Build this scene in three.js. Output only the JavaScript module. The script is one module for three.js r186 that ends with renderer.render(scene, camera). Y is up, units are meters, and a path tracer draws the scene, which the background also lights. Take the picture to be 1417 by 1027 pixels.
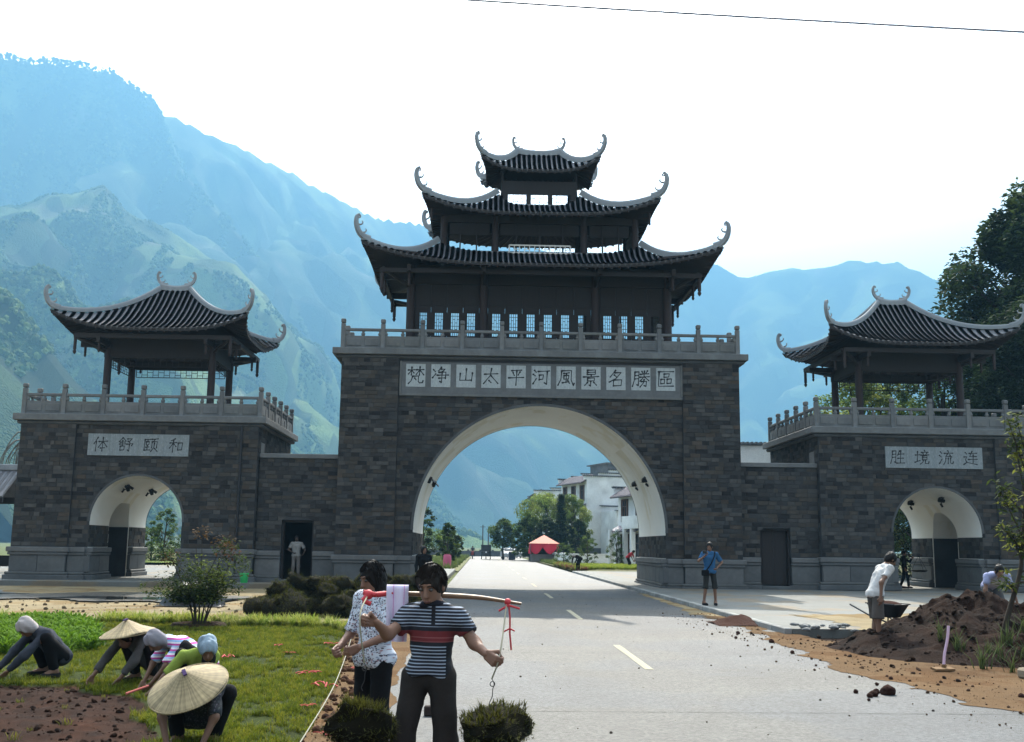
import * as THREE from 'three';
import { mergeGeometries, mergeVertices } from 'three/addons/utils/BufferGeometryUtils.js';
import { Brush, Evaluator, SUBTRACTION } from 'three-bvh-csg';

// ---------- camera, sky, sun, exposure, haze ----------
const scene = new THREE.Scene();
const camera = new THREE.PerspectiveCamera(37.89, 1417 / 1027, 0.1, 25000);
camera.rotation.order = 'YXZ';
camera.position.set(0, 1.65, 0);
camera.rotation.set(0.16106, -0.0266, 0.01309);
scene.add(camera);
const renderer = new THREE.WebGLRenderer({ antialias: true });
renderer.shadowMap.enabled = true;
renderer.toneMapping = THREE.LinearToneMapping;
renderer.toneMappingExposure = 2.5;
const SUN_EL = 43 * Math.PI / 180, SUN_AZ = 5 * Math.PI / 180;
const sunDir = new THREE.Vector3(Math.sin(SUN_AZ) * Math.cos(SUN_EL), Math.sin(SUN_EL), -Math.cos(SUN_AZ) * Math.cos(SUN_EL));
{
  const W = 512, H = 256, d = new Float32Array(W * H * 4);
  for (let r = 0; r < H; r++) for (let c = 0; c < W; c++) {
    const el = ((r + 0.5) / H - 0.5) * Math.PI, az = ((c + 0.5) / W - 0.5) * 2 * Math.PI;
    const y = Math.sin(el), x = Math.cos(az) * Math.cos(el), z = Math.sin(az) * Math.cos(el);
    const cs = Math.min(1, Math.max(-1, x * sunDir.x + y * sunDir.y + z * sunDir.z)), ang = Math.acos(cs);
    const up = Math.max(0, y), hz = Math.exp(-up * 3.2);            // misty towards the horizon, deeper blue overhead
    const glow = 9 * Math.exp(-ang / 0.22) + 2.1 * Math.exp(-ang / 0.5) + 1.05 * Math.exp(-ang);
    const o = (r * W + c) * 4;
    d[o] = 0.07 + 0.11 * hz + glow * 1.02; d[o + 1] = 0.1 + 0.11 * hz + glow; d[o + 2] = 0.15 + 0.1 * hz + glow * 0.96; d[o + 3] = 1;
  }
  const t = new THREE.DataTexture(d, W, H, THREE.RGBAFormat, THREE.FloatType);
  t.mapping = THREE.EquirectangularReflectionMapping; t.magFilter = THREE.LinearFilter; t.needsUpdate = true;
  scene.background = t; scene.environment = t;
}
const sun = new THREE.DirectionalLight(new THREE.Color(1, 0.925, 0.79), 5);
sun.position.copy(sunDir).multiplyScalar(300); sun.castShadow = true;
Object.assign(sun.shadow.camera, { left: -80, right: 80, top: 80, bottom: -80, near: 1, far: 700 });
sun.shadow.mapSize.set(4096, 4096);
scene.add(sun, sun.target);
scene.fog = new THREE.FogExp2(new THREE.Color(0.27, 0.63, 1.0), 0.00034);

// ---------- helpers ----------
const V = (x, y, z) => new THREE.Vector3(x, y, z);
const mulberry = (a) => () => { a |= 0; a = (a + 0x6d2b79f5) | 0; let t = Math.imul(a ^ (a >>> 15), 1 | a); t = (t + Math.imul(t ^ (t >>> 7), 61 | t)) ^ t; return ((t ^ (t >>> 14)) >>> 0) / 4294967296; };
let rnd = mulberry(7);
const rr = (a, b) => a + (b - a) * rnd();
const clamp = (x, a, b) => Math.min(b, Math.max(a, x)), lerp = (a, b, t) => a + (b - a) * t, sstep = (a, b, x) => { const t = clamp((x - a) / (b - a), 0, 1); return t * t * (3 - 2 * t); };
const hash3 = (x, y, z) => { let h = Math.imul(x, 374761393) ^ Math.imul(y, 668265263) ^ Math.imul(z, 1440662683); h = Math.imul(h ^ (h >>> 13), 1274126177); return ((h ^ (h >>> 16)) >>> 0) / 4294967296; };
function vnoise(x, y, z = 0) {                                    // value noise in 0..1
  const i = Math.floor(x), j = Math.floor(y), k = Math.floor(z); let u = x - i, v = y - j, w = z - k;
  u = u * u * (3 - 2 * u); v = v * v * (3 - 2 * v); w = w * w * (3 - 2 * w);
  const L = (a, b, t) => a + (b - a) * t, h = hash3;
  const a = L(L(h(i, j, k), h(i + 1, j, k), u), L(h(i, j + 1, k), h(i + 1, j + 1, k), u), v);
  if (w === 0) return a;
  return L(a, L(L(h(i, j, k + 1), h(i + 1, j, k + 1), u), L(h(i, j + 1, k + 1), h(i + 1, j + 1, k + 1), u), v), w);
}
function fbm(x, y, z = 0, n = 4) { let s = 0, a = 0.5, q = 1; for (let i = 0; i < n; i++) { s += a * vnoise(x * q, y * q, z * q + i * 7.3 * (z !== 0)); a *= 0.5; q *= 2.03; } return s / (1 - Math.pow(0.5, n)); }
// tiling noise for textures: period p cells
function tnoise(u, v, p, seed) {
  const x = u * p, y = v * p, i = Math.floor(x), j = Math.floor(y); let a = x - i, b = y - j; a = a * a * (3 - 2 * a); b = b * b * (3 - 2 * b);
  const m = (q) => ((q % p) + p) % p;
  return lerp(lerp(hash3(m(i), m(j), seed), hash3(m(i + 1), m(j), seed), a), lerp(hash3(m(i), m(j + 1), seed), hash3(m(i + 1), m(j + 1), seed), a), b);
}
function tfbm(u, v, p, seed, n = 4) { let s = 0, a = 0.5; for (let i = 0; i < n; i++) { s += a * tnoise(u, v, p << i, seed + i * 13); a *= 0.5; } return s / (1 - Math.pow(0.5, n)); }
function tex(size, metres, fn, srgb = true) {                     // fn(u, v) -> [r, g, b] linear 0..1 ; srgb encodes colour maps
  const d = new Uint8Array(size * size * 4), enc = (x) => x <= 0.0031308 ? x * 12.92 : 1.055 * Math.pow(x, 1 / 2.4) - 0.055;
  for (let y = 0; y < size; y++) for (let x = 0; x < size; x++) {
    const c = fn(x / size, y / size), o = (y * size + x) * 4;
    for (let k = 0; k < 3; k++) { const q = clamp(typeof c === 'number' ? c : c[k], 0, 1); d[o + k] = 255 * (srgb ? enc(q) : q); }
    d[o + 3] = 255;
  }
  const t = new THREE.DataTexture(d, size, size); t.wrapS = t.wrapT = THREE.RepeatWrapping; t.magFilter = THREE.LinearFilter; t.minFilter = THREE.LinearMipmapLinearFilter;
  if (srgb) t.colorSpace = THREE.SRGBColorSpace; t.repeat.set(1 / metres, 1 / metres); t.needsUpdate = true; return t;
}
const again = (t, metres) => { const c = t.clone(); c.repeat.set(1 / metres, 1 / metres); c.needsUpdate = true; return c; };
const T_grain = tex(512, 1, (u, v) => 0.35 * tfbm(u, v, 8, 1, 5) + 0.65 * tfbm(u, v, 64, 5, 3), false);
const T_mott = tex(512, 3, (u, v) => { const n = 0.62 + 0.5 * tfbm(u, v, 4, 21, 6) + 0.18 * (tfbm(u, v, 96, 31, 2) - 0.5); return [n, n, n]; });
const T_weather = tex(512, 4, (u, v) => { const n = tfbm(u, v, 5, 41, 6), s = tfbm(u * 1, v, 24, 45, 3), q = 0.58 + 0.55 * n + 0.22 * (s - 0.5); return [q * 1.02, q, q * 0.96]; });
const C = (r, g, b) => new THREE.Color().setRGB(r, g, b);
function mat(r, g, b, o = {}) { const ro = o.roughness ?? 0.85, m = new THREE.MeshPhysicalMaterial({ roughness: ro, specularIntensity: ro > 0.82 ? 0.3 : 1, ...o }); m.color.setRGB(r, g, b); return m; }
const grain = (m, metres = 1, bump = 0.004) => { m.bumpMap = again(T_grain, metres); m.bumpScale = bump; return m; };
const tone = (r, g, b, o = {}, metres = 3, bm = 0.8, bump = 0.004) => grain(mat(r, g, b, { map: again(T_mott, metres), ...o }), bm, bump);
const vmat = (o = {}) => new THREE.MeshPhysicalMaterial({ roughness: 0.9, specularIntensity: (o.roughness ?? 0.9) > 0.82 ? 0.3 : 1, vertexColors: true, ...o });

function boxUV(g) {
  const p = g.attributes.position, n = g.attributes.normal, uv = new Float32Array(p.count * 2);
  for (let i = 0; i < p.count; i++) {
    const ax = Math.abs(n.getX(i)), ay = Math.abs(n.getY(i)), az = Math.abs(n.getZ(i));
    if (az >= ax && az >= ay) { uv[i * 2] = p.getX(i); uv[i * 2 + 1] = p.getY(i); } else if (ax >= ay) { uv[i * 2] = p.getZ(i) + 0.37; uv[i * 2 + 1] = p.getY(i); } else { uv[i * 2] = p.getX(i); uv[i * 2 + 1] = p.getZ(i) + 0.61; }
  }
  g.setAttribute('uv', new THREE.BufferAttribute(uv, 2));
  return g;
}
function M(list, keepUV = false) {                                // merge a list into one geometry, uv in metres
  const hasC = list.some((g) => g.attributes.color);
  const out = list.map((g) => {
    const q = g.index ? g.toNonIndexed() : g.clone();
    for (const k of Object.keys(q.attributes)) if (!['position', 'normal', 'uv', 'color'].includes(k)) q.deleteAttribute(k);
    if (!q.attributes.normal) q.computeVertexNormals();
    if (hasC && !q.attributes.color) q.setAttribute('color', new THREE.BufferAttribute(new Float32Array(q.attributes.position.count * 3).fill(1), 3));
    if (!hasC) q.deleteAttribute('color');
    if (!q.attributes.uv || !keepUV) boxUV(q);
    q.morphAttributes = {}; q.clearGroups();
    return q;
  });
  return out.length === 1 ? out[0] : mergeGeometries(out);
}
const paint = (g, c) => { const n = g.attributes.position.count, a = new Float32Array(n * 3); for (let i = 0; i < n; i++) { a[i * 3] = c.r; a[i * 3 + 1] = c.g; a[i * 3 + 2] = c.b; } g.setAttribute('color', new THREE.BufferAttribute(a, 3)); return g; };
const box = (w, h, d, x, y, z, ry = 0, rx = 0, rz = 0) => { const g = new THREE.BoxGeometry(w, h, d); if (rz) g.rotateZ(rz); if (rx) g.rotateX(rx); if (ry) g.rotateY(ry); return g.translate(x, y, z); };
function bevelBox(w, h, d, b, x = 0, y = 0, z = 0) {              // box with chamfered edges, 44 triangles
  const X = w / 2, Y = h / 2, Z = d / 2, P = [], pos = [];
  const v = (sx, sy, sz, k) => [sx * (X - (k === 0 ? 0 : b)), sy * (Y - (k === 1 ? 0 : b)), sz * (Z - (k === 2 ? 0 : b))];
  const tri = (a, c, e) => { const n = [(c[1] - a[1]) * (e[2] - a[2]) - (c[2] - a[2]) * (e[1] - a[1]), (c[2] - a[2]) * (e[0] - a[0]) - (c[0] - a[0]) * (e[2] - a[2]), (c[0] - a[0]) * (e[1] - a[1]) - (c[1] - a[1]) * (e[0] - a[0])]; const m = (a[0] + c[0] + e[0]) * n[0] + (a[1] + c[1] + e[1]) * n[1] + (a[2] + c[2] + e[2]) * n[2]; if (m >= 0) pos.push(...a, ...c, ...e); else pos.push(...a, ...e, ...c); };
  const quad = (a, c, e, f) => { tri(a, c, e); tri(a, e, f); };
  for (const s of [-1, 1]) { quad(v(s, -1, -1, 0), v(s, 1, -1, 0), v(s, 1, 1, 0), v(s, -1, 1, 0)); quad(v(-1, s, -1, 1), v(1, s, -1, 1), v(1, s, 1, 1), v(-1, s, 1, 1)); quad(v(-1, -1, s, 2), v(1, -1, s, 2), v(1, 1, s, 2), v(-1, 1, s, 2)); }
  for (const s of [-1, 1]) for (const t of [-1, 1]) { quad(v(s, t, -1, 0), v(s, t, 1, 0), v(s, t, 1, 1), v(s, t, -1, 1)); quad(v(s, -1, t, 0), v(s, 1, t, 0), v(s, 1, t, 2), v(s, -1, t, 2)); quad(v(-1, s, t, 1), v(1, s, t, 1), v(1, s, t, 2), v(-1, s, t, 2)); for (const q of [-1, 1]) tri(v(s, t, q, 0), v(s, t, q, 1), v(s, t, q, 2)); }
  const g = new THREE.BufferGeometry(); g.setAttribute('position', new THREE.BufferAttribute(new Float32Array(pos), 3)); g.computeVertexNormals(); return g.translate(x, y, z);
}
const cyl = (r0, r1, h, x, y, z, n = 10) => new THREE.CylinderGeometry(r1, r0, h, n).translate(x, y + h / 2, z);   // r0 bottom, r1 top
function bar(a, b, ra, rb = ra, n = 6) {                           // tapered round bar from a to b
  const d = b.clone().sub(a), g = new THREE.CylinderGeometry(rb, ra, d.length(), n); g.applyQuaternion(new THREE.Quaternion().setFromUnitVectors(V(0, 1, 0), d.normalize()));
  const m = a.clone().add(b).multiplyScalar(0.5); return g.translate(m.x, m.y, m.z);
}
function tubePath(pts, radii, n = 6) {                             // tapered tube through points
  const P = [], N = [], I = [], L = pts.length; let side = V(1, 0, 0);
  for (let i = 0; i < L; i++) {
    const t = pts[Math.min(L - 1, i + 1)].clone().sub(pts[Math.max(0, i - 1)]).normalize();
    if (Math.abs(side.dot(t)) > 0.95) side = V(0, 0, 1); side = side.clone().addScaledVector(t, -side.dot(t)).normalize(); const up = t.clone().cross(side);
    const r = Array.isArray(radii) ? radii[i] : radii;
    for (let k = 0; k <= n; k++) { const a = k / n * Math.PI * 2, nx = side.clone().multiplyScalar(Math.cos(a)).addScaledVector(up, Math.sin(a)); P.push(pts[i].x + nx.x * r, pts[i].y + nx.y * r, pts[i].z + nx.z * r); N.push(nx.x, nx.y, nx.z); }
  }
  for (let i = 0; i < L - 1; i++) for (let k = 0; k < n; k++) { const a = i * (n + 1) + k, b = a + n + 1; I.push(a, a + 1, b, b, a + 1, b + 1); }
  for (const e of [0, L - 1]) for (let k = 1; k < n - 1; k++) { const o = e * (n + 1); if (e) I.push(o, o + k, o + k + 1); else I.push(o, o + k + 1, o + k); }
  const g = new THREE.BufferGeometry(); g.setAttribute('position', new THREE.Float32BufferAttribute(P, 3)); g.setAttribute('normal', new THREE.Float32BufferAttribute(N, 3)); g.setIndex(I); return g;
}
function spline(pts, n) { const c = new THREE.CatmullRomCurve3(pts); return c.getPoints(n); }
function sheet(poly, y, step = 0) {                                // flat polygon [[x, z], ...] at height y
  const s = new THREE.Shape(poly.map(([x, z]) => new THREE.Vector2(x, -z))); return new THREE.ShapeGeometry(s).rotateX(-Math.PI / 2).translate(0, y, 0);
}
function grid(x0, x1, z0, z1, nx, nz, h, color) {                  // height field, z0 > z1 allowed
  const P = [], I = [], K = [];
  for (let j = 0; j <= nz; j++) for (let i = 0; i <= nx; i++) { const x = lerp(x0, x1, i / nx), z = lerp(z0, z1, j / nz), y = h(x, z); P.push(x, y, z); if (color) K.push(...color(x, z, y)); }
  for (let j = 0; j < nz; j++) for (let i = 0; i < nx; i++) { const a = j * (nx + 1) + i, b = a + nx + 1; if ((z1 - z0) * (x1 - x0) > 0) I.push(a, b, a + 1, a + 1, b, b + 1); else I.push(a, a + 1, b, b, a + 1, b + 1); }
  const g = new THREE.BufferGeometry(); g.setAttribute('position', new THREE.Float32BufferAttribute(P, 3)); if (color) g.setAttribute('color', new THREE.Float32BufferAttribute(K, 3)); g.setIndex(I); g.computeVertexNormals();
  const uv = []; for (let i = 0; i < P.length; i += 3) uv.push(P[i], P[i + 2]); g.setAttribute('uv', new THREE.Float32BufferAttribute(uv, 2)); return g;
}
// naming and adding
const taken = new Map();
const numbered = (n) => { const k = taken.get(n) ?? 0; taken.set(n, k + 1); return k ? n + '_' + String(k).padStart(3, '0') : n; };
const shadowed = (m) => { m.castShadow = m.receiveShadow = true; return m; };
function part(name, geo, material, parent, label) { const g = Array.isArray(geo) ? M(geo) : geo; const m = shadowed(new THREE.Mesh(g, material)); m.name = name; if (label) m.userData.label = label; parent.add(m); return m; }
function tag(o, label, category, group) { o.userData.label = label; o.userData.category = category; if (group) o.userData.group = group; return o; }
function thing(name, label, category, pos = [0, 0, 0], ry = 0, group) { const o = new THREE.Group(); o.name = numbered(name); o.position.set(...pos); o.rotation.y = ry; scene.add(o); return tag(o, label, category, group); }
function solo(name, geo, material, label, category, group) { const m = shadowed(new THREE.Mesh(Array.isArray(geo) ? M(geo) : geo, material)); m.name = numbered(name); scene.add(m); return tag(m, label, category, group); }
function struct(name, geo, material, kind = 'structure') { const m = shadowed(new THREE.Mesh(Array.isArray(geo) ? M(geo) : geo, material)); m.name = numbered(name); m.userData.kind = kind; scene.add(m); return m; }
function copyOf(src, pos, ry, label, scale) { const c = src.clone(); c.name = numbered(src.name.replace(/_\d{3}$/, '')); c.position.set(...pos); c.rotation.y = ry; if (scale) c.scale.setScalar(scale); c.userData = { ...src.userData, ...(label ? { label } : {}) }; scene.add(c); return c; }
function instances(name, geo, material, mats, parent = scene, colors) {
  const m = shadowed(new THREE.InstancedMesh(geo, material, mats.length)); m.name = parent === scene ? numbered(name) : name; m.userData.kind = 'stuff';
  mats.forEach((q, i) => m.setMatrixAt(i, q)); if (colors) colors.forEach((c, i) => m.setColorAt(i, c)); parent.add(m); return m;
}
const place = (x, y, z, ry = 0, s = 1, rx = 0, rz = 0) => new THREE.Matrix4().compose(V(x, y, z), new THREE.Quaternion().setFromEuler(new THREE.Euler(rx, ry, rz, 'YXZ')), typeof s === 'number' ? V(s, s, s) : s);
// ---------- mountains ----------
const RIDGES = {
  massif: { p: [[-819, 592, -1197], [-707, 602, -1266], [-643, 632, -1355], [-590, 661, -1433], [-547, 670, -1482], [-515, 661, -1515], [-497, 648, -1542], [-470, 601, -1488], [-402, 485, -1372], [-298, 370, -1266], [-213, 261, -1181], [-163, 173, -1108], [-102, 80, -1045], [-43, 15, -999]], s: 1.05, kx: 1.7 },
  back: { p: [[-552, 636, -1502], [-489, 635, -1557], [-388, 613, -1618], [-282, 570, -1672], [-185, 538, -1750], [-106, 565, -1853], [38, 570, -1983], [250, 549, -2033], [434, 545, -2001], [480, 501, -1958], [515, 507, -1916], [591, 502, -1860], [650, 497, -1806], [685, 478, -1725], [708, 432, -1646], [719, 395, -1571], [761, 334, -1407], [895, 291, -1248]], s: 0.95 },
  near: { p: [[-459, 229, -655], [-392, 216, -698], [-326, 211, -709], [-287, 226, -704], [-257, 238, -705], [-241, 219, -700], [-203, 199, -701], [-172, 181, -699], [-142, 154, -696], [-117, 116, -680], [-101, 73, -662], [-82, 28, -635], [-57, 3, -597]], s: 0.5, kx: 2.6 },
  spur: { p: [[-190, 233, -1488], [-107, 177, -1476], [-55, 126, -1449], [-26, 96, -1430], [2, 62, -1400], [36, 28, -1370], [66, 6, -1338]], s: 0.8 },
  low: { p: [[-87, 57, -896], [-56, 39, -878], [-34, 26, -859], [-17, 13, -840], [0, 3, -800]], s: 0.7 },
};
const FAR = 2.5;                                                   // the ridges are plotted at 1 : 2.5
function tent(R, x, z) {
  let best = -1e9;
  for (let i = 0; i < R.p.length - 1; i++) {
    const [ax, ay, az] = R.p[i], [bx, by, bz] = R.p[i + 1], dx = bx - ax, dz = bz - az, K = R.kx ?? 1, t = clamp(((x - ax) * dx + (z - az) * dz) / (dx * dx + dz * dz), 0, 1);
    const ox = x - ax - dx * t, d = Math.hypot(ox * (ox > 0 ? K : 1), z - az - dz * t), along = (i + t) * 1.0;
    const gully = (fbm(along * 1.7 + R.s * 50, d * 0.0021, 0, 3) - 0.5) * Math.min(d, 420) * 0.55;
    const y = ay + (by - ay) * t - R.s * d * (1 - 0.00018 * d) + gully;
    if (y > best) { best = y; tent.d = d; }
  }
  return best;
}
const terrainH = (x, z, keys) => {
  let h = -60, dd = 0; for (const k of keys) { const t = tent(RIDGES[k], x, z); if (t > h) { h = t; dd = tent.d; } }
  const e = clamp((h + 60) / 120, 0, 1);
  const gl = 1 - Math.abs(2 * fbm(x * 0.0085 + 7, z * 0.0085 + h * 0.003, 0, 4) - 1);
  const off = sstep(0, 130, dd);
  return h - e * 52 * Math.pow(gl, 7) * off + e * ((fbm(x * 0.011, z * 0.011, 0, 5) - 0.5) * (14 + 42 * off) + (fbm(x * 0.06 + 9, z * 0.06, 0, 3) - 0.5) * 9);
};
function terrain(name, keys, x0, x1, z0, z1, step, dry, far = FAR) {
  const nx = Math.round(Math.abs(x1 - x0) / step), nz = Math.round(Math.abs(z1 - z0) / step);
  const h = (x, z) => terrainH(x, z, keys);
  const g = grid(x0, x1, z0, z1, nx, nz, h, (x, z, y) => { // laid out at 1 : 2.5
    const n = fbm(x * 0.009 + 3, z * 0.009 + y * 0.012, 0, 5), m = fbm(x * 0.05, z * 0.05 + y * 0.03, 0, 3), g1 = sstep(0.4, 0.7, n + (m - 0.5) * 0.9 + dry);
    const rock = sstep(0.66, 0.74, fbm(x * 0.02 + 31, y * 0.045, z * 0.02 + 5, 4)) * 0.8;
    return [lerp(lerp(0.04, 0.15, g1), 0.2, rock), lerp(lerp(0.075, 0.22, g1), 0.2, rock), lerp(lerp(0.022, 0.055, g1), 0.14, rock)];
  });
  g.scale(far, far, far); boxUV(g);
  return { mesh: struct(name, g, grain(vmat({ roughness: 1, map: again(T_weather, 130) }), 90, 7)), h };
}
terrain('distant_mountains', ['back'], -950, 1500, -760, -2300, 16, 0);
const massifT = terrain('mountain_massif', ['massif', 'spur', 'low'], -1400, 500, -760, -2300, 13, 0.02);
const nearT = terrain('near_hill', ['near'], -760, 60, -200, -1000, 6, 0.13, 3.4);
{ // woods on the slopes: too many to count, one object each
  const g0 = new THREE.IcosahedronGeometry(1, 1), p = g0.attributes.position;
  for (let i = 0; i < p.count; i++) { const v = V(p.getX(i), p.getY(i), p.getZ(i)), k = 0.45 + 1.1 * vnoise(v.x * 2.1 + 5, v.y * 2.1 + 5, v.z * 2.1 + 5); p.setXYZ(i, v.x * k, v.y * k * 0.9 + 0.3, v.z * k); }
  g0.computeVertexNormals();
  const scatter = (T, n, x0, x1, z0, z1, s0, s1, thr, far = FAR) => {
    const ms = [], cs = []; let tries = 0;
    while (ms.length < n && tries++ < n * 6) {
      const x = rr(x0, x1), z = rr(z0, z1), y = T.h(x, z); if (y < 2) continue;
      if (fbm(x * 0.03 + 40, z * 0.03 + y * 0.03, 0, 4) + 0.25 * (fbm(x * 0.006, z * 0.006 + y * 0.006, 0, 2) - 0.5) < thr) continue;
      const s = rr(s0, s1) * (0.6 + 0.8 * rnd()) * (tent.d < 30 ? 0.5 : 1) * far; ms.push(place(x * far, y * far - (tent.d < 30 ? 0.6 * s : 0), z * far, rnd() * 6, V(s, s * rr(0.8, 1.3), s))); const b = rr(0.6, 1.5), q = rnd() * rnd(); cs.push(C(lerp(0.05, 0.16, q) * b, lerp(0.085, 0.19, q) * b, lerp(0.025, 0.05, q) * b));
    }
    return [ms, cs];
  };
  const wm = mat(1, 1, 1, { roughness: 1 });
  let [ms, cs] = scatter(nearT, 70000, -640, 0, -230, -760, 0.35, 0.95, 0.5, 3.4); instances('hillside_woods', g0, wm, ms, scene, cs);
  [ms, cs] = scatter(massifT, 80000, -1000, 300, -800, -1650, 0.8, 2.1, 0.43); instances('mountain_woods', g0, wm, ms, scene, cs);
}

// ---------- ground, road, pavements ----------
const RL = -1.35, RR = 6.0;                                        // road edges
struct('ground', boxUV(new THREE.PlaneGeometry(14000, 9060, 1, 1).rotateX(-Math.PI / 2).translate(0, -0.05, -4470)), tone(0.11, 0.13, 0.05, { roughness: 1 }, 6, 3, 0.05));
const T_dirt = tex(512, 5, (u, v) => { const n = tfbm(u, v, 4, 61, 6), s = tfbm(u, v, 64, 65, 2), w = sstep(0.52, 0.62, tfbm(u, v, 6, 69, 5)); const q = 0.75 + 0.5 * n + 0.2 * (s - 0.5); return [q * lerp(0.24, 0.19, w), q * lerp(0.19, 0.13, w), q * lerp(0.11, 0.06, w)]; });
const M_dirt = grain(mat(1, 1, 1, { map: T_dirt, roughness: 0.95 }), 1.2, 0.02);
struct('dirt_yard', grid(-60, RL - 0.02, 12, -41.4, 80, 70, (x, z) => -0.012 + 0.05 * (fbm(x * 0.5, z * 0.5, 0, 3) - 0.5) * sstep(RL, RL - 1.5, x), null), M_dirt);
const T_road = tex(1024, 7, (u, v) => {
  const n = tfbm(u, v, 5, 71, 5), s = tfbm(u, v, 256, 75, 2), st = sstep(0.56, 0.7, tfbm(u, v, 3, 79, 6)); const tr = 1 - 0.1 * Math.exp(-Math.pow((((u * 3) % 1) - 0.5) / 0.16, 2)), q = (0.7 + 0.5 * n) * (0.2 + 1.6 * s) * tr * (1 - 0.12 * sstep(0.55, 0.62, tfbm(u, v, 4, 177, 5)));
  return [q * lerp(0.05, 0.058, st), q * lerp(0.056, 0.058, st), q * lerp(0.062, 0.053, st)];
});
const M_road = grain(mat(1, 1, 1, { map: T_road, roughness: 0.66 }), 0.35, 0.012);
struct('road', boxUV(new THREE.PlaneGeometry(RR - RL, 190, 4, 40).rotateX(-Math.PI / 2).translate((RR + RL) / 2, 0.022, -83)), M_road);
struct('side_road', boxUV(new THREE.PlaneGeometry(60, 9, 4, 4).rotateX(-Math.PI / 2).translate(-6, 0.018, -174)), M_road);
{
  const paintM = tone(0.36, 0.33, 0.23, { roughness: 0.8 }, 1.3, 0.4, 0.003);
  for (let k = 0; k < 14; k++) { const z = -15.1 - k * 10.2, g = new THREE.PlaneGeometry(0.12, 3.7, 1, 6).rotateX(-Math.PI / 2), p = g.attributes.position; for (let i = 0; i < p.count; i++) p.setX(i, p.getX(i) + (rnd() - 0.5) * 0.012); struct('lane_marking', g.translate(2.33, 0.027, z - 1.85), paintM); }
}
const T_pave = tex(512, 4, (u, v) => { const n = tfbm(u, v, 5, 81, 6), d = sstep(0.5, 0.66, tfbm(u, v, 3, 85, 5)), s = tfbm(u, v, 128, 87, 2), q = 0.75 + 0.4 * n + 0.2 * (s - 0.5); return [q * lerp(0.13, 0.16, d), q * lerp(0.135, 0.132, d), q * lerp(0.125, 0.092, d)]; });
const M_pave = grain(mat(1, 1, 1, { map: T_pave, roughness: 0.8 }), 0.7, 0.008);
{ // right pavement with rounded near corner, a slab 0.13 high
  const poly = [[6.16, -72], [6.16, -21.6], [60, -21.6], [60, -72]];
  const g = new THREE.ExtrudeGeometry(new THREE.Shape(poly.map(([x, z]) => new THREE.Vector2(x, -z))), { depth: 0.3, bevelEnabled: false }).rotateX(-Math.PI / 2).translate(0, -0.17, 0);
  struct('right_pavement', boxUV(g), M_pave);
  const kerb = new THREE.Group(); kerb.name = 'kerb'; kerb.userData.kind = 'structure'; scene.add(kerb);
  const gs = [0, 1, 2].map((k) => boxUV(bevelBox(0.15, 0.34, 0.985, 0.012 + k * 0.004))), ms = [0, 1, 2].map((k) => tone(0.26 + 0.04 * k, 0.26 + 0.04 * k, 0.25 + 0.035 * k, {}, 1.5, 0.5, 0.006));
  for (let k = 0; k < 50; k++) { const m = part('kerb_stone', gs[k % 3], ms[(k * 7 + (k >> 2)) % 3], kerb); m.position.set(6.08 + rr(-0.006, 0.006), -0.03 + rr(-0.006, 0.006), -22.1 - k); m.rotation.y = rr(-0.006, 0.006); }
}
struct('left_pavement', boxUV(bevelBox(60, 0.4, 30, 0.02, -31.6, -0.02, -56.4)), M_pave);
struct('planting_bank', boxUV(grid(6.3, 60, -72, -150, 60, 60, (x, z) => 0.02 + 0.1 * sstep(6.3, 8, x) + 0.1 * fbm(x * 0.4, z * 0.4))), tone(0.15, 0.15, 0.07, { roughness: 1 }, 4, 1, 0.03));
struct('verge', boxUV(grid(-40, RL - 0.05, -71.3, -170, 40, 60, (x, z) => 0.03 + 0.25 * fbm(x * 0.4, z * 0.3) * sstep(RL, -3.5, x))), tone(0.2, 0.2, 0.1, { roughness: 1 }, 4, 1, 0.03));

{ // slab joints and cracks
  const jm = mat(0.03, 0.03, 0.029, { roughness: 1 }), crack = (pts, w) => { const P = [], I = []; pts.forEach(([x, z], i) => { const [ax, az] = pts[Math.max(0, i - 1)], [bx, bz] = pts[Math.min(pts.length - 1, i + 1)], l = Math.hypot(bx - ax, bz - az) || 1, nx = -(bz - az) / l, nz = (bx - ax) / l, q = w * rr(0.4, 1.3); P.push(x + nx * q, 0.0262, z + nz * q, x - nx * q, 0.0262, z - nz * q); if (i) { const k = i * 2; I.push(k - 2, k - 1, k, k, k - 1, k + 1); } }); const g = new THREE.BufferGeometry(); g.setAttribute('position', new THREE.Float32BufferAttribute(P, 3)); g.setIndex(I); g.computeVertexNormals(); return g; };
  const line = (a, b, n, j) => Array.from({ length: n + 1 }, (_, i) => [lerp(a[0], b[0], i / n) + rr(-j, j), lerp(a[1], b[1], i / n) + rr(-j, j)]);
  for (const z of [-11.2, -17.3, -23.4, -29.6, -35.8, -42]) struct('road_joint', crack(line([RL + 0.1, z], [RR - 0.1, z - 0.1], 40, 0.006), 0.006), jm);
  for (const [a, b, j] of [[[-0.4, -15], [1.5, -22], 0.05], [[4.0, -19], [5.5, -29], 0.05]]) struct('road_crack', crack(line(a, b, 60, j), 0.0024), jm);
}
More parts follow.
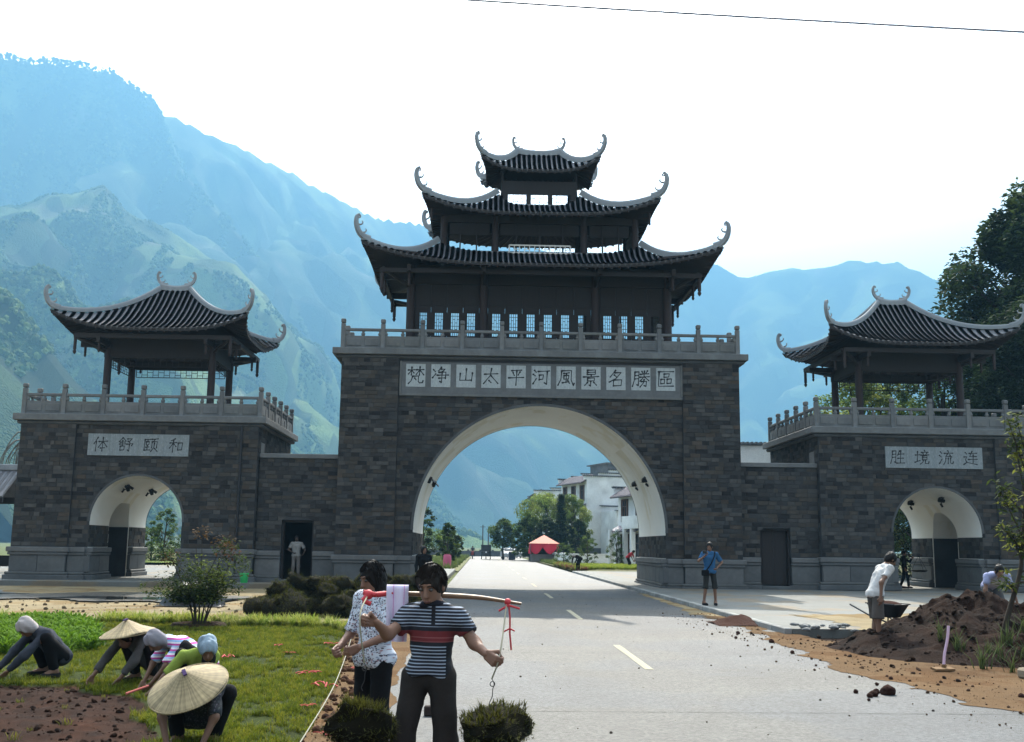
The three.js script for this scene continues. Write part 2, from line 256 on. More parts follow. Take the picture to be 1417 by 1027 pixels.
// dirt tracked onto the right side of the road and the pavement
{
  const edge = (pts, amp, f, seed) => { const out = []; for (let i = 0; i < pts.length; i++) { const a = pts[i], b = pts[(i + 1) % pts.length], n = Math.ceil(Math.hypot(b[0] - a[0], b[1] - a[1]) / 0.05); for (let k = 0; k < n; k++) { const t = k / n, x = lerp(a[0], b[0], t), z = lerp(a[1], b[1], t); out.push([x + amp * (fbm(x * f + seed, z * f, 0, 7) - 0.5), z + amp * 1.6 * (fbm(x * f, z * f + seed, 0, 7) - 0.5)]); } } return out; };
  const M_red = grain(mat(1, 1, 1, { map: again(T_dirt, 3.3), roughness: 1 }), 0.8, 0.02); M_red.color.setRGB(0.5, 0.37, 0.29);
  struct('spilt_earth', boxUV(sheet(edge([[5.6, -27], [6, -27], [6.02, -22], [6.6, -19.6], [12, -19], [14, -11], [6.6, -9.5], [5.4, -12], [5.0, -15], [5.2, -18], [5.5, -21]], 0.9, 1.3, 5), 0.028)), M_red);
  struct('spilt_earth', boxUV(sheet(edge([[5.72, -40], [5.98, -40], [5.98, -27], [5.3, -27.5], [5.62, -31]], 0.3, 2, 9), 0.0265)), M_dirt);
  struct('spilt_earth', boxUV(sheet(edge([[7.6, -26.5], [12.5, -27], [13, -20.4], [8.4, -20.2], [7.3, -21.5]], 1.6, 0.9, 15), 0.137)), M_dirt);
  struct('red_soil_strip', boxUV(sheet(edge([[-3.1, -24], [-1.25, -24], [-1.05, -17], [-0.85, -10], [-0.7, -6], [-2.2, -6]], 0.3, 1.1, 3), 0.026)), M_red);
  struct('wet_mud', boxUV(sheet(edge([[-14, -31.2], [-6.8, -30.2], [-6.2, -34], [-9.5, -36.5], [-16, -35.5], [-19, -33]], 3.2, 0.5, 27), 0.03)), tone(0.06, 0.055, 0.045, { roughness: 0.35 }, 2, 1, 0.01));
  const water = mat(0.03, 0.032, 0.03, { roughness: 0.05 });
  for (const [pts, s] of [[[[-12.8, -31.8], [-9.2, -31.4], [-8.6, -33.2], [-12, -33.6]], 4], [[[-8.6, -31.4], [-7.1, -31.2], [-7, -32.9], [-8.2, -32.8]], 8], [[[-18, -33], [-14.4, -32.8], [-14, -34.6], [-17, -35]], 12]]) struct('puddle', boxUV(sheet(edge(pts, 1.2, 0.9, s), 0.036)), water);
}
// ---------- materials of the gates ----------
const TONES = [[0.115, 0.115, 0.115], [0.088, 0.088, 0.09], [0.155, 0.152, 0.147], [0.07, 0.07, 0.072], [0.13, 0.116, 0.1], [0.1, 0.106, 0.112], [0.15, 0.122, 0.1], [0.042, 0.042, 0.045]].map((c) => c.map((q) => (0.104 + (q - 0.104) * 0.85) * 0.6));
const brickMats = TONES.map(([r, g, b]) => grain(mat(r, g, b, { map: again(T_weather, 1.7), roughness: 0.9 }), 0.5, 0.012));
const M_brickMix = grain(vmat({ map: again(T_weather, 1.7) }), 0.5, 0.012);
const M_mortar = tone(0.06, 0.062, 0.065, {}, 2, 0.4, 0.006);
const graniteMats = [[0.15, 0.16, 0.166], [0.13, 0.14, 0.148], [0.175, 0.182, 0.186], [0.142, 0.15, 0.15]].map(([r, g, b]) => grain(mat(r, g, b, { map: again(T_weather, 2.3), roughness: 0.8 }), 0.3, 0.003));
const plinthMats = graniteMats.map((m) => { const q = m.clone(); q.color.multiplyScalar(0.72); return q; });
const M_granite = graniteMats[0], M_graniteDark = grain(mat(0.105, 0.112, 0.118, { map: again(T_weather, 3.1), roughness: 0.85 }), 0.4, 0.004);
const M_plaster = (() => { const t = tex(512, 6, (u, v) => { const n = tfbm(u, v, 4, 91, 6), s = sstep(0.55, 0.7, tfbm(u, v * 0.5 + 0.1, 8, 95, 5)); const q = 0.78 + 0.14 * n; return [q * lerp(1, 0.9, s), q * lerp(0.98, 0.85, s), q * lerp(0.9, 0.7, s)]; }); return grain(mat(1, 1, 1, { map: t, roughness: 0.92 }), 1.5, 0.004); })();
const T_wood = tex(512, 1, (u, v) => { const g = tfbm(u + 0.02 * tfbm(u, v, 6, 3, 3), v * 0.06, 48, 101, 4), q = 0.6 + 0.8 * g; return [q, q, q]; });
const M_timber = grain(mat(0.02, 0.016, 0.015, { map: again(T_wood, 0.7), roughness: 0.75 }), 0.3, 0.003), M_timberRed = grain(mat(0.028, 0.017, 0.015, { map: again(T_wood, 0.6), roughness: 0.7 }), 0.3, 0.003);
const M_tiles = vmat({ roughness: 0.4, map: again(T_mott, 0.9) });
const M_ridge = tone(0.3, 0.32, 0.335, {}, 1.4, 0.3, 0.005), M_roofbed = tone(0.19, 0.195, 0.21, {}, 1, 0.5, 0.004);
const M_blackMetal = mat(0.015, 0.015, 0.017, { roughness: 0.45, metalness: 0.3 });

// ---------- brickwork ----------
// regions: [u0, u1, v0, v1, z]; hole(v) -> [a, b] forbidden or null; 300 largest are single bricks, the rest one part
function brickwork(parent, regions, hole, opt = {}) {
  const all = [], H = opt.course ?? 0.165;
  for (const [u0, u1, v0, v1, z] of regions) {
    const rows = Math.round((v1 - v0) / H), h = (v1 - v0) / rows;
    for (let r = 0; r < rows; r++) {
      const a = v0 + r * h, b = a + h; let u = u0 - rr(0, 0.25);
      while (u < u1 - 0.03) {
        let L = rr(0.22, 0.52); if (rnd() < 0.12) L *= 0.6; if (u1 - (u + L) < 0.14) L = u1 - u;
        const s = Math.max(u, u0) + 0.006, e = Math.min(u + L, u1) - 0.006; u += L; if (e - s < 0.05) continue;
        const base = { a: a + 0.006, b: b - 0.006, z, t: rnd() < 0.08 ? 7 : Math.min(6, Math.floor(clamp(0.75 * rnd() + 0.55 * fbm(u * 0.5 + 60, a * 0.35 + z * 3 + 60, 0, 4) - 0.15, 0, 0.999) * 7)), p: rr(0.004, 0.028) };
        const ha = hole && hole(a), hb = hole && hole(b);
        if (!ha && !hb) { all.push({ ...base, s0: s, e0: e, s1: s, e1: e }); continue; }
        const la = ha ? ha[0] : 1e9, lb = hb ? hb[0] : 1e9, ra = ha ? ha[1] : -1e9, rb = hb ? hb[1] : -1e9, mid = ha ? (ha[0] + ha[1]) / 2 : (hb[0] + hb[1]) / 2;
        const left = { ...base, s0: s, s1: s, e0: Math.min(e, Math.min(la, mid)), e1: Math.min(e, Math.min(lb, mid)) }, right = { ...base, e0: e, e1: e, s0: Math.max(s, Math.max(ra, mid)), s1: Math.max(s, Math.max(rb, mid)) };
        for (const q of [left, right]) if (Math.min(q.e0 - q.s0, q.e1 - q.s1) > 0.03) all.push(q);
      }
    }
  }
  const singles = opt.singles ?? 300, rect = all.filter((q) => q.s0 === q.s1 && q.e0 === q.e1).sort((p, q) => (q.e0 - q.s0) * (q.b - q.a) - (p.e0 - p.s0) * (p.b - p.a)), one = new Set(rect.slice(0, singles)), rest = [];
  for (const q of all) {
    if (one.has(q)) {
            const L = q.e0 - q.s0, key0 = Math.max(1, Math.round(L * 12)), vr = Math.floor(rnd() * 4), key = key0 * 4 + vr, G = (brickwork.lib ??= new Map()); if (!G.has(key)) G.set(key, boxUV(bevelBox(key0 / 12, 0.168, 0.1, 0.009).translate(vr * 0.43, vr * 0.29, 0)).translate(-vr * 0.43, -vr * 0.29, 0));
      const m = part('brick', G.get(key), brickMats[q.t], parent); m.scale.set(L / (key0 / 12), (q.b - q.a) / 0.168, 1); m.position.set((q.s0 + q.e0) / 2, (q.a + q.b) / 2, q.z + q.p - 0.05); m.rotation.z = rr(-0.004, 0.004);
    } else {
      const z1 = q.z + q.p, z0 = q.z - 0.03, P = [[q.s0, q.a], [q.e0, q.a], [q.e1, q.b], [q.s1, q.b]], pos = [], quad = (A, B, Cc, D) => pos.push(...A, ...B, ...Cc, ...A, ...Cc, ...D);
      const F = P.map(([x, y]) => [x, y, z1]), Bk = P.map(([x, y]) => [x, y, z0]); quad(F[0], F[1], F[2], F[3]); for (let k = 0; k < 4; k++) { const n = (k + 1) % 4; quad(Bk[k], Bk[n], F[n], F[k]); }
      const g = new THREE.BufferGeometry(); g.setAttribute('position', new THREE.Float32BufferAttribute(pos, 3)); g.computeVertexNormals(); const t = TONES[q.t], v = rr(0.85, 1.15); rest.push(paint(g, C(t[0] * v, t[1] * v, t[2] * v)));
    }
  }
  if (rest.length) { const m = part('brickwork', rest, M_brickMix, parent); m.userData.kind = 'stuff'; }
}
// ---------- lettering ----------
const STROKES = {
  '梵': '8,22,44,20;26,6,26,50;26,24,10,44;27,24,40,38;52,20,92,18;70,4,70,50;69,22,52,46;71,22,94,48;34,56,28,80,14,96;34,56,66,54,66,84,74,92,90,90,92,80;46,66,54,76',
  '净': '8,18,18,28;6,62,22,40;50,4,36,24;48,14,70,14,58,28;38,32,76,30,76,66;30,48,92,46;40,64,76,62;56,28,56,88,46,82',
  '山': '50,10,50,72;18,36,18,74,82,72;84,32,82,76', '太': '14,38,86,34;50,6,46,44,12,90;48,44,90,88;40,72,52,84',
  '平': '24,16,78,12;32,26,40,42;70,22,60,40;10,56,92,52;52,14,52,96', '河': '12,12,22,22;6,34,18,42;8,86,24,58;32,18,94,14;40,38,40,66;40,38,62,36,60,60,40,62;82,16,82,88,70,80',
  '風': '24,12,22,60,8,92;24,12,78,10,78,60,92,92,96,80;36,26,66,22;38,38,64,36,64,56,38,58,38,38;51,26,51,76;32,78,66,72;60,64,70,80',
  '景': '28,6,28,30;28,6,72,4,72,28,28,30;28,18,72,16;50,32,50,40;8,44,92,40;32,50,68,48,68,64,32,66,32,50;50,66,50,94,42,88;32,74,18,90;66,72,82,88',
  '名': '46,4,18,42;42,18,76,16,52,48,14,70;40,30,54,42;38,58,38,92;38,58,82,56,80,88,38,90',
  '勝': '16,12,14,60,6,92;16,12,38,10,38,86,30,82;17,32,37,30;17,50,37,48;54,8,60,18;84,4,76,18;46,24,92,20;44,40,96,36;68,6,66,38,46,62;70,38,94,58;54,64,82,62,80,90,70,86;68,52,66,70,48,94',
  '區': '8,8,92,6;12,8,12,88,94,86;40,20,40,38;40,20,68,18,66,36,40,38;24,50,24,74;24,50,44,48,44,72,24,74;58,48,58,72;58,48,82,46,80,70,58,72',
  '体': '30,4,8,46;22,30,22,94;38,32,94,28;64,4,64,94;62,32,38,70;66,32,94,66;52,74,78,72',
  '舒': '28,4,6,30;28,4,50,26;14,34,46,32;28,22,28,56;10,46,50,44;16,60,16,86;16,60,42,58,42,84,16,86;58,12,88,10,72,28;62,26,76,38;56,46,96,42,88,56;74,46,74,92,64,84',
  '颐': '8,14,8,84;8,14,44,12;8,84,46,82;18,28,36,26,36,48,18,50,18,28;27,14,27,30;27,50,27,82;18,64,38,62;52,12,94,8;72,12,66,26;56,28,56,68;56,28,88,26,88,68;72,36,70,66,52,92;76,72,94,90',
  '和': '40,6,16,18;8,34,52,30;30,14,30,94;29,36,8,68;31,36,50,58;62,34,62,80;62,34,90,32,88,78,62,80',
  '胜': '14,10,12,60,4,92;14,10,38,8,38,86,30,82;15,32,37,30;15,52,37,50;62,8,50,38;56,30,92,28;52,58,90,56;70,6,70,88;44,90,98,88',
  '境': '6,34,36,32;20,10,20,76;4,82,38,70;66,2,70,10;46,16,92,14;56,20,60,30;82,18,76,30;42,34,96,32;54,40,54,64;54,40,84,38,84,64,54,66;54,52,84,50;60,66,58,80,40,94;74,66,74,90,96,90,98,78',
  '流': '10,10,20,20;4,34,16,44;6,88,22,58;60,2,66,12;36,20,94,18;60,20,46,42,80,40;74,30,88,44;48,52,46,74,34,94;64,52,64,88;80,50,80,84,96,88,98,76',
  '连': '14,12,24,22;6,42,24,40,16,62,26,76;6,92,26,78,96,92;40,18,92,16;60,4,44,40,90,38;68,28,68,80;36,58,96,56',
};
function letterTexture(text, size, bg) {
  const S = 160, c = document.createElement('canvas'); c.width = S * text.length; c.height = S; const x = c.getContext('2d');
  const n = mulberry(11); x.fillStyle = bg; x.fillRect(0, 0, c.width, S);
  for (let k = 0; k < 900 * text.length; k++) { x.fillStyle = n() < 0.5 ? 'rgba(60,70,75,0.05)' : 'rgba(255,255,255,0.05)'; x.fillRect(n() * c.width, n() * S, 1 + n() * 9, 1 + n() * 14); }
  for (let k = 0; k < text.length * 5; k++) { x.fillStyle = 'rgba(50,58,62,0.08)'; const w = 3 + n() * 9; x.fillRect(n() * c.width, 0, w, S * (0.3 + 0.7 * n())); }
  x.lineCap = 'round'; x.lineJoin = 'round';
  [...text].forEach((ch, i) => {
    const q = (v) => v / 100 * S * size, off = S * (1 - size) / 2, slant = -0.06;
    for (const st of STROKES[ch].split(';')) {
      const v = st.split(',').map(Number), P = []; for (let k = 0; k < v.length; k += 2) P.push([i * S + off + q(v[k] + (50 - v[k + 1]) * -slant), off + q(v[k + 1])]);
      let len = 0; const seg = []; for (let k = 1; k < P.length; k++) { const l = Math.hypot(P[k][0] - P[k - 1][0], P[k][1] - P[k - 1][1]); seg.push(l); len += l; }
      let run = 0;
      for (let k = 1; k < P.length; k++) for (let s = 0; s < 12; s++) {
        const t0 = s / 12, t1 = (s + 1) / 12, g = (run + seg[k - 1] * t0) / len; x.strokeStyle = 'rgba(14,17,20,0.94)'; x.lineWidth = S * size * (0.062 + 0.034 * Math.exp(-g * 9) + 0.02 * Math.exp(-(1 - g) * 7) - 0.02 * Math.sin(g * Math.PI));
        x.beginPath(); x.moveTo(lerp(P[k - 1][0], P[k][0], t0), lerp(P[k - 1][1], P[k][1], t0)); x.lineTo(lerp(P[k - 1][0], P[k][0], t1), lerp(P[k - 1][1], P[k][1], t1)); x.stroke(); if (s === 11) run += seg[k - 1];
      }
    }
  });
  const t = new THREE.CanvasTexture(c); t.colorSpace = THREE.SRGBColorSpace; return t;
}
function letterTiles(parent, text, size, bg, w, h, centres, y, z, name) {
  const m = new THREE.MeshStandardMaterial({ map: letterTexture(text, size, bg), roughness: 0.75 });
  centres.forEach((cx, i) => {
    const g = new THREE.BoxGeometry(w, h, 0.05), uv = g.attributes.uv, n = g.attributes.normal, a = i / text.length, b = 1 / text.length, fit = Math.min(1, w / h), pad = 0.5;
    for (let k = 0; k < uv.count; k++) { const front = n.getZ(k) > 0.5; uv.setXY(k, front ? a + b * (0.5 + (uv.getX(k) - 0.5) * (w / h < 1 ? w / h : 1) * 0.98) : a + b * 0.02, front ? 0.5 + (uv.getY(k) - 0.5) * 0.98 * (w / h > 1 ? h / w : 1) : 0.5); }
    part(name, g, m, parent).position.set(cx, y, z);
  });
}
// ---------- curved roofs ----------
function sweep(pts, w, h, closedEnds = true) {                    // box-section ridge, w and h per point, bottom on the path
  const P = [], I = [], L = pts.length;
  for (let i = 0; i < L; i++) {
    const t = pts[Math.min(L - 1, i + 1)].clone().sub(pts[Math.max(0, i - 1)]).normalize(); let s = sweep.side ?? V(t.z, 0, -t.x); if (s.length() < 1e-3) s = V(1, 0, 0); s = s.clone().normalize(); const u = s.clone().cross(t).normalize(); if (!sweep.side && u.y < 0) u.negate();
    const W = w[i] / 2, Hh = h[i]; for (const [a, b] of [[-W, 0], [W, 0], [W * 1.0, Hh * 0.72], [W * 0.55, Hh], [-W * 0.55, Hh], [-W, Hh * 0.72]]) { const p = pts[i].clone().addScaledVector(s, a).addScaledVector(u, b); P.push(p.x, p.y, p.z); }
  }
  for (let i = 0; i < L - 1; i++) for (let k = 0; k < 6; k++) { const a = i * 6 + k, b = i * 6 + (k + 1) % 6; I.push(a, b, a + 6, b, b + 6, a + 6); }
  for (const o of [0, (L - 1) * 6]) I.push(o, o + 1, o + 2, o, o + 2, o + 3, o, o + 3, o + 4, o, o + 4, o + 5);
  const g = new THREE.BufferGeometry(); g.setAttribute('position', new THREE.Float32BufferAttribute(P, 3)); g.setIndex(I); const q = g.toNonIndexed(); q.computeVertexNormals(); return q;
}
function horn(base, dir, sc) {                                     // upturned finial with scroll and leaf prongs, growing outward along dir (unit, horizontal)
  const at = (o, u) => base.clone().addScaledVector(dir, o * sc).add(V(0, u * sc, 0));
  sweep.side = V(-dir.z, 0, dir.x);
  const main = spline([at(-0.35, -0.06), at(0, 0.04), at(0.2, 0.2), at(0.33, 0.45), at(0.37, 0.72), at(0.31, 0.95), at(0.2, 1.03), at(0.12, 0.97)], 22);
  const gs = [sweep(main, main.map((_, i) => sc * lerp(0.18, 0.1, i / 22)), main.map((_, i) => sc * lerp(0.27, 0.1, Math.pow(i / 22, 0.8))))]; sweep.side = null;
  gs.push(new THREE.TorusGeometry(0.055 * sc, 0.028 * sc, 5, 10).rotateY(Math.atan2(-dir.z, dir.x)).translate(...at(0.15, 0.93).toArray()));
  for (const [o, u, l] of [[0.16, 0.6, 0.24], [-0.04, 0.3, 0.22]]) gs.push(tubePath(spline([at(o + 0.16, u - 0.08), at(o, u - 0.02), at(o - l * 0.55, u + 0.02), at(o - l * 0.8, u + 0.12), at(o - l * 0.55, u + 0.17)], 8), [0.05, 0.05, 0.045, 0.04, 0.036, 0.03, 0.026, 0.02, 0.015].map((r) => r * sc), 5));
  return M(gs);
}
function hipRoof(parent, o) {
  const roof = new THREE.Group(); roof.name = 'roof'; parent.add(roof); roof.position.set(o.cx, 0, o.cz);
  const { W, D, w, d, y0, y1, lift, flare } = o, A = 0.5;
  const Y = (t, u) => y0 + (y1 - y0) * (A * t + (1 - A) * t * t) + lift * Math.pow(Math.abs(u), 3.6) * Math.pow(1 - t, 2.2) + (o.topLift ?? 0) * Math.pow(Math.abs(u), 5) * t * t * t;
  const pt = (side, u, t) => {                                     // side 0 front, 1 right, 2 back, 3 left
    const f = flare * Math.pow(Math.abs(u), 5) * (1 - t) * (1 - t), long = side % 2 === 0, e = (long ? lerp(W, w, t) : lerp(D, d, t)), n = (long ? lerp(D, d, t) : lerp(W, w, t)) + f, a = u * e + Math.sign(u) * f;
    const p = V(a, Y(t, u), n); return side === 0 ? p : side === 1 ? V(n, p.y, -a) : side === 2 ? V(-a, p.y, -n) : V(-n, p.y, a);
  };
  const top = [], under = [], NU = 28, NT = 9, th = o.thick ?? 0.13;
  for (let s = 0; s < 4; s++) for (const [list, dy] of [[top, 0], [under, -th]]) {
    const P = [], I = []; for (let j = 0; j <= NT; j++) for (let i = 0; i <= NU; i++) { const u = i / NU * 2 - 1, uu = Math.sign(u) * Math.pow(Math.abs(u), 0.75), p = pt(s, uu, j / NT); P.push(p.x, p.y + dy, p.z); }
    for (let j = 0; j < NT; j++) for (let i = 0; i < NU; i++) { const a = j * (NU + 1) + i, b = a + NU + 1; if (dy === 0) I.push(a, a + 1, b, b, a + 1, b + 1); else I.push(a, b, a + 1, b, b + 1, a + 1); }
    if (dy) { const k0 = P.length / 3; for (let i = 0; i <= NU; i++) { const q = i * 3; P.push(P[q], P[q + 1], P[q + 2], P[q], P[q + 1] + th, P[q + 2]); } for (let i = 0; i < NU; i++) { const a = k0 + i * 2; I.push(a, a + 2, a + 1, a + 1, a + 2, a + 3); } }
    const g = new THREE.BufferGeometry(); g.setAttribute('position', new THREE.Float32BufferAttribute(P, 3)); g.setIndex(I); g.computeVertexNormals(); list.push(g);
  }
  part('roof_bed', top, M_roofbed, roof); part('soffit', under, M_timber, roof);
  // tiles in columns, drip tiles at the eave, rafters below
  const pos = [], nor = [], col = [], idx = [], raft = [];
  const tile = (a, b, side, up, r0, r1, c, cap) => {
    const o0 = pos.length / 3, N = 5; for (const [p, r] of [[a, r0], [b, r1]]) for (let k = 0; k <= N; k++) { const an = k / N * Math.PI, n = side.clone().multiplyScalar(Math.cos(an)).addScaledVector(up, Math.sin(an)), q = p.clone().addScaledVector(side, Math.cos(an) * r).addScaledVector(up, Math.sin(an) * r * 0.6); pos.push(q.x, q.y, q.z); nor.push(n.x, n.y, n.z); col.push(c, c * 1.02, c * 1.08); }
    for (let k = 0; k < N; k++) idx.push(o0 + k, o0 + k + N + 1, o0 + k + 1, o0 + k + 1, o0 + k + N + 1, o0 + k + N + 2);
    const f = a.clone().sub(b).normalize(), o1 = pos.length / 3; for (let k = 0; k <= N; k++) { pos.push(pos[(o0 + k) * 3], pos[(o0 + k) * 3 + 1], pos[(o0 + k) * 3 + 2]); nor.push(f.x, f.y, f.z); col.push(c * 0.9, c * 0.9, c * 0.95); } for (let k = 1; k < N; k++) idx.push(o1, o1 + k, o1 + k + 1);
  };
  const sp = o.sp ?? 0.225;
  for (let s = 0; s < 4; s++) {
    const E = s % 2 ? D : W, e = s % 2 ? d : w, N = Math.round(2 * E / sp), run = Math.hypot(s % 2 ? W - w : D - d, y1 - y0);
    for (let i = 0; i < N; i++) {
      const x = -E + (i + 0.5) * 2 * E / N, tm = Math.abs(x) <= e ? 1 : (E - Math.abs(x)) / (E - e); if (tm < 0.03) continue;
      const at = (t) => pt(s, clamp(x / lerp(E, e, t), -1, 1), t), n = Math.max(1, Math.round(run * tm / 0.24));
      for (let k = 0; k < n; k++) {
        const a = at(tm * k / n), b = at(tm * Math.min(1, (k + 1.12) / n)), f = b.clone().sub(a).normalize(), sd = (s % 2 ? V(0, 0, s === 1 ? -1 : 1) : V(s ? -1 : 1, 0, 0)); const up = f.clone().cross(sd).normalize(); if (up.y < 0) up.negate(); const side = up.clone().cross(f).normalize();
        const c = o.pale && s === 0 && Math.abs(x - 0.1) < 1.25 && k < n - 1 && k > 0 ? rr(0.6, 0.8) : rr(0.2, 0.34) * (rnd() < 0.1 ? 1.4 : 1); const j = rr(-0.006, 0.006); a.addScaledVector(side, j); b.addScaledVector(side, j);  // paler centre tiles on the front: a patch of sunlight put into their colour
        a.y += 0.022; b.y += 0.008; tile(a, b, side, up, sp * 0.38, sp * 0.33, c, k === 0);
      }
      const q = pt(s, clamp((x + E / N) / E, -1, 1), 0), out = s === 0 ? V(0, 0, 1) : s === 1 ? V(1, 0, 0) : s === 2 ? V(0, 0, -1) : V(-1, 0, 0), ry = s * Math.PI / 2;
      raft.push(paint(new THREE.CylinderGeometry(sp * 0.3, sp * 0.1, 0.085, 6).scale(1, 1, 0.3).rotateY(ry).translate(q.x + out.x * 0.02, q.y - 0.035, q.z + out.z * 0.02), C(0.09, 0.09, 0.1)));
    }
  }
  const tg = new THREE.BufferGeometry(); tg.setAttribute('position', new THREE.Float32BufferAttribute(pos, 3)); tg.setAttribute('normal', new THREE.Float32BufferAttribute(nor, 3)); tg.setAttribute('color', new THREE.Float32BufferAttribute(col, 3)); tg.setIndex(idx); boxUV(tg);
  part('roof_tiles', tg, M_tiles, roof).userData.kind = 'stuff';
  part('drip_tiles', raft, M_tiles, roof).userData.kind = 'stuff';
  const rf = []; for (let s = 0; s < 4; s++) { const E = s % 2 ? D : W, N = Math.round(2 * E / 0.34); for (let i = 0; i <= N; i++) { const u = i / N * 2 - 1, a = pt(s, u * 0.985, 0.01), b = pt(s, u * 0.985, o.rafterT ?? 0.55); a.y -= th + 0.035; b.y -= th + 0.035; rf.push(bar(a, b, 0.04, 0.04, 5)); } }
  part('rafters', rf, M_timberRed, roof).userData.kind = 'stuff';
  // hips and finials
  for (const s of [0, 1, 2, 3]) {
    const P = []; for (let j = 0; j <= 14; j++) { const p = pt(s, 1, 1 - j / 14); p.y += 0.03; P.push(p); }
    part('hip_ridge', sweep(P, P.map((_, i) => lerp(0.14, 0.12, i / 14)), P.map((_, i) => lerp(o.hip ?? 0.26, (o.hip ?? 0.26) * 0.9, i / 14))), M_ridge, roof);
    const c = pt(s, 1, 0), b = pt(s, 1, 0.08), dir = V(c.x - b.x, 0, c.z - b.z).normalize(); part('finial', horn(c.clone().add(V(0, 0.06, 0)), dir, o.horn), M_ridge, roof);
  }
  if (o.ridge) {
    const P = []; for (let j = 0; j <= 16; j++) { const u = j / 16 * 2 - 1; P.push(V(u * (w + 0.12), y1 - 0.06 + 0.14 * u * u, 0)); }
    part('main_ridge', sweep(P, P.map(() => 0.2), P.map(() => 0.28)), M_ridge, roof);
    for (const sgn of [-1, 1]) part('finial', horn(V(sgn * (w + 0.02), y1 + 0.2, 0), V(sgn, 0, 0), o.horn * 0.72), M_ridge, roof);
  } else { const fl = 0.12, hh = 0.22; part('roof_flashing', [box(2 * w + fl, 0.08, 0.1, 0, y1, d), box(2 * w + fl, 0.08, 0.1, 0, y1, -d), box(0.12, hh, 2 * d - 0.13, w, y1, 0), box(0.12, hh, 2 * d - 0.13, -w, y1, 0)], M_ridge, roof); }
  return { roof, pt };
}
function hangingPost(parent, x, y, z, s = 1) {                     // short turned pendant post under the eave corner
  part('hanging_post', [new THREE.LatheGeometry([[0.001, -0.42], [0.06, -0.36], [0.085, -0.28], [0.05, -0.22], [0.075, -0.18], [0.075, 0.5], [0.001, 0.5]].map(([r, q]) => new THREE.Vector2(r * s, q * s)), 8).translate(x, y, z)], M_timberRed, parent);
}
// ---------- stone balustrade ----------
const G_post = boxUV(M([bevelBox(0.17, 1.02, 0.17, 0.012, 0, 0.51, 0), bevelBox(0.19, 0.17, 0.19, 0.03, 0, 1.125, 0)]));
const G_vase = (() => new THREE.LatheGeometry([[0.05, 0.5], [0.075, 0.56], [0.085, 0.61], [0.05, 0.66], [0.06, 0.72]].map(([r, y]) => new THREE.Vector2(r, y)), 8))();
function railRun(parent, a, b, n, y, skipFirst, skipLast) {       // posts from a to b = [x, z], n bays
  const dx = (b[0] - a[0]) / n, dz = (b[1] - a[1]) / n, L = Math.hypot(dx, dz), ry = Math.atan2(-dz, dx);
  const key = L.toFixed(3), lib = (railRun.lib ??= new Map());
  if (!lib.has(key)) { const l = L - 0.17; lib.set(key, { panel: boxUV(M([bevelBox(l, 0.52, 0.1, 0.01, 0, 0.26, 0), ...[0.055, -0.055].flatMap((z) => [-1, 1].map((s) => bevelBox(l / 2 - 0.13, 0.3, 0.03, 0.012, s * l / 4, 0.27, z)))])), rail: boxUV(bevelBox(l, 0.11, 0.13, 0.018, 0, 0.77, 0)), vases: boxUV(M([G_vase, G_vase.clone().translate(l / 2 - 0.03, 0, 0), G_vase.clone().translate(-l / 2 + 0.03, 0, 0)].map((g) => g.clone()))) }); }
  const g = lib.get(key);
  for (let i = 0; i <= n; i++) {
    const x = a[0] + dx * i, z = a[1] + dz * i;
    if (!(i === 0 && skipFirst) && !(i === n && skipLast)) { const p = part('post', G_post, graniteMats[(i * 5) % 3], parent); p.position.set(x, y, z); p.rotation.y = ry; }
    if (i < n) for (const [nm, q] of [['stone_panel', g.panel], ['handrail', g.rail], ['baluster', g.vases]]) { const m = part(nm, q, graniteMats[(i * 3 + (nm === 'handrail')) % 4], parent); m.position.set(x + dx / 2, y, z + dz / 2); m.rotation.y = ry; }
  }
}
function balustrade(gate, hw, depth, y, nx, nz) {
  const b = new THREE.Group(); b.name = 'balustrade'; gate.add(b); const f = -0.06, k = -depth + 0.06, X = hw;
  railRun(b, [-X, f], [X, f], nx, y); railRun(b, [X, f], [X, k], nz, y, true); railRun(b, [X, k], [-X, k], nx, y, true); railRun(b, [-X, k], [-X, f], nz, y, true, true);
}
// stepped stone base along z = 0 from x0 to x1 (front), blocks singly
function plinth(gate, x0, x1, z, y0 = 0, opt = {}) {
  const P = (name, g, i) => part(name, g, plinthMats[i % 4], gate), len = x1 - x0, ends = opt.ends ?? 0.12;
  P('base_course', boxUV(bevelBox(len + ends * 2 + 0.1, 0.2, 0.5, 0.02, (x0 + x1) / 2, y0 + 0.1, z - 0.06)), 1); P('base_course', boxUV(bevelBox(len + ends * 2, 0.11, 0.44, 0.03, (x0 + x1) / 2, y0 + 0.256, z - 0.075)), 3);
  const n = Math.max(1, Math.round(len / 0.95)), L = len / n; for (let i = 0; i < n; i++) P('plinth_slab', boxUV(bevelBox(L - 0.012, 0.62, 0.3, 0.012, x0 + (i + 0.5) * L, y0 + 0.625, z - 0.075 + rr(-0.004, 0.004))), Math.floor(rnd() * 4));
  P('cap_moulding', boxUV(bevelBox(len + ends * 1.2, 0.12, 0.4, 0.03, (x0 + x1) / 2, y0 + 1.0, z - 0.07)), 0); P('cap_moulding', boxUV(bevelBox(len + ends * 2, 0.19, 0.47, 0.02, (x0 + x1) / 2, y0 + 1.158, z - 0.07)), 2);
}
function plinthSide(gate, x, z0, z1, sx) {                         // the same base along an inner or outer side face; sx = +1 faces +x
  const g = new THREE.Group(); g.name = 'side_plinth'; gate.add(g); g.position.set(x, 0, 0); g.rotation.y = sx * Math.PI / 2; const a = sx > 0 ? -z0 : z1, b = sx > 0 ? -z1 : z0; plinth(g, Math.min(a, b), Math.max(a, b), 0.0, 0, { ends: -0.04 });
}
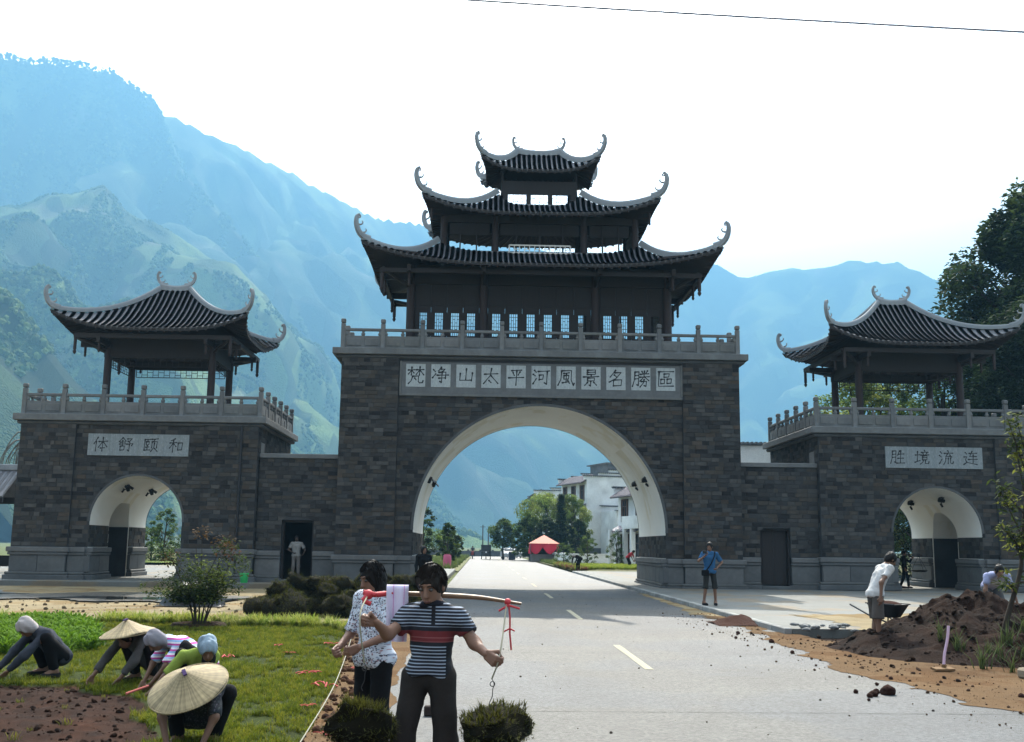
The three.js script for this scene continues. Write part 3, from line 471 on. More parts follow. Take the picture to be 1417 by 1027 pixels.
function spotlight(gate, x, y, z, tilt) {
  const g = new THREE.Group(); g.name = 'spotlight'; g.position.set(x, y, z); g.rotation.set(0.5, 0, tilt); gate.add(g);
  part('lamp_housing', [new THREE.CylinderGeometry(0.11, 0.07, 0.24, 10).rotateZ(0.7), box(0.3, 0.03, 0.16, 0.05, 0.1, 0), bar(V(0, 0, 0), V(-0.12, -0.22, 0), 0.02, 0.02), bar(V(0.05, 0, 0), V(-0.16, 0.12, 0.1), 0.012, 0.012)], M_blackMetal, g); part('bracket', [box(0.08, 0.16, 0.08, -0.1, -0.2, 0)], M_blackMetal, g);
}
const ev = new Evaluator(); ev.useGroups = true; ev.attributes = ['position', 'normal', 'uv'];
const brush = (g, m) => { const b = new Brush(g, m); b.updateMatrixWorld(true); return b; };
const archGeo = (hw, spring, depth, ry = 0, n = 40) => { const s = new THREE.Shape(); s.moveTo(-hw, -1); s.lineTo(hw, -1); s.lineTo(hw, spring); s.absarc(0, spring, hw, 0, Math.PI, false); s.lineTo(-hw, -1); return new THREE.ExtrudeGeometry(s, { depth, bevelEnabled: false, curveSegments: n }).rotateY(ry); };
// ---------- central gate ----------
const ZG = -42.69;
function gateCore(g, hw, depth, top, arch, niche) {
  let r = brush(new THREE.BoxGeometry(2 * hw, top, depth).translate(0, top / 2, -depth / 2), M_mortar);
  r = ev.evaluate(r, brush(archGeo(arch.r, arch.spring, depth + 2).translate(arch.x, 0, -depth - 1), M_plaster), SUBTRACTION); r.updateMatrixWorld(true);
  if (niche) { r = ev.evaluate(r, brush(archGeo(niche.hw, niche.spring, niche.len, Math.PI / 2, 20).translate(niche.x, 0, niche.z), M_plaster), SUBTRACTION); }
  boxUV(r.geometry); const m = shadowed(new THREE.Mesh(r.geometry, r.material)); m.name = 'wall'; g.add(m);
}
function cornice(g, hw, depth, y) {
  const X = hw * 2, zc = -depth / 2;
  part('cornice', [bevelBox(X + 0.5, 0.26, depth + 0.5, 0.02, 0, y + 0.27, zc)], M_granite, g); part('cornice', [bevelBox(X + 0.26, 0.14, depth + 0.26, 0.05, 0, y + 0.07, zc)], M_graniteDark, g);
}
function latticeGeo(w, h, nx, ny, t = 0.022) {                     // interlocking bars with offset cross pieces
  const gs = [box(w, t * 1.6, t, 0, 0, 0), box(w, t * 1.6, t, 0, h, 0), box(t * 1.6, h, t, -w / 2, h / 2, 0), box(t * 1.6, h, t, w / 2, h / 2, 0)];
  for (let i = 1; i < nx; i++) gs.push(box(t, h, t * 0.8, -w / 2 + w * i / nx, h / 2, 0));
  for (let j = 1; j < ny; j++) for (let i = 0; i < nx; i++) if ((i + j) % 2 === 0 || j % 3 === 0) gs.push(box(w / nx, t, t * 0.7, -w / 2 + w * (i + 0.5) / nx, h * j / ny, 0));
  return M(gs);
}
{
  const g = thing('gate_tower', 'tall central stone gate with a large white arch over the road and three timber roofs', 'gate', [2.3, 0, ZG]);
  const hw = 7.95, D = 7.25, R = 4.95, S = 2.25, top = 9.0;
  gateCore(g, hw, D, top, { x: 0, r: R, spring: S }, null);
  const hole = (v) => { if (v < S) return [-R, R]; const q = R * R - (v - S) * (v - S); return q > 0 ? [-Math.sqrt(q), Math.sqrt(q)] : null; };
  // piers stand 0.12 proud
  for (const s of [-1, 1]) part('pier', [box(2.28, top - 1.2, 0.12, s * 6.81, 1.2 + (top - 1.2) / 2, 0.06)], M_mortar, g);
  brickwork(g, [[-7.95, -5.67, 1.28, 9.0, 0.12], [5.67, 7.95, 1.28, 9.0, 0.12], [-5.67, 5.67, 1.28, 7.58, 0.0]], hole);
  for (const s of [-1, 1]) {
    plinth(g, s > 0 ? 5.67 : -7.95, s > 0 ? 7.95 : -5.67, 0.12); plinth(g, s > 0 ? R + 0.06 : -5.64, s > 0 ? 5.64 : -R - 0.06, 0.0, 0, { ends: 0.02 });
    plinthSide(g, s * (R - 0.05), 0.064, -D + 0.1, -s); plinthSide(g, s * (hw - 0.05), -0.2, -D + 0.1, s);
    const sd = new THREE.Group(); sd.name = 'side_face'; g.add(sd); sd.position.set(s * hw, 0, 0); sd.rotation.y = s * Math.PI / 2; brickwork(sd, [s > 0 ? [0.02, D, 1.28, 9, 0] : [-D, -0.02, 1.28, 9, 0]], null, { singles: 0, course: 0.22 });
    const iv = new THREE.Group(); iv.name = 'inner_face'; g.add(iv); iv.position.set(s * R, 0, 0); iv.rotation.y = -s * Math.PI / 2; brickwork(iv, [s < 0 ? [-0.012, D, 1.28, 2.15, 0] : [-D, 0.012, 1.28, 2.15, 0]], null, { singles: 0 }); part('joint_backing', [box(D, 0.89, 0.006, s < 0 ? D / 2 : -D / 2, 1.715, 0.002)], M_mortar, iv);
  }
  part('base_course', [box(2.28, 1.2, 0.3, -6.81, 0.6, -D - 0.1), box(2.28, 1.2, 0.3, 6.81, 0.6, -D - 0.1)], M_graniteDark, g);
  // arch edge stones, thin dark ring at both mouths
  for (const z of [0.012, -D - 0.01]) { const r = new THREE.Shape(); r.absarc(0, 0, R + 0.09, 0, Math.PI, false); r.absarc(0, 0, R - 0.012, Math.PI, 0, true); part('arch_ring', [new THREE.ExtrudeGeometry(r, { depth: 0.04, bevelEnabled: false, curveSegments: 48 }).translate(0, S, z - 0.02)], M_graniteDark, g); }
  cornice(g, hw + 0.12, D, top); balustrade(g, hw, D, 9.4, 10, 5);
  // name board
  part('name_board', [bevelBox(11.26, 1.3, 0.06, 0.01, 0.02, 8.24, 0.03)], graniteMats[1], g);
  part('board_frame', [bevelBox(11.3, 0.09, 0.1, 0.01, 0.02, 7.56, 0.05), bevelBox(0.08, 1.3, 0.1, 0.01, -5.6, 8.26, 0.05), bevelBox(0.08, 1.3, 0.1, 0.01, 5.64, 8.26, 0.05)], graniteMats[3], g);
  letterTiles(g, '梵净山太平河風景名勝區', 0.78, '#a0a8a8', 0.77, 0.92, Array.from({ length: 11 }, (_, i) => -5.0 + i * 1.0), 8.34, 0.045, 'character_tile');
  for (const [x, y, z, t] of [[-4.46, 4.32, -2.2, -0.9], [-4.4, 4.32, -5.2, -0.9], [4.4, 4.4, -1.6, 0.9], [4.4, 4.4, -4.6, 0.9]]) spotlight(g, x, y, z, t);
  // ----- timber tower -----
  const cz = -3.5, T = new THREE.Group(); T.name = 'timber_tower'; T.position.set(0, 0, cz); g.add(T);
  const bx = (...a) => box(...a);
  const d1 = 1.8, w1 = 5.4;
  for (const x of [-5.4, -2.35, 2.35, 5.4]) for (const s of [-1, 1]) part('column', [cyl(0.19, 0.17, 3.9, x, 9.4, s * d1, 12), cyl(0.26, 0.22, 0.16, x, 9.4, s * d1, 12)], M_timberRed, T);
  const lat = latticeGeo(0.36, 1.0, 4, 7);
  const bays = [[-5.4, -2.35, 4], [-2.35, 2.35, 6], [2.35, 5.4, 4]];
  for (const [a, b, n] of bays) {
    const L = (b - a - 0.36) / n, panel = M([bx(L - 0.01, 0.9, 0.06, 0, 9.85, 0), bx(L - 0.01, 1.2, 0.06, 0, 11.9, 0), bx((L - 0.36) / 2, 1.0, 0.06, -(L + 0.36) / 4, 10.8, 0), bx((L - 0.36) / 2, 1.0, 0.06, (L + 0.36) / 4, 10.8, 0), bx(L * 0.7, 0.5, 0.02, 0, 9.85, 0.04), bx(L * 0.7, 0.7, 0.02, 0, 11.95, 0.04)]);
    for (let i = 0; i < n; i++) { const x = a + 0.18 + (i + 0.5) * L; const p = part('door_panel', panel, M_timber, T); p.position.set(x, 0, d1 - 0.05); const l = part('lattice', lat, M_timber, T); l.position.set(x, 10.3, d1 - 0.05); }
    part('beam', [bx(b - a - 0.3, 0.32, 0.2, (a + b) / 2, 12.66, d1), bx(b - a - 0.3, 0.5, 0.09, (a + b) / 2, 13.07, d1), bx(b - a - 0.3, 0.34, 0.2, (a + b) / 2, 12.5, -d1), bx(b - a - 0.3, 0.7, 0.08, (a + b) / 2, 13.02, -d1), bx(b - a - 0.3, 0.8, 0.06, (a + b) / 2, 9.8, -d1), bx(0.07, 1.6, 0.06, (a + b) / 2, 11.5, -d1)], M_timber, T);
  }
  for (const s of [-1, 1]) part('side_wall', [bx(0.08, 3.6, 2 * d1 - 0.34, s * 5.4, 11.35, 0)], M_timber, T);
  part('ceiling', [bx(10.6, 0.06, 3.4, 0, 13.3, 0)], M_timber, T);
  // brackets out to the eave
  const br = []; for (const x of [-5.4, -2.35, 2.35, 5.4]) for (const s of [-1, 1]) br.push(bar(V(x, 12.5, s * d1), V(x, 12.72, s * 3.3), 0.09, 0.07, 5), bx(0.16, 0.26, 1.7, x, 12.8, s * 2.6)); for (const s of [-1, 1]) for (const q of [-1, 1]) br.push(bx(1.3, 0.26, 0.16, s * 6.1, 12.8, q * d1), bar(V(s * 5.4, 12.35, q * d1), V(s * 6.5, 12.85, q * 3.1), 0.1, 0.09, 5)); br.push(bx(13.2, 0.17, 0.15, 0, 12.72, 3.2), bx(13.2, 0.17, 0.15, 0, 12.72, -3.2), bx(0.15, 0.17, 6.2, 6.55, 12.72, 0), bx(0.15, 0.17, 6.2, -6.55, 12.72, 0));
  part('eave_bracket', br, M_timber, T);
  for (const s of [-1, 1]) for (const q of [-1, 1]) { hangingPost(T, s * 6.5, 12.3, q * 3.15); hangingPost(T, s * 6.5, 12.35, q * d1, 0.8); hangingPost(T, s * 5.4, 12.4, q * 3.15, 0.8); }
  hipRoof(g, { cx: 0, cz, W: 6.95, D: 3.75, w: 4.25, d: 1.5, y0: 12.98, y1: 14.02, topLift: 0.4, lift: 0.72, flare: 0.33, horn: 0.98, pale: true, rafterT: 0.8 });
  // second storey, open
  const d2 = 1.42, w2 = 4.1;
  for (const x of [-4.1, -1.9, 1.9, 4.1]) for (const s of [-1, 1]) part('column', [cyl(0.16, 0.15, 1.8, x, 13.8, s * d2, 10)], M_timberRed, T);
  part('beam', [bx(8.3, 0.34, 0.16, 0, 15.5, d2), bx(8.3, 0.3, 0.16, 0, 15.85, -d2), bx(0.16, 0.34, 2.7, 4.1, 15.5, 0), bx(0.16, 0.34, 2.7, -4.1, 15.5, 0), bx(8.1, 0.1, 0.1, 0, 14.05, d2), bx(8.1, 0.12, 0.1, 0, 14.3, -d2), bx(8.1, 0.08, 2.7, 0, 13.84, 0)], M_timber, T);
  const rail = latticeGeo(2.6, 0.34, 12, 2, 0.035); part('railing', rail, mat(0.75, 0.73, 0.68), T).position.set(0, 13.98, d2 + 0.22);  // added pale lattice, its light paint imitates a sunlit strip above the roof
  for (const x of [-3.4, -2.7, -1, 0, 1, 2.7, 3.4]) part('window_post', [bx(0.06, 1.4, 0.06, x, 14.75, d2)], M_timber, T);
  for (const s of [-1, 1]) part('side_wall', [bx(0.07, 1.5, 2.6, s * 4.1, 14.7, 0)], M_timber, T);
  for (const [x, w] of [[-3, 1.7], [0, 3.4], [3, 1.7]]) part('valance', [bx(w, 0.55, 0.05, x, 15.1, d2 - 0.08)], M_timber, T);
  for (const s of [-1, 1]) for (const q of [-1, 1]) hangingPost(T, s * 4.6, 15.35, q * 2.3, 0.6);
  hipRoof(g, { cx: 0, cz, W: 4.68, D: 2.55, w: 1.75, d: 0.92, y0: 15.52, y1: 16.32, topLift: 0.5, lift: 0.62, flare: 0.3, horn: 1.02, rafterT: 0.6 });
  // third storey
  const d3 = 0.9;
  part('wall_panel', [bx(3.3, 0.6, 0.07, 0, 17.12, d3), bx(3.3, 0.12, 0.07, 0, 16.3, d3), ...[-1.52, -0.47, 0.47, 1.52].map((x) => bx(Math.abs(x) > 1 ? 0.3 : 0.16, 0.5, 0.07, x, 16.57, d3)), bx(3.3, 0.5, 0.07, 0, 16.62, -d3), bx(3.3, 0.25, 0.07, 0, 17.6, -d3), bx(0.3, 0.6, 0.07, -1.52, 17.2, -d3), bx(0.3, 0.6, 0.07, 1.52, 17.2, -d3), bx(0.07, 1.7, 1.7, 1.62, 17, 0), bx(0.07, 1.7, 1.7, -1.62, 17, 0)], M_timber, T);
  for (const x of [-0.94, 0, 0.94]) { const l = part('lattice', latticeGeo(0.76, 0.5, 4, 3, 0.016), M_timber, T); l.position.set(x, 16.32, d3); }
  hipRoof(g, { cx: 0, cz, W: 2.32, D: 1.45, w: 0.95, d: 0.04, y0: 17.78, y1: 18.95, lift: 0.55, flare: 0.26, horn: 0.9, ridge: true, sp: 0.22, rafterT: 0.5 });
}
// ---------- side gates ----------
function wing(name, label, x, y, text, mirror) {
  const g = thing(name, label, 'gate', [x, y, ZG]); const hw = 4.62, D = 7.1, R = 1.78, S = 2.26, top = 6.0, ns = mirror ? 1 : -1;
  gateCore(g, hw, D, top, { x: 0.05, r: R, spring: S }, { hw: 1.25, spring: 1.95, len: 2.9, x: ns < 0 ? -R - 2.65 : R - 0.2, z: -3.5 });
  const hole = (v) => { if (v < S) return [0.05 - R, 0.05 + R]; const q = R * R - (v - S) * (v - S); return q > 0 ? [0.05 - Math.sqrt(q), 0.05 + Math.sqrt(q)] : null; };
  for (const s of [-1, 1]) part('pier', [box(2.14, top - 1.2, 0.1, s * (hw - 1.07), 1.2 + (top - 1.2) / 2, 0.05)], M_mortar, g);
  brickwork(g, [[-hw, -hw + 2.14, 1.28, top, 0.1], [hw - 2.14, hw, 1.28, top, 0.1], [-hw + 2.14, hw - 2.14, 1.28, top, 0]], hole);
  for (const s of [-1, 1]) {
    plinth(g, s > 0 ? hw - 2.14 : -hw, s > 0 ? hw : -hw + 2.14, 0.1); plinth(g, s > 0 ? R + 0.12 : -hw + 2.16, s > 0 ? hw - 2.16 : -R - 0.02, 0, 0, { ends: 0.02 });
    if (s === ns) { for (const [a, b] of [[0.064, -2.2], [-4.8, -D + 0.1]]) plinthSide(g, 0.05 + s * (R - 0.05), a, b, -s); } else plinthSide(g, 0.05 + s * (R - 0.05), 0.064, -D + 0.1, -s);
    plinthSide(g, s * (hw - 0.05), -0.2, -D + 0.1, s);
    const sd = new THREE.Group(); sd.name = 'side_face'; g.add(sd); sd.position.set(s * hw, 0, 0); sd.rotation.y = s * Math.PI / 2; brickwork(sd, [s > 0 ? [0.02, D, 1.28, top, 0] : [-D, -0.02, 1.28, top, 0]], null, { singles: 0 });
    const iv = new THREE.Group(); iv.name = 'inner_face'; g.add(iv); iv.position.set(0.05 + s * R, 0, 0); iv.rotation.y = -s * Math.PI / 2; const sg = s < 0 ? 1 : -1, spans = s === ns ? [[-0.012, 2.2], [4.8, D]] : [[-0.012, D]];
    brickwork(iv, spans.map(([a, b]) => (sg > 0 ? [a, b, 1.28, 2.1, 0] : [-b, -a, 1.28, 2.1, 0])), null, { singles: 0 }); for (const [a, b] of spans) part('joint_backing', [box(b - a, 0.84, 0.006, sg * (a + b) / 2, 1.69, 0.002)], M_mortar, iv);
  }
  part('niche_lining', [box(2.52, 2.1, 0.06, 0.05 + ns * (R + 1.27), 1.05, -2.3), box(2.52, 2.1, 0.06, 0.05 + ns * (R + 1.27), 1.05, -4.7), box(0.06, 2.1, 2.3, 0.05 + ns * (R + 2.5), 1.05, -3.5)], M_mortar, g);
  part('side_window', [bevelBox(0.05, 1.1, 0.62, 0.01, (hw + 0.01) * (mirror ? -1 : 1), 4.9, -0.75)], graniteMats[2], g, 'pale blank slab in the side face');
  for (const z of [0.012, -D - 0.01]) { const r = new THREE.Shape(); r.absarc(0, 0, R + 0.07, 0, Math.PI, false); r.absarc(0, 0, R - 0.012, Math.PI, 0, true); part('arch_ring', [new THREE.ExtrudeGeometry(r, { depth: 0.04, bevelEnabled: false, curveSegments: 32 }).translate(0.05, S, z - 0.02)], M_graniteDark, g); }
  cornice(g, hw + 0.05, D, top); balustrade(g, hw, D, 6.4, 6, 5);
  letterTiles(g, text, 0.6, '#7c8587', 0.975, 0.85, [0, 1, 2, 3].map((i) => (mirror ? 0.03 : -0.04) - 1.47 + i * 0.98), 5.23, 0.03, 'character_slab');
  for (const z of [-1.7, -4.9]) spotlight(g, 0.05 + ns * 0.95, 3.62, z, ns * 0.6);
  if (!mirror) part('drainpipe', [bar(V(3.98, 0.2, 0.16), V(3.98, 6.0, 0.16), 0.05, 0.05, 8), ...[1.4, 3, 4.6].map((q) => box(0.14, 0.04, 0.12, 3.98, q, 0.14))], M_blackMetal, g);
  // pavilion
  const cz = -3.56, T = new THREE.Group(); T.name = 'pavilion'; T.position.set(mirror ? 0 : -0.02, 0, cz); g.add(T);
  const cx = 2.15, dz = 1.55;
  for (const a of [-1, 1]) for (const b of [-1, 1]) part('column', [cyl(0.16, 0.15, 3.2, a * cx, 6.4, b * dz, 12), cyl(0.23, 0.2, 0.15, a * cx, 6.4, b * dz, 12)], M_timberRed, T);
  part('beam', [box(2 * cx + 0.3, 0.34, 0.18, 0, 9.2, dz), box(2 * cx + 0.3, 0.34, 0.18, 0, 9.2, -dz), box(0.18, 0.34, 2 * dz - 0.2, cx, 9.2, 0), box(0.18, 0.34, 2 * dz - 0.2, -cx, 9.2, 0), box(2 * cx, 0.7, 0.08, 0, 9.7, dz), box(2 * cx, 0.7, 0.08, 0, 9.7, -dz), box(0.08, 0.7, 2 * dz - 0.1, cx, 9.7, 0), box(0.08, 0.7, 2 * dz - 0.1, -cx, 9.7, 0), box(2 * cx, 0.06, 2 * dz, 0, 9.42, 0)], M_timber, T);
  const ob = [box(6.3, 0.17, 0.15, 0, 9.72, 2.75), box(6.3, 0.17, 0.15, 0, 9.72, -2.75), box(0.15, 0.17, 5.3, 3.15, 9.72, 0), box(0.15, 0.17, 5.3, -3.15, 9.72, 0)];
  for (const a of [-1, 1]) for (const b of [-1, 1]) ob.push(box(0.14, 0.22, 1.4, a * cx, 9.56, b * 2.2), box(1.2, 0.22, 0.14, a * 2.7, 9.56, b * dz), bar(V(a * cx, 9.3, b * dz), V(a * 3.15, 9.75, b * 2.75), 0.09, 0.08, 5));
  part('eave_bracket', ob, M_timber, T);
  for (const a of [-1, 1]) for (const b of [-1, 1]) { hangingPost(T, a * 3.12, 9.32, b * 2.72, 0.9); hangingPost(T, a * cx, 9.32, b * 2.72, 0.7); hangingPost(T, a * 3.12, 9.32, b * dz, 0.7); }
  const fret = latticeGeo(2 * cx - 0.4, 0.34, 16, 3, 0.02), fret2 = latticeGeo(2 * dz - 0.4, 0.34, 11, 3, 0.02);
  for (const b of [-1, 1]) { const f = part('fretwork', fret, M_timber, T); f.position.set(0, 8.68, b * dz); const f2 = part('fretwork', fret2, M_timber, T); f2.position.set(b * cx, 8.68, 0); f2.rotation.y = Math.PI / 2; }
  const seat = [box(2 * cx - 0.4, 0.08, 0.36, 0, 6.85, -dz), box(0.36, 0.08, 2 * dz - 0.4, cx, 6.85, 0), box(0.36, 0.08, 2 * dz - 0.4, -cx, 6.85, 0)]; part('bench', seat, M_timberRed, T);
  hipRoof(g, { cx: T.position.x, cz, W: 3.62, D: 3.1, w: 0.6, d: 0.03, y0: 10.02, y1: 12.28, lift: 0.62, flare: 0.3, horn: 0.9, ridge: true, hip: 0.2, rafterT: 0.45 });
  return g;
}
wing('side_gate', 'left side gate with a pavilion on top, nearest the bush on the lawn', -13.42, 0.16, '体舒颐和', false);
wing('side_gate', 'right side gate with a pavilion on top, behind the soil heap', 18.0, 0.14, '胜境流连', true);
// ---------- linking walls with doorways ----------
function linkWall(label, x0, x1, y, top, d0, d1, doorTop, closed) {
  const cx = (x0 + x1) / 2, g = thing('linking_wall', label, 'wall', [cx, y, ZG - 0.15]), a = x0 - cx, b = x1 - cx, e0 = d0 - cx, e1 = d1 - cx, t = 0.6;
  part('wall', [box(e0 - a, top, t, (a + e0) / 2, top / 2, -t / 2), box(b - e1, top, t, (b + e1) / 2, top / 2, -t / 2), box(e1 - e0, top - doorTop, t, (e0 + e1) / 2, (top + doorTop) / 2, -t / 2)], M_mortar, g);
  brickwork(g, [[a, b, 1.28, top, 0]], (v) => (v < doorTop - 0.02 ? [e0, e1] : null), { singles: 150 });
  plinth(g, a, e0, 0, 0, { ends: 0.0 }); plinth(g, e1, b, 0, 0, { ends: 0.0 });
  part('coping', [bevelBox(b - a, 0.18, t + 0.16, 0.02, (a + b) / 2, top + 0.09, -t / 2)], M_granite, g);
  part('door_sill', [bevelBox(e1 - e0, 0.16, 0.9, 0.02, (e0 + e1) / 2, 0.08, -0.2)], M_graniteDark, g);
  part('door_frame', [box(0.07, doorTop - 0.16, 0.3, e0 + 0.04, doorTop / 2 + 0.08, -0.28), box(0.07, doorTop - 0.16, 0.3, e1 - 0.04, doorTop / 2 + 0.08, -0.28), box(e1 - e0 - 0.16, 0.08, 0.3, (e0 + e1) / 2, doorTop - 0.05, -0.28)], M_timber, g);
  if (closed) for (const s of [0, 1]) { const w = (e1 - e0 - 0.18) / 2, d = part('door', [box(w - 0.01, doorTop - 0.28, 0.05, e0 + 0.09 + w * (s + 0.5), doorTop / 2 + 0.06, -0.34), ...[0.25, 0.75].map((q) => box(w - 0.16, (doorTop - 0.5) / 2, 0.02, e0 + 0.09 + w * (s + 0.5), 0.3 + (doorTop - 0.4) * q, -0.31))], M_timber, g); }
  // room behind the doorway
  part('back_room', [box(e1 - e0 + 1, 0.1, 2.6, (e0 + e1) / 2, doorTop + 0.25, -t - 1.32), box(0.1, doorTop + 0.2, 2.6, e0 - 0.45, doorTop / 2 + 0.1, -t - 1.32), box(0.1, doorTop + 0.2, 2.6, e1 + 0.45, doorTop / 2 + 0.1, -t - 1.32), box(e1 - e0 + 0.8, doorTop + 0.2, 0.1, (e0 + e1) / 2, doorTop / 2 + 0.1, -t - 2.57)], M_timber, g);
}
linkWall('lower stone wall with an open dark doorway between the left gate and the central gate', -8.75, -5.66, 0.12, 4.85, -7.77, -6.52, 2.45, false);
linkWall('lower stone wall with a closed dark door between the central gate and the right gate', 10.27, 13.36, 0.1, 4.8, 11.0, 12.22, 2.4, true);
// ---------- people ----------
function surfaceNet(lo, hi, cell, f) {                             // smooth mesh of f = 0
  const nx = Math.ceil((hi[0] - lo[0]) / cell) + 2, ny = Math.ceil((hi[1] - lo[1]) / cell) + 2, nz = Math.ceil((hi[2] - lo[2]) / cell) + 2, S = new Float32Array(nx * ny * nz), id = new Int32Array(nx * ny * nz).fill(-1), P = [], I = [];
  const at = (i, j, k) => i + nx * (j + ny * k);
  for (let k = 0; k < nz; k++) for (let j = 0; j < ny; j++) for (let i = 0; i < nx; i++) S[at(i, j, k)] = f(lo[0] + i * cell, lo[1] + j * cell, lo[2] + k * cell);
  const E = [[0, 1], [0, 2], [0, 4], [1, 3], [1, 5], [2, 3], [2, 6], [3, 7], [4, 5], [4, 6], [5, 7], [6, 7]];
  for (let k = 0; k < nz - 1; k++) for (let j = 0; j < ny - 1; j++) for (let i = 0; i < nx - 1; i++) {
    const v = []; let m = 0; for (let c = 0; c < 8; c++) { v.push(S[at(i + (c & 1), j + ((c >> 1) & 1), k + (c >> 2))]); if (v[c] < 0) m |= 1 << c; }
    if (m === 0 || m === 255) continue; let x = 0, y = 0, z = 0, n = 0;
    for (const [a, b] of E) { if ((v[a] < 0) === (v[b] < 0)) continue; const t = v[a] / (v[a] - v[b]); x += lerp(a & 1, b & 1, t); y += lerp((a >> 1) & 1, (b >> 1) & 1, t); z += lerp(a >> 2, b >> 2, t); n++; }
    id[at(i, j, k)] = P.length / 3; P.push(lo[0] + (i + x / n) * cell, lo[1] + (j + y / n) * cell, lo[2] + (k + z / n) * cell);
  }
  const q = (a, b, c, d, flip) => { if (a < 0 || b < 0 || c < 0 || d < 0) return; if (flip) I.push(a, c, b, a, d, c); else I.push(a, b, c, a, c, d); };
  for (let k = 1; k < nz - 1; k++) for (let j = 1; j < ny - 1; j++) for (let i = 1; i < nx - 1; i++) {
    const s = S[at(i, j, k)] < 0;
    if (s !== S[at(i + 1, j, k)] < 0) q(id[at(i, j - 1, k - 1)], id[at(i, j, k - 1)], id[at(i, j, k)], id[at(i, j - 1, k)], !s);
    if (s !== S[at(i, j + 1, k)] < 0) q(id[at(i - 1, j, k - 1)], id[at(i - 1, j, k)], id[at(i, j, k)], id[at(i, j, k - 1)], !s);
    if (s !== S[at(i, j, k + 1)] < 0) q(id[at(i - 1, j - 1, k)], id[at(i, j - 1, k)], id[at(i, j, k)], id[at(i - 1, j, k)], !s);
  }
  const g = new THREE.BufferGeometry(); g.setAttribute('position', new THREE.Float32BufferAttribute(P, 3)); g.setIndex(I); g.computeVertexNormals();
  const uv = []; for (let i = 0; i < P.length; i += 3) uv.push(P[i], P[i + 1]); g.setAttribute('uv', new THREE.Float32BufferAttribute(uv, 2)); return g;
}
const smin = (a, b, k) => { const h = Math.max(k - Math.abs(a - b), 0) / k; return Math.min(a, b) - h * h * k * 0.25; };
const bone = (a, b, ra, rb, cut) => { const dx = b[0] - a[0], dy = b[1] - a[1], dz = b[2] - a[2], l2 = dx * dx + dy * dy + dz * dz + 1e-9; return { a, b, dx, dy, dz, l2, l: Math.sqrt(l2), ra, rb, cut }; };
function boneD(B, x, y, z) {
  const px = x - B.a[0], py = y - B.a[1], pz = z - B.a[2], s = (px * B.dx + py * B.dy + pz * B.dz) / B.l2, t = s < 0 ? 0 : s > 1 ? 1 : s, qx = px - B.dx * t, qy = py - B.dy * t, qz = pz - B.dz * t;
  const d = Math.sqrt(qx * qx + qy * qy + qz * qz) - (B.ra + (B.rb - B.ra) * t); return B.cut ? Math.max(d, (s - 1) * B.l) : d;
}
const field = (bones, k) => (x, y, z) => { let d = 9; for (const b of bones) d = smin(d, boneD(b, x, y, z), k); return d; };
const ext = (bones, pad) => { const lo = [9, 9, 9], hi = [-9, -9, -9]; for (const b of bones) for (const p of [b.a, b.b]) for (let c = 0; c < 3; c++) { lo[c] = Math.min(lo[c], p[c] - Math.max(b.ra, b.rb) - pad); hi[c] = Math.max(hi[c], p[c] + Math.max(b.ra, b.rb) + pad); } return [lo, hi]; };
const add3 = (a, b, s = 1) => [a[0] + b[0] * s, a[1] + b[1] * s, a[2] + b[2] * s], mix3 = (a, b, t) => [lerp(a[0], b[0], t), lerp(a[1], b[1], t), lerp(a[2], b[2], t)];
const unit = (a) => { const l = Math.hypot(...a) || 1; return a.map((v) => v / l); }, cross3 = (a, b) => [a[1] * b[2] - a[2] * b[1], a[2] * b[0] - a[0] * b[2], a[0] * b[1] - a[1] * b[0]];
function headFrame(c, fwd) { const z = unit(fwd), x = unit(cross3([0, 1, 0], z)), y = cross3(z, x); return (px, py, pz) => { const q = [px - c[0], py - c[1], pz - c[2]]; return [q[0] * x[0] + q[1] * x[1] + q[2] * x[2], q[0] * y[0] + q[1] * y[1] + q[2] * y[2], q[0] * z[0] + q[1] * z[1] + q[2] * z[2]]; }; }
const ell = (q, c, r) => { const a = (q[0] - c[0]) / r[0], b = (q[1] - c[1]) / r[1], d = (q[2] - c[2]) / r[2]; return (Math.sqrt(a * a + b * b + d * d) - 1) * Math.min(r[0], r[1], r[2]); };
const B_nose = bone([0, 0.012, 0.082], [0, -0.026, 0.1], 0.01, 0.014);
function headD(q) {
  let d = smin(ell(q, [0, 0.022, -0.012], [0.073, 0.098, 0.092]), ell(q, [0, -0.055, 0.02], [0.054, 0.06, 0.064]), 0.035);
  d = smin(d, boneD(B_nose, ...q), 0.012); d = smin(d, ell(q, [0, -0.062, 0.078], [0.024, 0.011, 0.012]), 0.008); d = smin(d, ell(q, [0, 0.036, 0.072], [0.048, 0.012, 0.012]), 0.012);
  const sx = Math.abs(q[0]); d = smin(d, ell([sx, q[1], q[2]], [0.076, -0.006, -0.008], [0.011, 0.03, 0.019]), 0.008);
  const e = ell([sx, q[1], q[2]], [0.031, 0.012, 0.1], [0.018, 0.011, 0.014]); return Math.max(d, -e - 0.002) ;
}
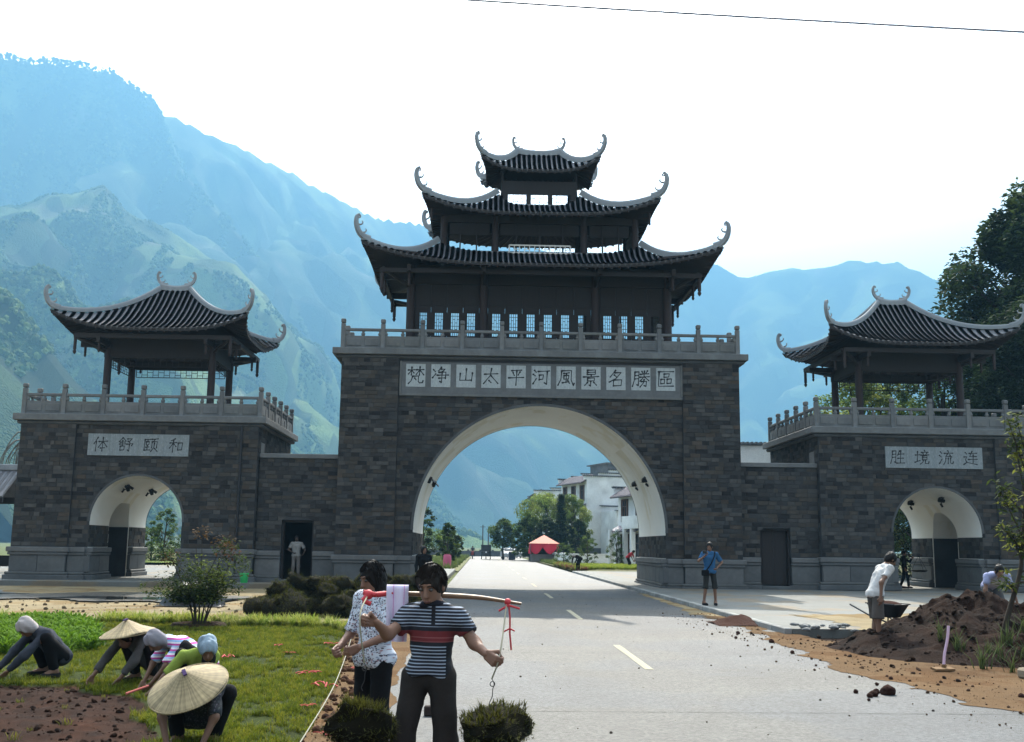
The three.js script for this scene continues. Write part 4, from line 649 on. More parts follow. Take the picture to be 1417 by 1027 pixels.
function handGeo(w, dir, palm, curl, thumb, cell) {                // palm, four fingers of unequal length, thumb off the side
  const d = unit(dir); let n = unit(add3(palm, d, -(palm[0] * d[0] + palm[1] * d[1] + palm[2] * d[2]))); const s = cross3(d, n).map((v) => v * thumb), B = [];
  const off = (a, f, t, u) => add3(add3(add3(a, d, f), s, t), n, u);
  [[0.026, 0.92], [0.009, 1], [-0.009, 0.95], [-0.026, 0.78]].forEach(([o, L], i) => {
    const k = off(w, 0.082 - Math.abs(i - 1) * 0.004, o, 0); B.push(bone(off(w, 0.005, o * 0.7, 0), k, 0.0145, 0.0115));
    let a = 0, p = k, r = 0.0092; [[0.042, 1.15], [0.026, 1.35], [0.02, 0.8]].forEach(([l, c]) => { a += c * curl * (0.92 + 0.06 * i); const v = [0, 1, 2].map((e) => d[e] * Math.cos(a) + n[e] * Math.sin(a)), q = add3(p, v, l * L); B.push(bone(p, q, r, r - 0.0012)); p = q; r -= 0.0012; });
  });
  const t0 = off(w, 0.022, 0.026, 0.004), t1 = off(w, 0.05, 0.048, 0.016 + 0.012 * curl), t2 = off(w, 0.078, 0.046 - 0.022 * curl, 0.028 + 0.02 * curl); B.push(bone(t0, t1, 0.0145, 0.011), bone(t1, t2, 0.0105, 0.0085));
  const [lo, hi] = ext(B, 0.012); return surfaceNet(lo, hi, cell, field(B, 0.007));
}
const STAND = { pel: [0, 0.94, 0], hl: [0.09, 0.9, 0], hr: [-0.09, 0.9, 0], kl: [0.1, 0.49, 0.02], kr: [-0.1, 0.49, 0.02], al: [0.11, 0.08, -0.02], ar: [-0.11, 0.08, -0.02], tl: [0.13, 0.035, 0.14], tr: [-0.13, 0.035, 0.14], chest: [0, 1.24, 0], neck: [0, 1.44, -0.01], head: [0, 1.58, 0.02], sl: [0.18, 1.38, 0], sr: [-0.18, 1.38, 0], el: [0.24, 1.12, 0], er: [-0.24, 1.12, 0], wl: [0.25, 0.88, 0.05], wr: [-0.25, 0.88, 0.05], fwd: [0, 0, 1] };
const SQUAT = { pel: [0, 0.25, -0.16], hl: [0.1, 0.25, -0.15], hr: [-0.1, 0.25, -0.15], kl: [0.2, 0.5, 0.14], kr: [-0.2, 0.5, 0.14], al: [0.15, 0.09, -0.03], ar: [-0.15, 0.09, -0.03], tl: [0.18, 0.035, 0.14], tr: [-0.18, 0.035, 0.14], chest: [0, 0.49, 0.08], neck: [0, 0.57, 0.25], head: [0, 0.58, 0.37], sl: [0.17, 0.53, 0.19], sr: [-0.17, 0.53, 0.19], el: [0.21, 0.3, 0.33], er: [-0.21, 0.3, 0.33], wl: [0.12, 0.1, 0.46], wr: [-0.12, 0.1, 0.46], fwd: [0, -0.8, 0.55] };
const SKIN = [0.17, 0.085, 0.05];
function person(label, pos, ry, o) {
  const J = { ...(o.base ?? STAND), ...o.J }, S = o.scale ?? 1, c = o.cell ?? 0.016, g = thing('person', label, 'person', pos, ry); g.scale.setScalar(S);
  const ax = unit([J.chest[0] - J.pel[0], J.chest[1] - J.pel[1], J.chest[2] - J.pel[2]]), nb = mix3(J.chest, J.neck, 0.86), tw = o.torso ?? 0.86, torso = (e) => [bone(mix3(J.pel, J.hl, 0.45 * tw), mix3(J.chest, J.sl, 0.44 * tw), 0.082 * tw + e * 1.5, 0.096 * tw + e), bone(mix3(J.pel, J.hr, 0.45 * tw), mix3(J.chest, J.sr, 0.44 * tw), 0.082 * tw + e * 1.5, 0.096 * tw + e), bone(mix3(J.pel, J.hl, tw), mix3(J.pel, J.hr, tw), 0.09 * tw + e * 1.8, 0.09 * tw + e * 1.8), bone(J.pel, J.chest, 0.09 * tw + e, 0.108 * tw + e), bone(nb, J.sl, 0.05 + e, 0.046 + e), bone(nb, J.sr, 0.05 + e, 0.046 + e)];
  const arm = (e, f) => ['l', 'r'].flatMap((s) => { const S0 = J['s' + s], E = J['e' + s], W = J['w' + s]; if (f <= 1) return [bone(S0, mix3(S0, E, f), 0.043 + e, lerp(0.043, 0.035, f) + e * 1.4, true)]; return [bone(S0, E, 0.043 + e, 0.034 + e), bone(E, mix3(E, W, Math.min(1, f - 1)), 0.035 + e, lerp(0.035, 0.024, f - 1) + e, true)]; });
  const leg = (e, f, flare = 0) => ['l', 'r'].flatMap((s) => { const H = J['h' + s], K = J['k' + s], A = J['a' + s]; if (f <= 1) return [bone(H, mix3(H, K, f), 0.078 + e, lerp(0.078, 0.055, f) + e * 1.6 + flare, true)]; return [bone(H, K, 0.078 + e, 0.053 + e), bone(K, mix3(K, A, Math.min(1, f - 1)), 0.053 + e, lerp(0.053, 0.035, f - 1) + e + flare, true)]; });
  const bodyB = [...torso(0), ...arm(0, 2).map((b) => ({ ...b, cut: false })), ...leg(0, 2).map((b) => ({ ...b, cut: false })), bone(J.neck, mix3(J.neck, J.head, 0.75), 0.052, 0.048), bone(mix3(J.chest, J.neck, 0.5), J.neck, 0.07, 0.055)];
  for (const s of ['l', 'r']) bodyB.push(bone(J['a' + s], J['t' + s], 0.04, 0.03), bone(J['a' + s], add3(J['a' + s], [0, -0.045, -0.03]), 0.036, 0.032));
  const hf = headFrame(J.head, J.fwd), parts = []; { const [lo, hi] = ext(bodyB, 0.02); parts.push(surfaceNet(lo, hi, c, field(bodyB, 0.04))); }
  const hl = J.head.map((v) => v - 0.17), hh = J.head.map((v) => v + 0.17); parts.push(surfaceNet(hl, hh, o.headCell ?? 0.008, (x, y, z) => headD(hf(x, y, z))));
  for (const s of ['l', 'r']) { const h = o['hand' + s] ?? {}, d = h.dir ?? [0, 1, 2].map((k) => J['w' + s][k] - J['e' + s][k]); parts.push(handGeo(J['w' + s], d, h.palm ?? (s === 'l' ? [-1, 0, 0.2] : [1, 0, 0.2]), h.curl ?? 0.45, h.thumb ?? (s === 'l' ? 1 : -1), o.handCell ?? 0.006)); }
  const sk = o.skin ?? SKIN; part('body', parts.map((q) => q.toNonIndexed ? q : q), (person.skins ??= new Map()).get(sk.join()) ?? (person.skins.set(sk.join(), mat(...sk, { roughness: 0.6 })), person.skins.get(sk.join())), g);
  const wr = (f, amp = 0.012, fr = 11) => (x, y, z) => f(x, y, z) + (vnoise(x * fr + 31, y * fr * 0.6 + 17, z * fr + 5) - 0.5) * amp + (Math.abs(vnoise(x * fr * 1.4 + y * 6 + 3, y * fr * 1.8 - x * 7, z * fr * 1.4 + 9) - 0.5) - 0.2) * amp * 0.8;
  if (o.pants) { const A = [bone(mix3(J.pel, J.hl, tw), mix3(J.pel, J.hr, tw), 0.104 * tw, 0.104 * tw)], B = leg(0.013, o.pants.len ?? 1.95, o.pants.flare ?? 0.012), top = add3(J.pel, ax, 0.11), [lo, hi] = ext([...A, ...B], 0.03), fa = field(A, 0.045), fb = field(B, 0.045), f = wr((x, y, z) => smin(Math.max(fa(x, y, z), (x - top[0]) * ax[0] + (y - top[1]) * ax[1] + (z - top[2]) * ax[2]), fb(x, y, z), 0.045)); part('trousers', surfaceNet(lo, hi, c, f), o.pants.m, g); }
  if (o.shirt) { const A = torso(0.02), B = arm(0.017, o.shirt.sleeve ?? 0.7), hem = add3(J.pel, ax, -(o.shirt.hem ?? 0.1)), [lo, hi] = ext([...A, ...B], 0.03), fa = field(A, 0.04), fb = field(B, 0.03), f = wr((x, y, z) => smin(Math.max(fa(x, y, z), -((x - hem[0]) * ax[0] + (y - hem[1]) * ax[1] + (z - hem[2]) * ax[2])), fb(x, y, z), 0.035), 0.028); part('shirt', surfaceNet(lo, hi, c, f), o.shirt.m, g); }
  if (o.hair) { const bob = o.hair === 'bob'; part('hair', surfaceNet(hl, hh, o.headCell ?? 0.008, (x, y, z) => { const q = hf(x, y, z); let d = ell(q, [0, 0.03, -0.018], [0.09, 0.106, 0.104]); if (bob) d = smin(d, ell(q, [0, -0.03, -0.03], [0.094, 0.1, 0.088]), 0.03); else d = smin(d, ell(q, [0, -0.02, -0.06], [0.07, 0.07, 0.05]), 0.03); d += (vnoise(q[0] * 170 + 40, q[1] * 30 + 40, q[2] * 120 + 40) - 0.5) * 0.009 + (vnoise(q[0] * 40 + 9, q[1] * 30 + 9, q[2] * 40 + 9) - 0.5) * 0.012; return Math.max(d, -ell(q, [0, -0.05, 0.1], [bob ? 0.062 : 0.07, 0.1, bob ? 0.075 : 0.1])); }), o.hairM ?? M_hair, g);
    if (o.eyes) { const z = unit(J.fwd), xx = unit(cross3([0, 1, 0], z)), yy = cross3(z, xx), W = (a, b, d) => V(...add3(add3(add3(J.head, xx, a), yy, b), z, d)), L = { pos: [], col: [] }, ps = []; for (let k = 0; k < 900; k++) { const th = rr(0, 6.283), front = Math.cos(th) > 0.35, end = front ? rr(0.85, 1.12) : bob ? rr(1.5, 2.25) : rr(1.2, 1.85), st = rr(0, 0.5); let prev = null; for (let s = 0; s <= 4; s++) { const a = lerp(st, end, s / 4), rx = 0.093 + (s === 4 ? rr(-0.002, 0.01) : rr(-0.002, 0.004)), p = W(rx * Math.sin(a) * Math.sin(th), 0.03 + 0.109 * Math.cos(a) - (bob && a > 1.5 ? (a - 1.5) * 0.05 : 0), -0.018 + 0.107 * Math.sin(a) * Math.cos(th)); if (prev) ps.push([prev, p]); prev = p; } } const pos = []; for (const [a, b] of ps) { const sd = V(rr(-1, 1), rr(-1, 1), rr(-1, 1)).cross(b.clone().sub(a)).normalize().multiplyScalar(0.0018); for (const q of [a.clone().add(sd), a.clone().sub(sd), b.clone().sub(sd), a.clone().add(sd), b.clone().sub(sd), b.clone().add(sd)]) pos.push(q.x, q.y, q.z); } const hg = new THREE.BufferGeometry(); hg.setAttribute('position', new THREE.Float32BufferAttribute(pos, 3)); hg.computeVertexNormals(); part('hair_strands', boxUV(hg), o.hairM ?? M_hair, g).userData.kind = 'stuff'; } }
  if (o.eyes) for (const s of [-1, 1]) { const e = new THREE.SphereGeometry(0.0125, 10, 8), z = unit(J.fwd), x = unit(cross3([0, 1, 0], z)), y = cross3(z, x), p = add3(add3(add3(J.head, x, s * 0.031), y, 0.011), z, 0.075); part('eye', e.translate(...p), M_eye, g); const W = (a, b, d) => V(...add3(add3(add3(J.head, x, a), y, b), z, d)); part('eyebrow', [tubePath([W(s * 0.014, 0.034, 0.087), W(s * 0.032, 0.039, 0.083), W(s * 0.05, 0.033, 0.068)], [0.003, 0.0038, 0.002], 5)], M_hair, g); if (s > 0) part('mouth', [tubePath([W(-0.024, -0.064, 0.079), W(-0.01, -0.061, 0.0895), W(0, -0.0625, 0.091), W(0.01, -0.061, 0.0895), W(0.024, -0.064, 0.079)], [0.002, 0.005, 0.0055, 0.005, 0.002], 6)], mat(0.13, 0.045, 0.035, { roughness: 0.6 }), g); }
  if (o.scarf) { const t = o.scarf; part('headscarf', surfaceNet(hl.map((v) => v - 0.12), hh.map((v) => v + 0.12), 0.009, (x, y, z) => { const q = hf(x, y, z); let d = smin(ell(q, [0, 0.03, -0.014], [0.094, 0.112, 0.11]), ell(q, [t.side ?? 0, t.drop ?? -0.06, t.back ?? -0.07], [0.1, 0.13, 0.07]), 0.05); d += (vnoise(q[0] * 26, q[1] * 9, q[2] * 26) - 0.5) * 0.022; return Math.max(d, -ell(q, [0, -0.06, 0.12], [0.085, 0.115, 0.105]), -0.24 - q[1]); }), t.m, g); }
  if (o.shoes) for (const s of ['l', 'r']) { const B = [bone(J['a' + s].map((v, k) => k === 1 ? 0.045 : v), [J['t' + s][0], 0.032, J['t' + s][2]], 0.046, 0.04), bone([J['a' + s][0], 0.04, J['a' + s][2] - 0.04], [J['a' + s][0], 0.04, J['a' + s][2]], 0.04, 0.045)], [lo, hi] = ext(B, 0.02), f = field(B, 0.03); part('shoe', surfaceNet(lo, hi, 0.012, (x, y, z) => Math.max(f(x, y, z), 0.002 - y)), o.shoes, g); }
  return g;
}
const M_hair = mat(0.006, 0.005, 0.005, { roughness: 0.6, specularIntensity: 0.45, side: THREE.DoubleSide }), M_hairBrown = mat(0.011, 0.007, 0.005, { roughness: 0.6, specularIntensity: 0.5, side: THREE.DoubleSide }), M_eye = mat(0.06, 0.05, 0.045, { roughness: 0.2 });
const cloth = (r, g, b) => grain(mat(r, g, b, { roughness: 0.95, map: again(T_mott, 0.5) }), 0.05, 0.0012);
const M_dark = cloth(0.016, 0.015, 0.016), M_blackCloth = cloth(0.009, 0.009, 0.01), M_greyTrouser = cloth(0.034, 0.028, 0.025), M_white = cloth(0.62, 0.6, 0.58), M_greyCloth = cloth(0.1, 0.1, 0.1);
function printed(size, metres, draw) { const c = document.createElement('canvas'); c.width = c.height = size; draw(c.getContext('2d'), size, mulberry(5)); const t = new THREE.CanvasTexture(c); t.colorSpace = THREE.SRGBColorSpace; t.wrapS = t.wrapT = THREE.RepeatWrapping; t.repeat.set(1 / metres, 1 / metres); return grain(new THREE.MeshStandardMaterial({ map: t, roughness: 0.95 }), 0.05, 0.0012); }
const M_striped = printed(1024, 2, (x, n) => {                     // navy and white stripes, red chest band and dark side panel; v = height
  x.fillStyle = '#15161f'; x.fillRect(0, 0, n, n); const py = (h) => n - h / 2 * n;
  x.fillStyle = '#98a2b1'; for (let h = 0.6; h < 1.35; h += 0.0196) x.fillRect(0, py(h), n, n * 0.0036);
  x.fillStyle = '#6a2629'; x.fillRect(0, py(1.125), n, n * 0.036); x.fillStyle = '#1b1a22'; x.fillRect(0, py(1.145), n, n * 0.012); x.fillRect(0, py(1.055), n, n * 0.008);
  x.fillStyle = '#8a4f50'; x.fillRect(0, py(1.085), n, n * 0.003); x.fillRect(0, py(1.06), n, n * 0.002);
  x.fillStyle = '#14141b'; x.fillRect(n * 0.052, py(1.05), n * 0.03, n * 0.3); x.fillRect(n * 0.005, py(1.34), n * 0.012, n * 0.09);
});
const M_floral = printed(512, 0.34, (x, n, r) => { x.fillStyle = '#c9cdd6'; x.fillRect(0, 0, n, n); for (let k = 0; k < 620; k++) { x.fillStyle = ['#4a4652', '#6e5660', '#8d95a8', '#3c3640', '#a6848a'][Math.floor(r() * 5)]; x.beginPath(); x.ellipse(r() * n, r() * n, 4 + r() * 11, 3 + r() * 7, r() * 3, 0, 7); x.fill(); } });
const M_pinkStripe = printed(256, 0.12, (x, n) => { ['#c84f9a', '#8fb6dc', '#e6dfe9', '#c84f9a', '#aebfe2', '#eae6ee'].forEach((c, i) => { x.fillStyle = c; x.fillRect(0, i * n / 6, n, n / 6 + 1); }); });
const M_greenShirt = cloth(0.26, 0.33, 0.06), M_darkFloral = printed(512, 0.3, (x, n, r) => { x.fillStyle = '#2a2d33'; x.fillRect(0, 0, n, n); for (let k = 0; k < 420; k++) { x.fillStyle = ['#3d4347', '#1d1f26', '#4c5450', '#5a5560'][Math.floor(r() * 4)]; x.beginPath(); x.ellipse(r() * n, r() * n, 4 + r() * 10, 3 + r() * 8, r() * 3, 0, 7); x.fill(); } });
const M_blueShirt = cloth(0.035, 0.115, 0.24), M_lilacShirt = cloth(0.33, 0.35, 0.52), M_redShirt = cloth(0.42, 0.04, 0.05);
const M_scarfGrey = cloth(0.3, 0.28, 0.31), M_scarfPale = cloth(0.5, 0.44, 0.42), M_scarfBlue = cloth(0.3, 0.38, 0.45);
const M_straw = (() => { const t = tex(512, 1, (u, v) => { const a = 0.5 + 0.5 * Math.sin(v * 190), q = (0.5 + 0.6 * tfbm(u, v, 12, 141, 4)) * (0.84 + 0.16 * a) * (0.75 + 0.5 * tnoise(u, 0.5, 64, 149)) * (0.8 + 0.35 * tfbm(u, v, 3, 151, 3)); return [0.42 * q, 0.32 * q, 0.17 * q]; }); const m = grain(mat(1, 1, 1, { map: t, roughness: 0.75 }), 0.08, 0.002); m.map.repeat.set(3, 1); return m; })();
function strawHat(g, c, tilt, r, label) {                          // conical hat, wide rim, knotted ribbon on top
  const hat = new THREE.Group(); hat.name = 'straw_hat'; hat.position.set(...c); hat.rotation.set(tilt[0], tilt[1] ?? 0, tilt[2] ?? 0); g.add(hat);
  const prof = [[0.004, 0.15], [0.03, 0.14], [0.09, 0.105], [0.16, 0.062], [r - 0.02, 0.004], [r, -0.012], [r - 0.006, -0.018], [r - 0.03, -0.006], [0.15, 0.05], [0.08, 0.095], [0.02, 0.13], [0.004, 0.138]].map(([a, b]) => new THREE.Vector2(a, b));
  const lg = new THREE.LatheGeometry(prof, 40), p = lg.attributes.position; for (let i = 0; i < p.count; i++) { const a = Math.atan2(p.getZ(i), p.getX(i)), rad = Math.hypot(p.getX(i), p.getZ(i)); p.setY(i, p.getY(i) + Math.sin(a * 2 + 1) * 0.012 * rad / r + Math.sin(a * 5) * 0.004 * rad / r); } lg.computeVertexNormals();
  part('hat_cone', lg, M_straw, hat); part('rim_binding', [new THREE.TorusGeometry(r - 0.003, 0.006, 5, 40).rotateX(Math.PI / 2).translate(0, -0.014, 0)], M_straw, hat);
  part('ribbon', [new THREE.ConeGeometry(0.075, 0.06, 14, 1, true).translate(0, 0.128, 0), box(0.03, 0.012, 0.09, 0.02, 0.155, 0.03, 0.4)], cloth(0.07, 0.04, 0.12), hat);
}
{ // the two carriers at the roadside
  person('person in navy and white striped polo shirt balancing a pole across the shoulders', [-0.3, 0.02, -6.8], 0, {
    cell: 0.012, torso: 0.72, headCell: 0.006, handCell: 0.0045, hair: 'short', hairM: M_hairBrown, eyes: true, skin: [0.2, 0.1, 0.062], pants: { m: M_greyTrouser, len: 1.97, flare: 0.03 }, shirt: { m: M_striped, sleeve: 0.62, hem: 0.05 }, shoes: M_dark,
    J: { pel: [0, 0.9, 0], hl: [0.08, 0.84, 0.02], hr: [-0.08, 0.84, -0.02], kl: [0.11, 0.46, 0.03], kr: [-0.15, 0.46, 0.03], al: [0.14, 0.08, -0.02], ar: [-0.21, 0.08, 0], tl: [0.17, 0.035, 0.13], tr: [-0.24, 0.035, 0.15], chest: [0.02, 1.12, 0], neck: [0.02, 1.26, 0.01], head: [0.0, 1.385, 0.05], fwd: [-0.3, -0.38, 0.85], sl: [0.165, 1.195, 0.06], sr: [-0.13, 1.195, -0.045], el: [0.275, 1.05, 0.08], er: [-0.25, 1.1, 0.1], wl: [0.345, 1.0, 0.22], wr: [-0.32, 1.18, 0.2] },
    handl: { dir: [0.5, -0.35, 0.5], palm: [0.3, 0.1, -0.8], curl: 0.95 }, handr: { dir: [-0.7, 0.12, 0.35], palm: [0.2, -0.1, 0.9], curl: 1.0, thumb: 1 },
  });
  part('collar', [new THREE.TorusGeometry(0.072, 0.017, 7, 22).rotateX(Math.PI / 2 - 0.35).scale(1, 1.25, 1).translate(0.015, 1.255, 0.015)], cloth(0.02, 0.02, 0.028), scene.children[scene.children.length - 1]);
  person('person in pale floral shirt and black trousers standing behind the pole carrier', [-0.75, 0.02, -8.0], -0.75, {
    cell: 0.013, headCell: 0.006, hair: 'bob', eyes: true, skin: [0.2, 0.1, 0.065], pants: { m: M_blackCloth, len: 1.97, flare: 0.012 }, shirt: { m: M_floral, sleeve: 0.95, hem: 0.16 }, shoes: M_dark, scale: 0.925,
    J: { head: [0, 1.5, 0.05], neck: [0, 1.38, 0], sl: [0.165, 1.33, 0], sr: [-0.165, 1.33, 0], chest: [0, 1.2, 0], fwd: [-0.1, -0.3, 0.9], el: [0.21, 1.08, 0.06], er: [-0.21, 1.08, 0.06], wl: [0.12, 1.0, 0.26], wr: [-0.12, 0.98, 0.26] }, handl: { curl: 0.8 }, handr: { curl: 0.8 },
  });
  const P = thing('shoulder_pole', 'curved bamboo shoulder pole with cords and red ribbons across the striped carrier', 'carrying pole', [-0.3, 0.02, -6.8]);
  const bamboo = tone(0.22, 0.12, 0.06, { roughness: 0.45 }, 0.6, 0.2, 0.002), cord = cloth(0.4, 0.36, 0.26), red = mat(0.5, 0.03, 0.04, { roughness: 0.6 });
  const pp = spline([V(-0.41, 1.325, -0.08), V(-0.2, 1.335, -0.095), V(0.06, 1.325, -0.1), V(0.3, 1.31, -0.095), V(0.56, 1.265, -0.08)], 18);
  part('pole', [tubePath(pp, pp.map((_, i) => 0.011 + 0.012 * Math.sin(i / 18 * Math.PI)), 8).scale(1, 0.75, 1).translate(0, 0.33, 0)], bamboo, P);
  P.children[0].geometry.translate(0, 0, 0);
  const cords = [[[-0.395, 1.325, -0.08], [-0.4, 1.2, 0.29], [-0.375, 0.94, 0.2]], [[0.47, 1.285, -0.085], [0.415, 0.965, 0.27], [0.38, 0.86, 0.22]]];
  for (const cr of cords) { part('cord', [tubePath(spline(cr.map((q) => V(...q)), 14), 0.005, 5)], cord, P); const e = cr[2]; part('wire_hook', [tubePath(spline([V(...e), V(e[0] + 0.014, e[1] - 0.03, e[2]), V(e[0] + 0.006, e[1] - 0.06, e[2]), V(e[0] + 0.004, e[1] - 0.1, e[2]), V(e[0] - 0.012, e[1] - 0.14, e[2]), V(e[0] - 0.004, e[1] - 0.16, e[2])], 18), 0.0028, 5), new THREE.TorusGeometry(0.014, 0.003, 5, 10).translate(e[0] + 0.004, e[1] - 0.03, e[2])], M_blackMetal, P); }
  const rib = (pts, w) => { const gs = []; for (let i = 0; i < pts.length - 1; i++) gs.push(bar(V(...pts[i]), V(...pts[i + 1]), w, w, 5).scale(1, 1, 1)); return gs; };
  part('red_ribbon', [...rib([[-0.42, 1.34, -0.06], [-0.34, 1.325, -0.05], [-0.24, 1.335, -0.07]], 0.018), ...rib([[-0.39, 1.33, -0.05], [-0.42, 1.29, -0.03], [-0.37, 1.27, -0.03]], 0.015), new THREE.SphereGeometry(0.032, 8, 6).translate(-0.39, 1.325, -0.06)], red, P);
  part('red_ribbon', [...rib([[0.48, 1.29, -0.07], [0.49, 1.2, -0.06], [0.49, 1.1, -0.05], [0.5, 1.0, -0.05]], 0.006), ...rib([[0.42, 1.235, -0.06], [0.48, 1.27, -0.06], [0.55, 1.25, -0.06]], 0.007), ...rib([[0.45, 1.11, -0.05], [0.49, 1.13, -0.05], [0.52, 1.115, -0.05]], 0.005), new THREE.SphereGeometry(0.022, 8, 6).translate(0.475, 1.29, -0.08)], red, P);
  // towel over the pole
  const towM = printed(256, 0.5, (x, n) => { x.fillStyle = '#d9cfe6'; x.fillRect(0, 0, n, n); x.fillStyle = '#c05fae'; x.fillRect(n * 0.615, 0, n * 0.045, n); x.fillStyle = '#e9b9dc'; x.fillRect(n * 0.54, 0, n * 0.014, n); x.fillRect(n * 0.735, 0, n * 0.012, n); x.fillStyle = '#d8a8cf'; for (let k = 0; k < 9; k++) x.fillRect(n * (0.58 + 0.015 * (k % 2)), n * k / 9, n * 0.03, n * 0.03); });
  const tw = new THREE.PlaneGeometry(0.135, 0.62, 12, 40), tp = tw.attributes.position; for (let i = 0; i < tp.count; i++) { const u = tp.getX(i), s = tp.getY(i), fold = 0.012 * Math.sin(u * 70 + s * 3) * Math.min(1, Math.abs(s) * 8) + 0.02 * Math.sin(u * 30) * Math.abs(s), a = s + 0.05, r = 0.022; const yy = a > 0.035 ? -(a - 0.035) : a < -0.035 ? a + 0.035 : 0, top = Math.abs(a) <= 0.035 ? r * Math.cos(a / 0.035 * Math.PI / 2) : 0; tp.setXYZ(i, u * (1 - 0.25 * Math.max(0, -yy)) , yy + top, (a > 0 ? -1 : 1) * Math.min(r, Math.abs(a) * 0.7) + fold); } tw.computeVertexNormals();
  const tm = towM; tm.side = THREE.DoubleSide; const T = solo('towel', tw, tm, 'white and pink towel folded over the shoulder pole', 'towel'); T.position.set(-0.51, 1.385, -6.87);
}
{ // planters on the lawn
  const Y = 0.1, K = 0.92;
  const p1 = person('planter in pale pink headscarf and dark jacket squatting at the far left', [-4.95, Y, -12.95], -0.8, { base: SQUAT, scale: K, cell: 0.018, pants: { m: M_blackCloth }, shirt: { m: cloth(0.05, 0.055, 0.07), sleeve: 1.9, hem: 0.12 }, scarf: { m: M_scarfPale, drop: -0.05, back: -0.03 }, shoes: M_dark, J: { head: [0, 0.62, 0.3], neck: [0, 0.58, 0.19], chest: [0, 0.48, 0.04], sl: [0.17, 0.54, 0.14], sr: [-0.17, 0.54, 0.14], wl: [0.02, 0.1, 0.5], wr: [-0.24, 0.1, 0.52], el: [0.16, 0.3, 0.36], er: [-0.26, 0.3, 0.34] } });
  const p2 = person('planter under a pointed straw hat squatting beyond the grey headscarf', [-3.72, Y, -12.5], -0.55, { base: SQUAT, scale: K, cell: 0.018, pants: { m: M_dark }, shirt: { m: cloth(0.09, 0.085, 0.08), sleeve: 1.7, hem: 0.12 }, hair: 'short', shoes: M_dark, J: { head: [0, 0.55, 0.31], neck: [0, 0.55, 0.2], wr: [-0.34, 0.1, 0.46], er: [-0.3, 0.32, 0.3], fwd: [0, -0.55, 0.8] } });
  strawHat(p2, [0, 0.62, 0.28], [0.16, 0, 0.06], 0.32);
  person('planter in pink and blue striped shirt with a grey headscarf', [-3.12, Y, -12.05], -0.95, { base: SQUAT, scale: K, cell: 0.018, pants: { m: M_dark }, shirt: { m: M_pinkStripe, sleeve: 0.9, hem: 0.1 }, scarf: { m: M_scarfGrey, drop: -0.08, back: -0.05 }, shoes: M_dark, J: { head: [0, 0.56, 0.4], neck: [0, 0.56, 0.28], chest: [0, 0.5, 0.08], pel: [0, 0.3, -0.24], hl: [0.1, 0.28, -0.22], hr: [-0.1, 0.28, -0.22] } });
  person('planter in yellow green shirt with a pale blue headscarf bent over the soil', [-2.84, Y - 0.06, -11.6], -0.5, { base: SQUAT, scale: K, cell: 0.018, pants: { m: M_dark }, shirt: { m: M_greenShirt, sleeve: 0.9, hem: 0.12 }, scarf: { m: M_scarfBlue, side: -0.02, drop: 0.0, back: -0.1 }, shoes: M_dark, J: { head: [0.24, 0.58, 0.2], neck: [0.14, 0.56, 0.12], chest: [0.0, 0.46, 0.02], sl: [0.2, 0.5, 0.06], sr: [-0.12, 0.5, 0.18], pel: [-0.14, 0.26, -0.1], hl: [-0.04, 0.25, -0.08], hr: [-0.24, 0.25, -0.08], fwd: [0.55, -0.5, 0.6], wr: [-0.35, 0.1, 0.46], er: [-0.24, 0.28, 0.34], wl: [0.1, 0.1, 0.42], el: [0.22, 0.28, 0.24] } });
  const p5 = person('planter under a wide straw hat in the foreground wearing a dark floral shirt', [-2.2, Y - 0.03, -8.85], 0.05, { base: SQUAT, scale: 0.92, cell: 0.014, pants: { m: M_blackCloth }, shirt: { m: M_darkFloral, sleeve: 0.95, hem: 0.1 }, shoes: cloth(0.3, 0.1, 0.22), hair: 'short', J: { head: [-0.03, 0.49, 0.38], neck: [-0.02, 0.51, 0.25], fwd: [-0.1, -0.9, 0.45], kl: [0.27, 0.46, 0.1], sl: [0.19, 0.5, 0.17], sr: [-0.19, 0.49, 0.17], wl: [0.14, 0.1, 0.42], wr: [-0.14, 0.1, 0.42] } });
  strawHat(p5, [-0.01, 0.55, 0.37], [0.5, 0, 0.22], 0.33);
}
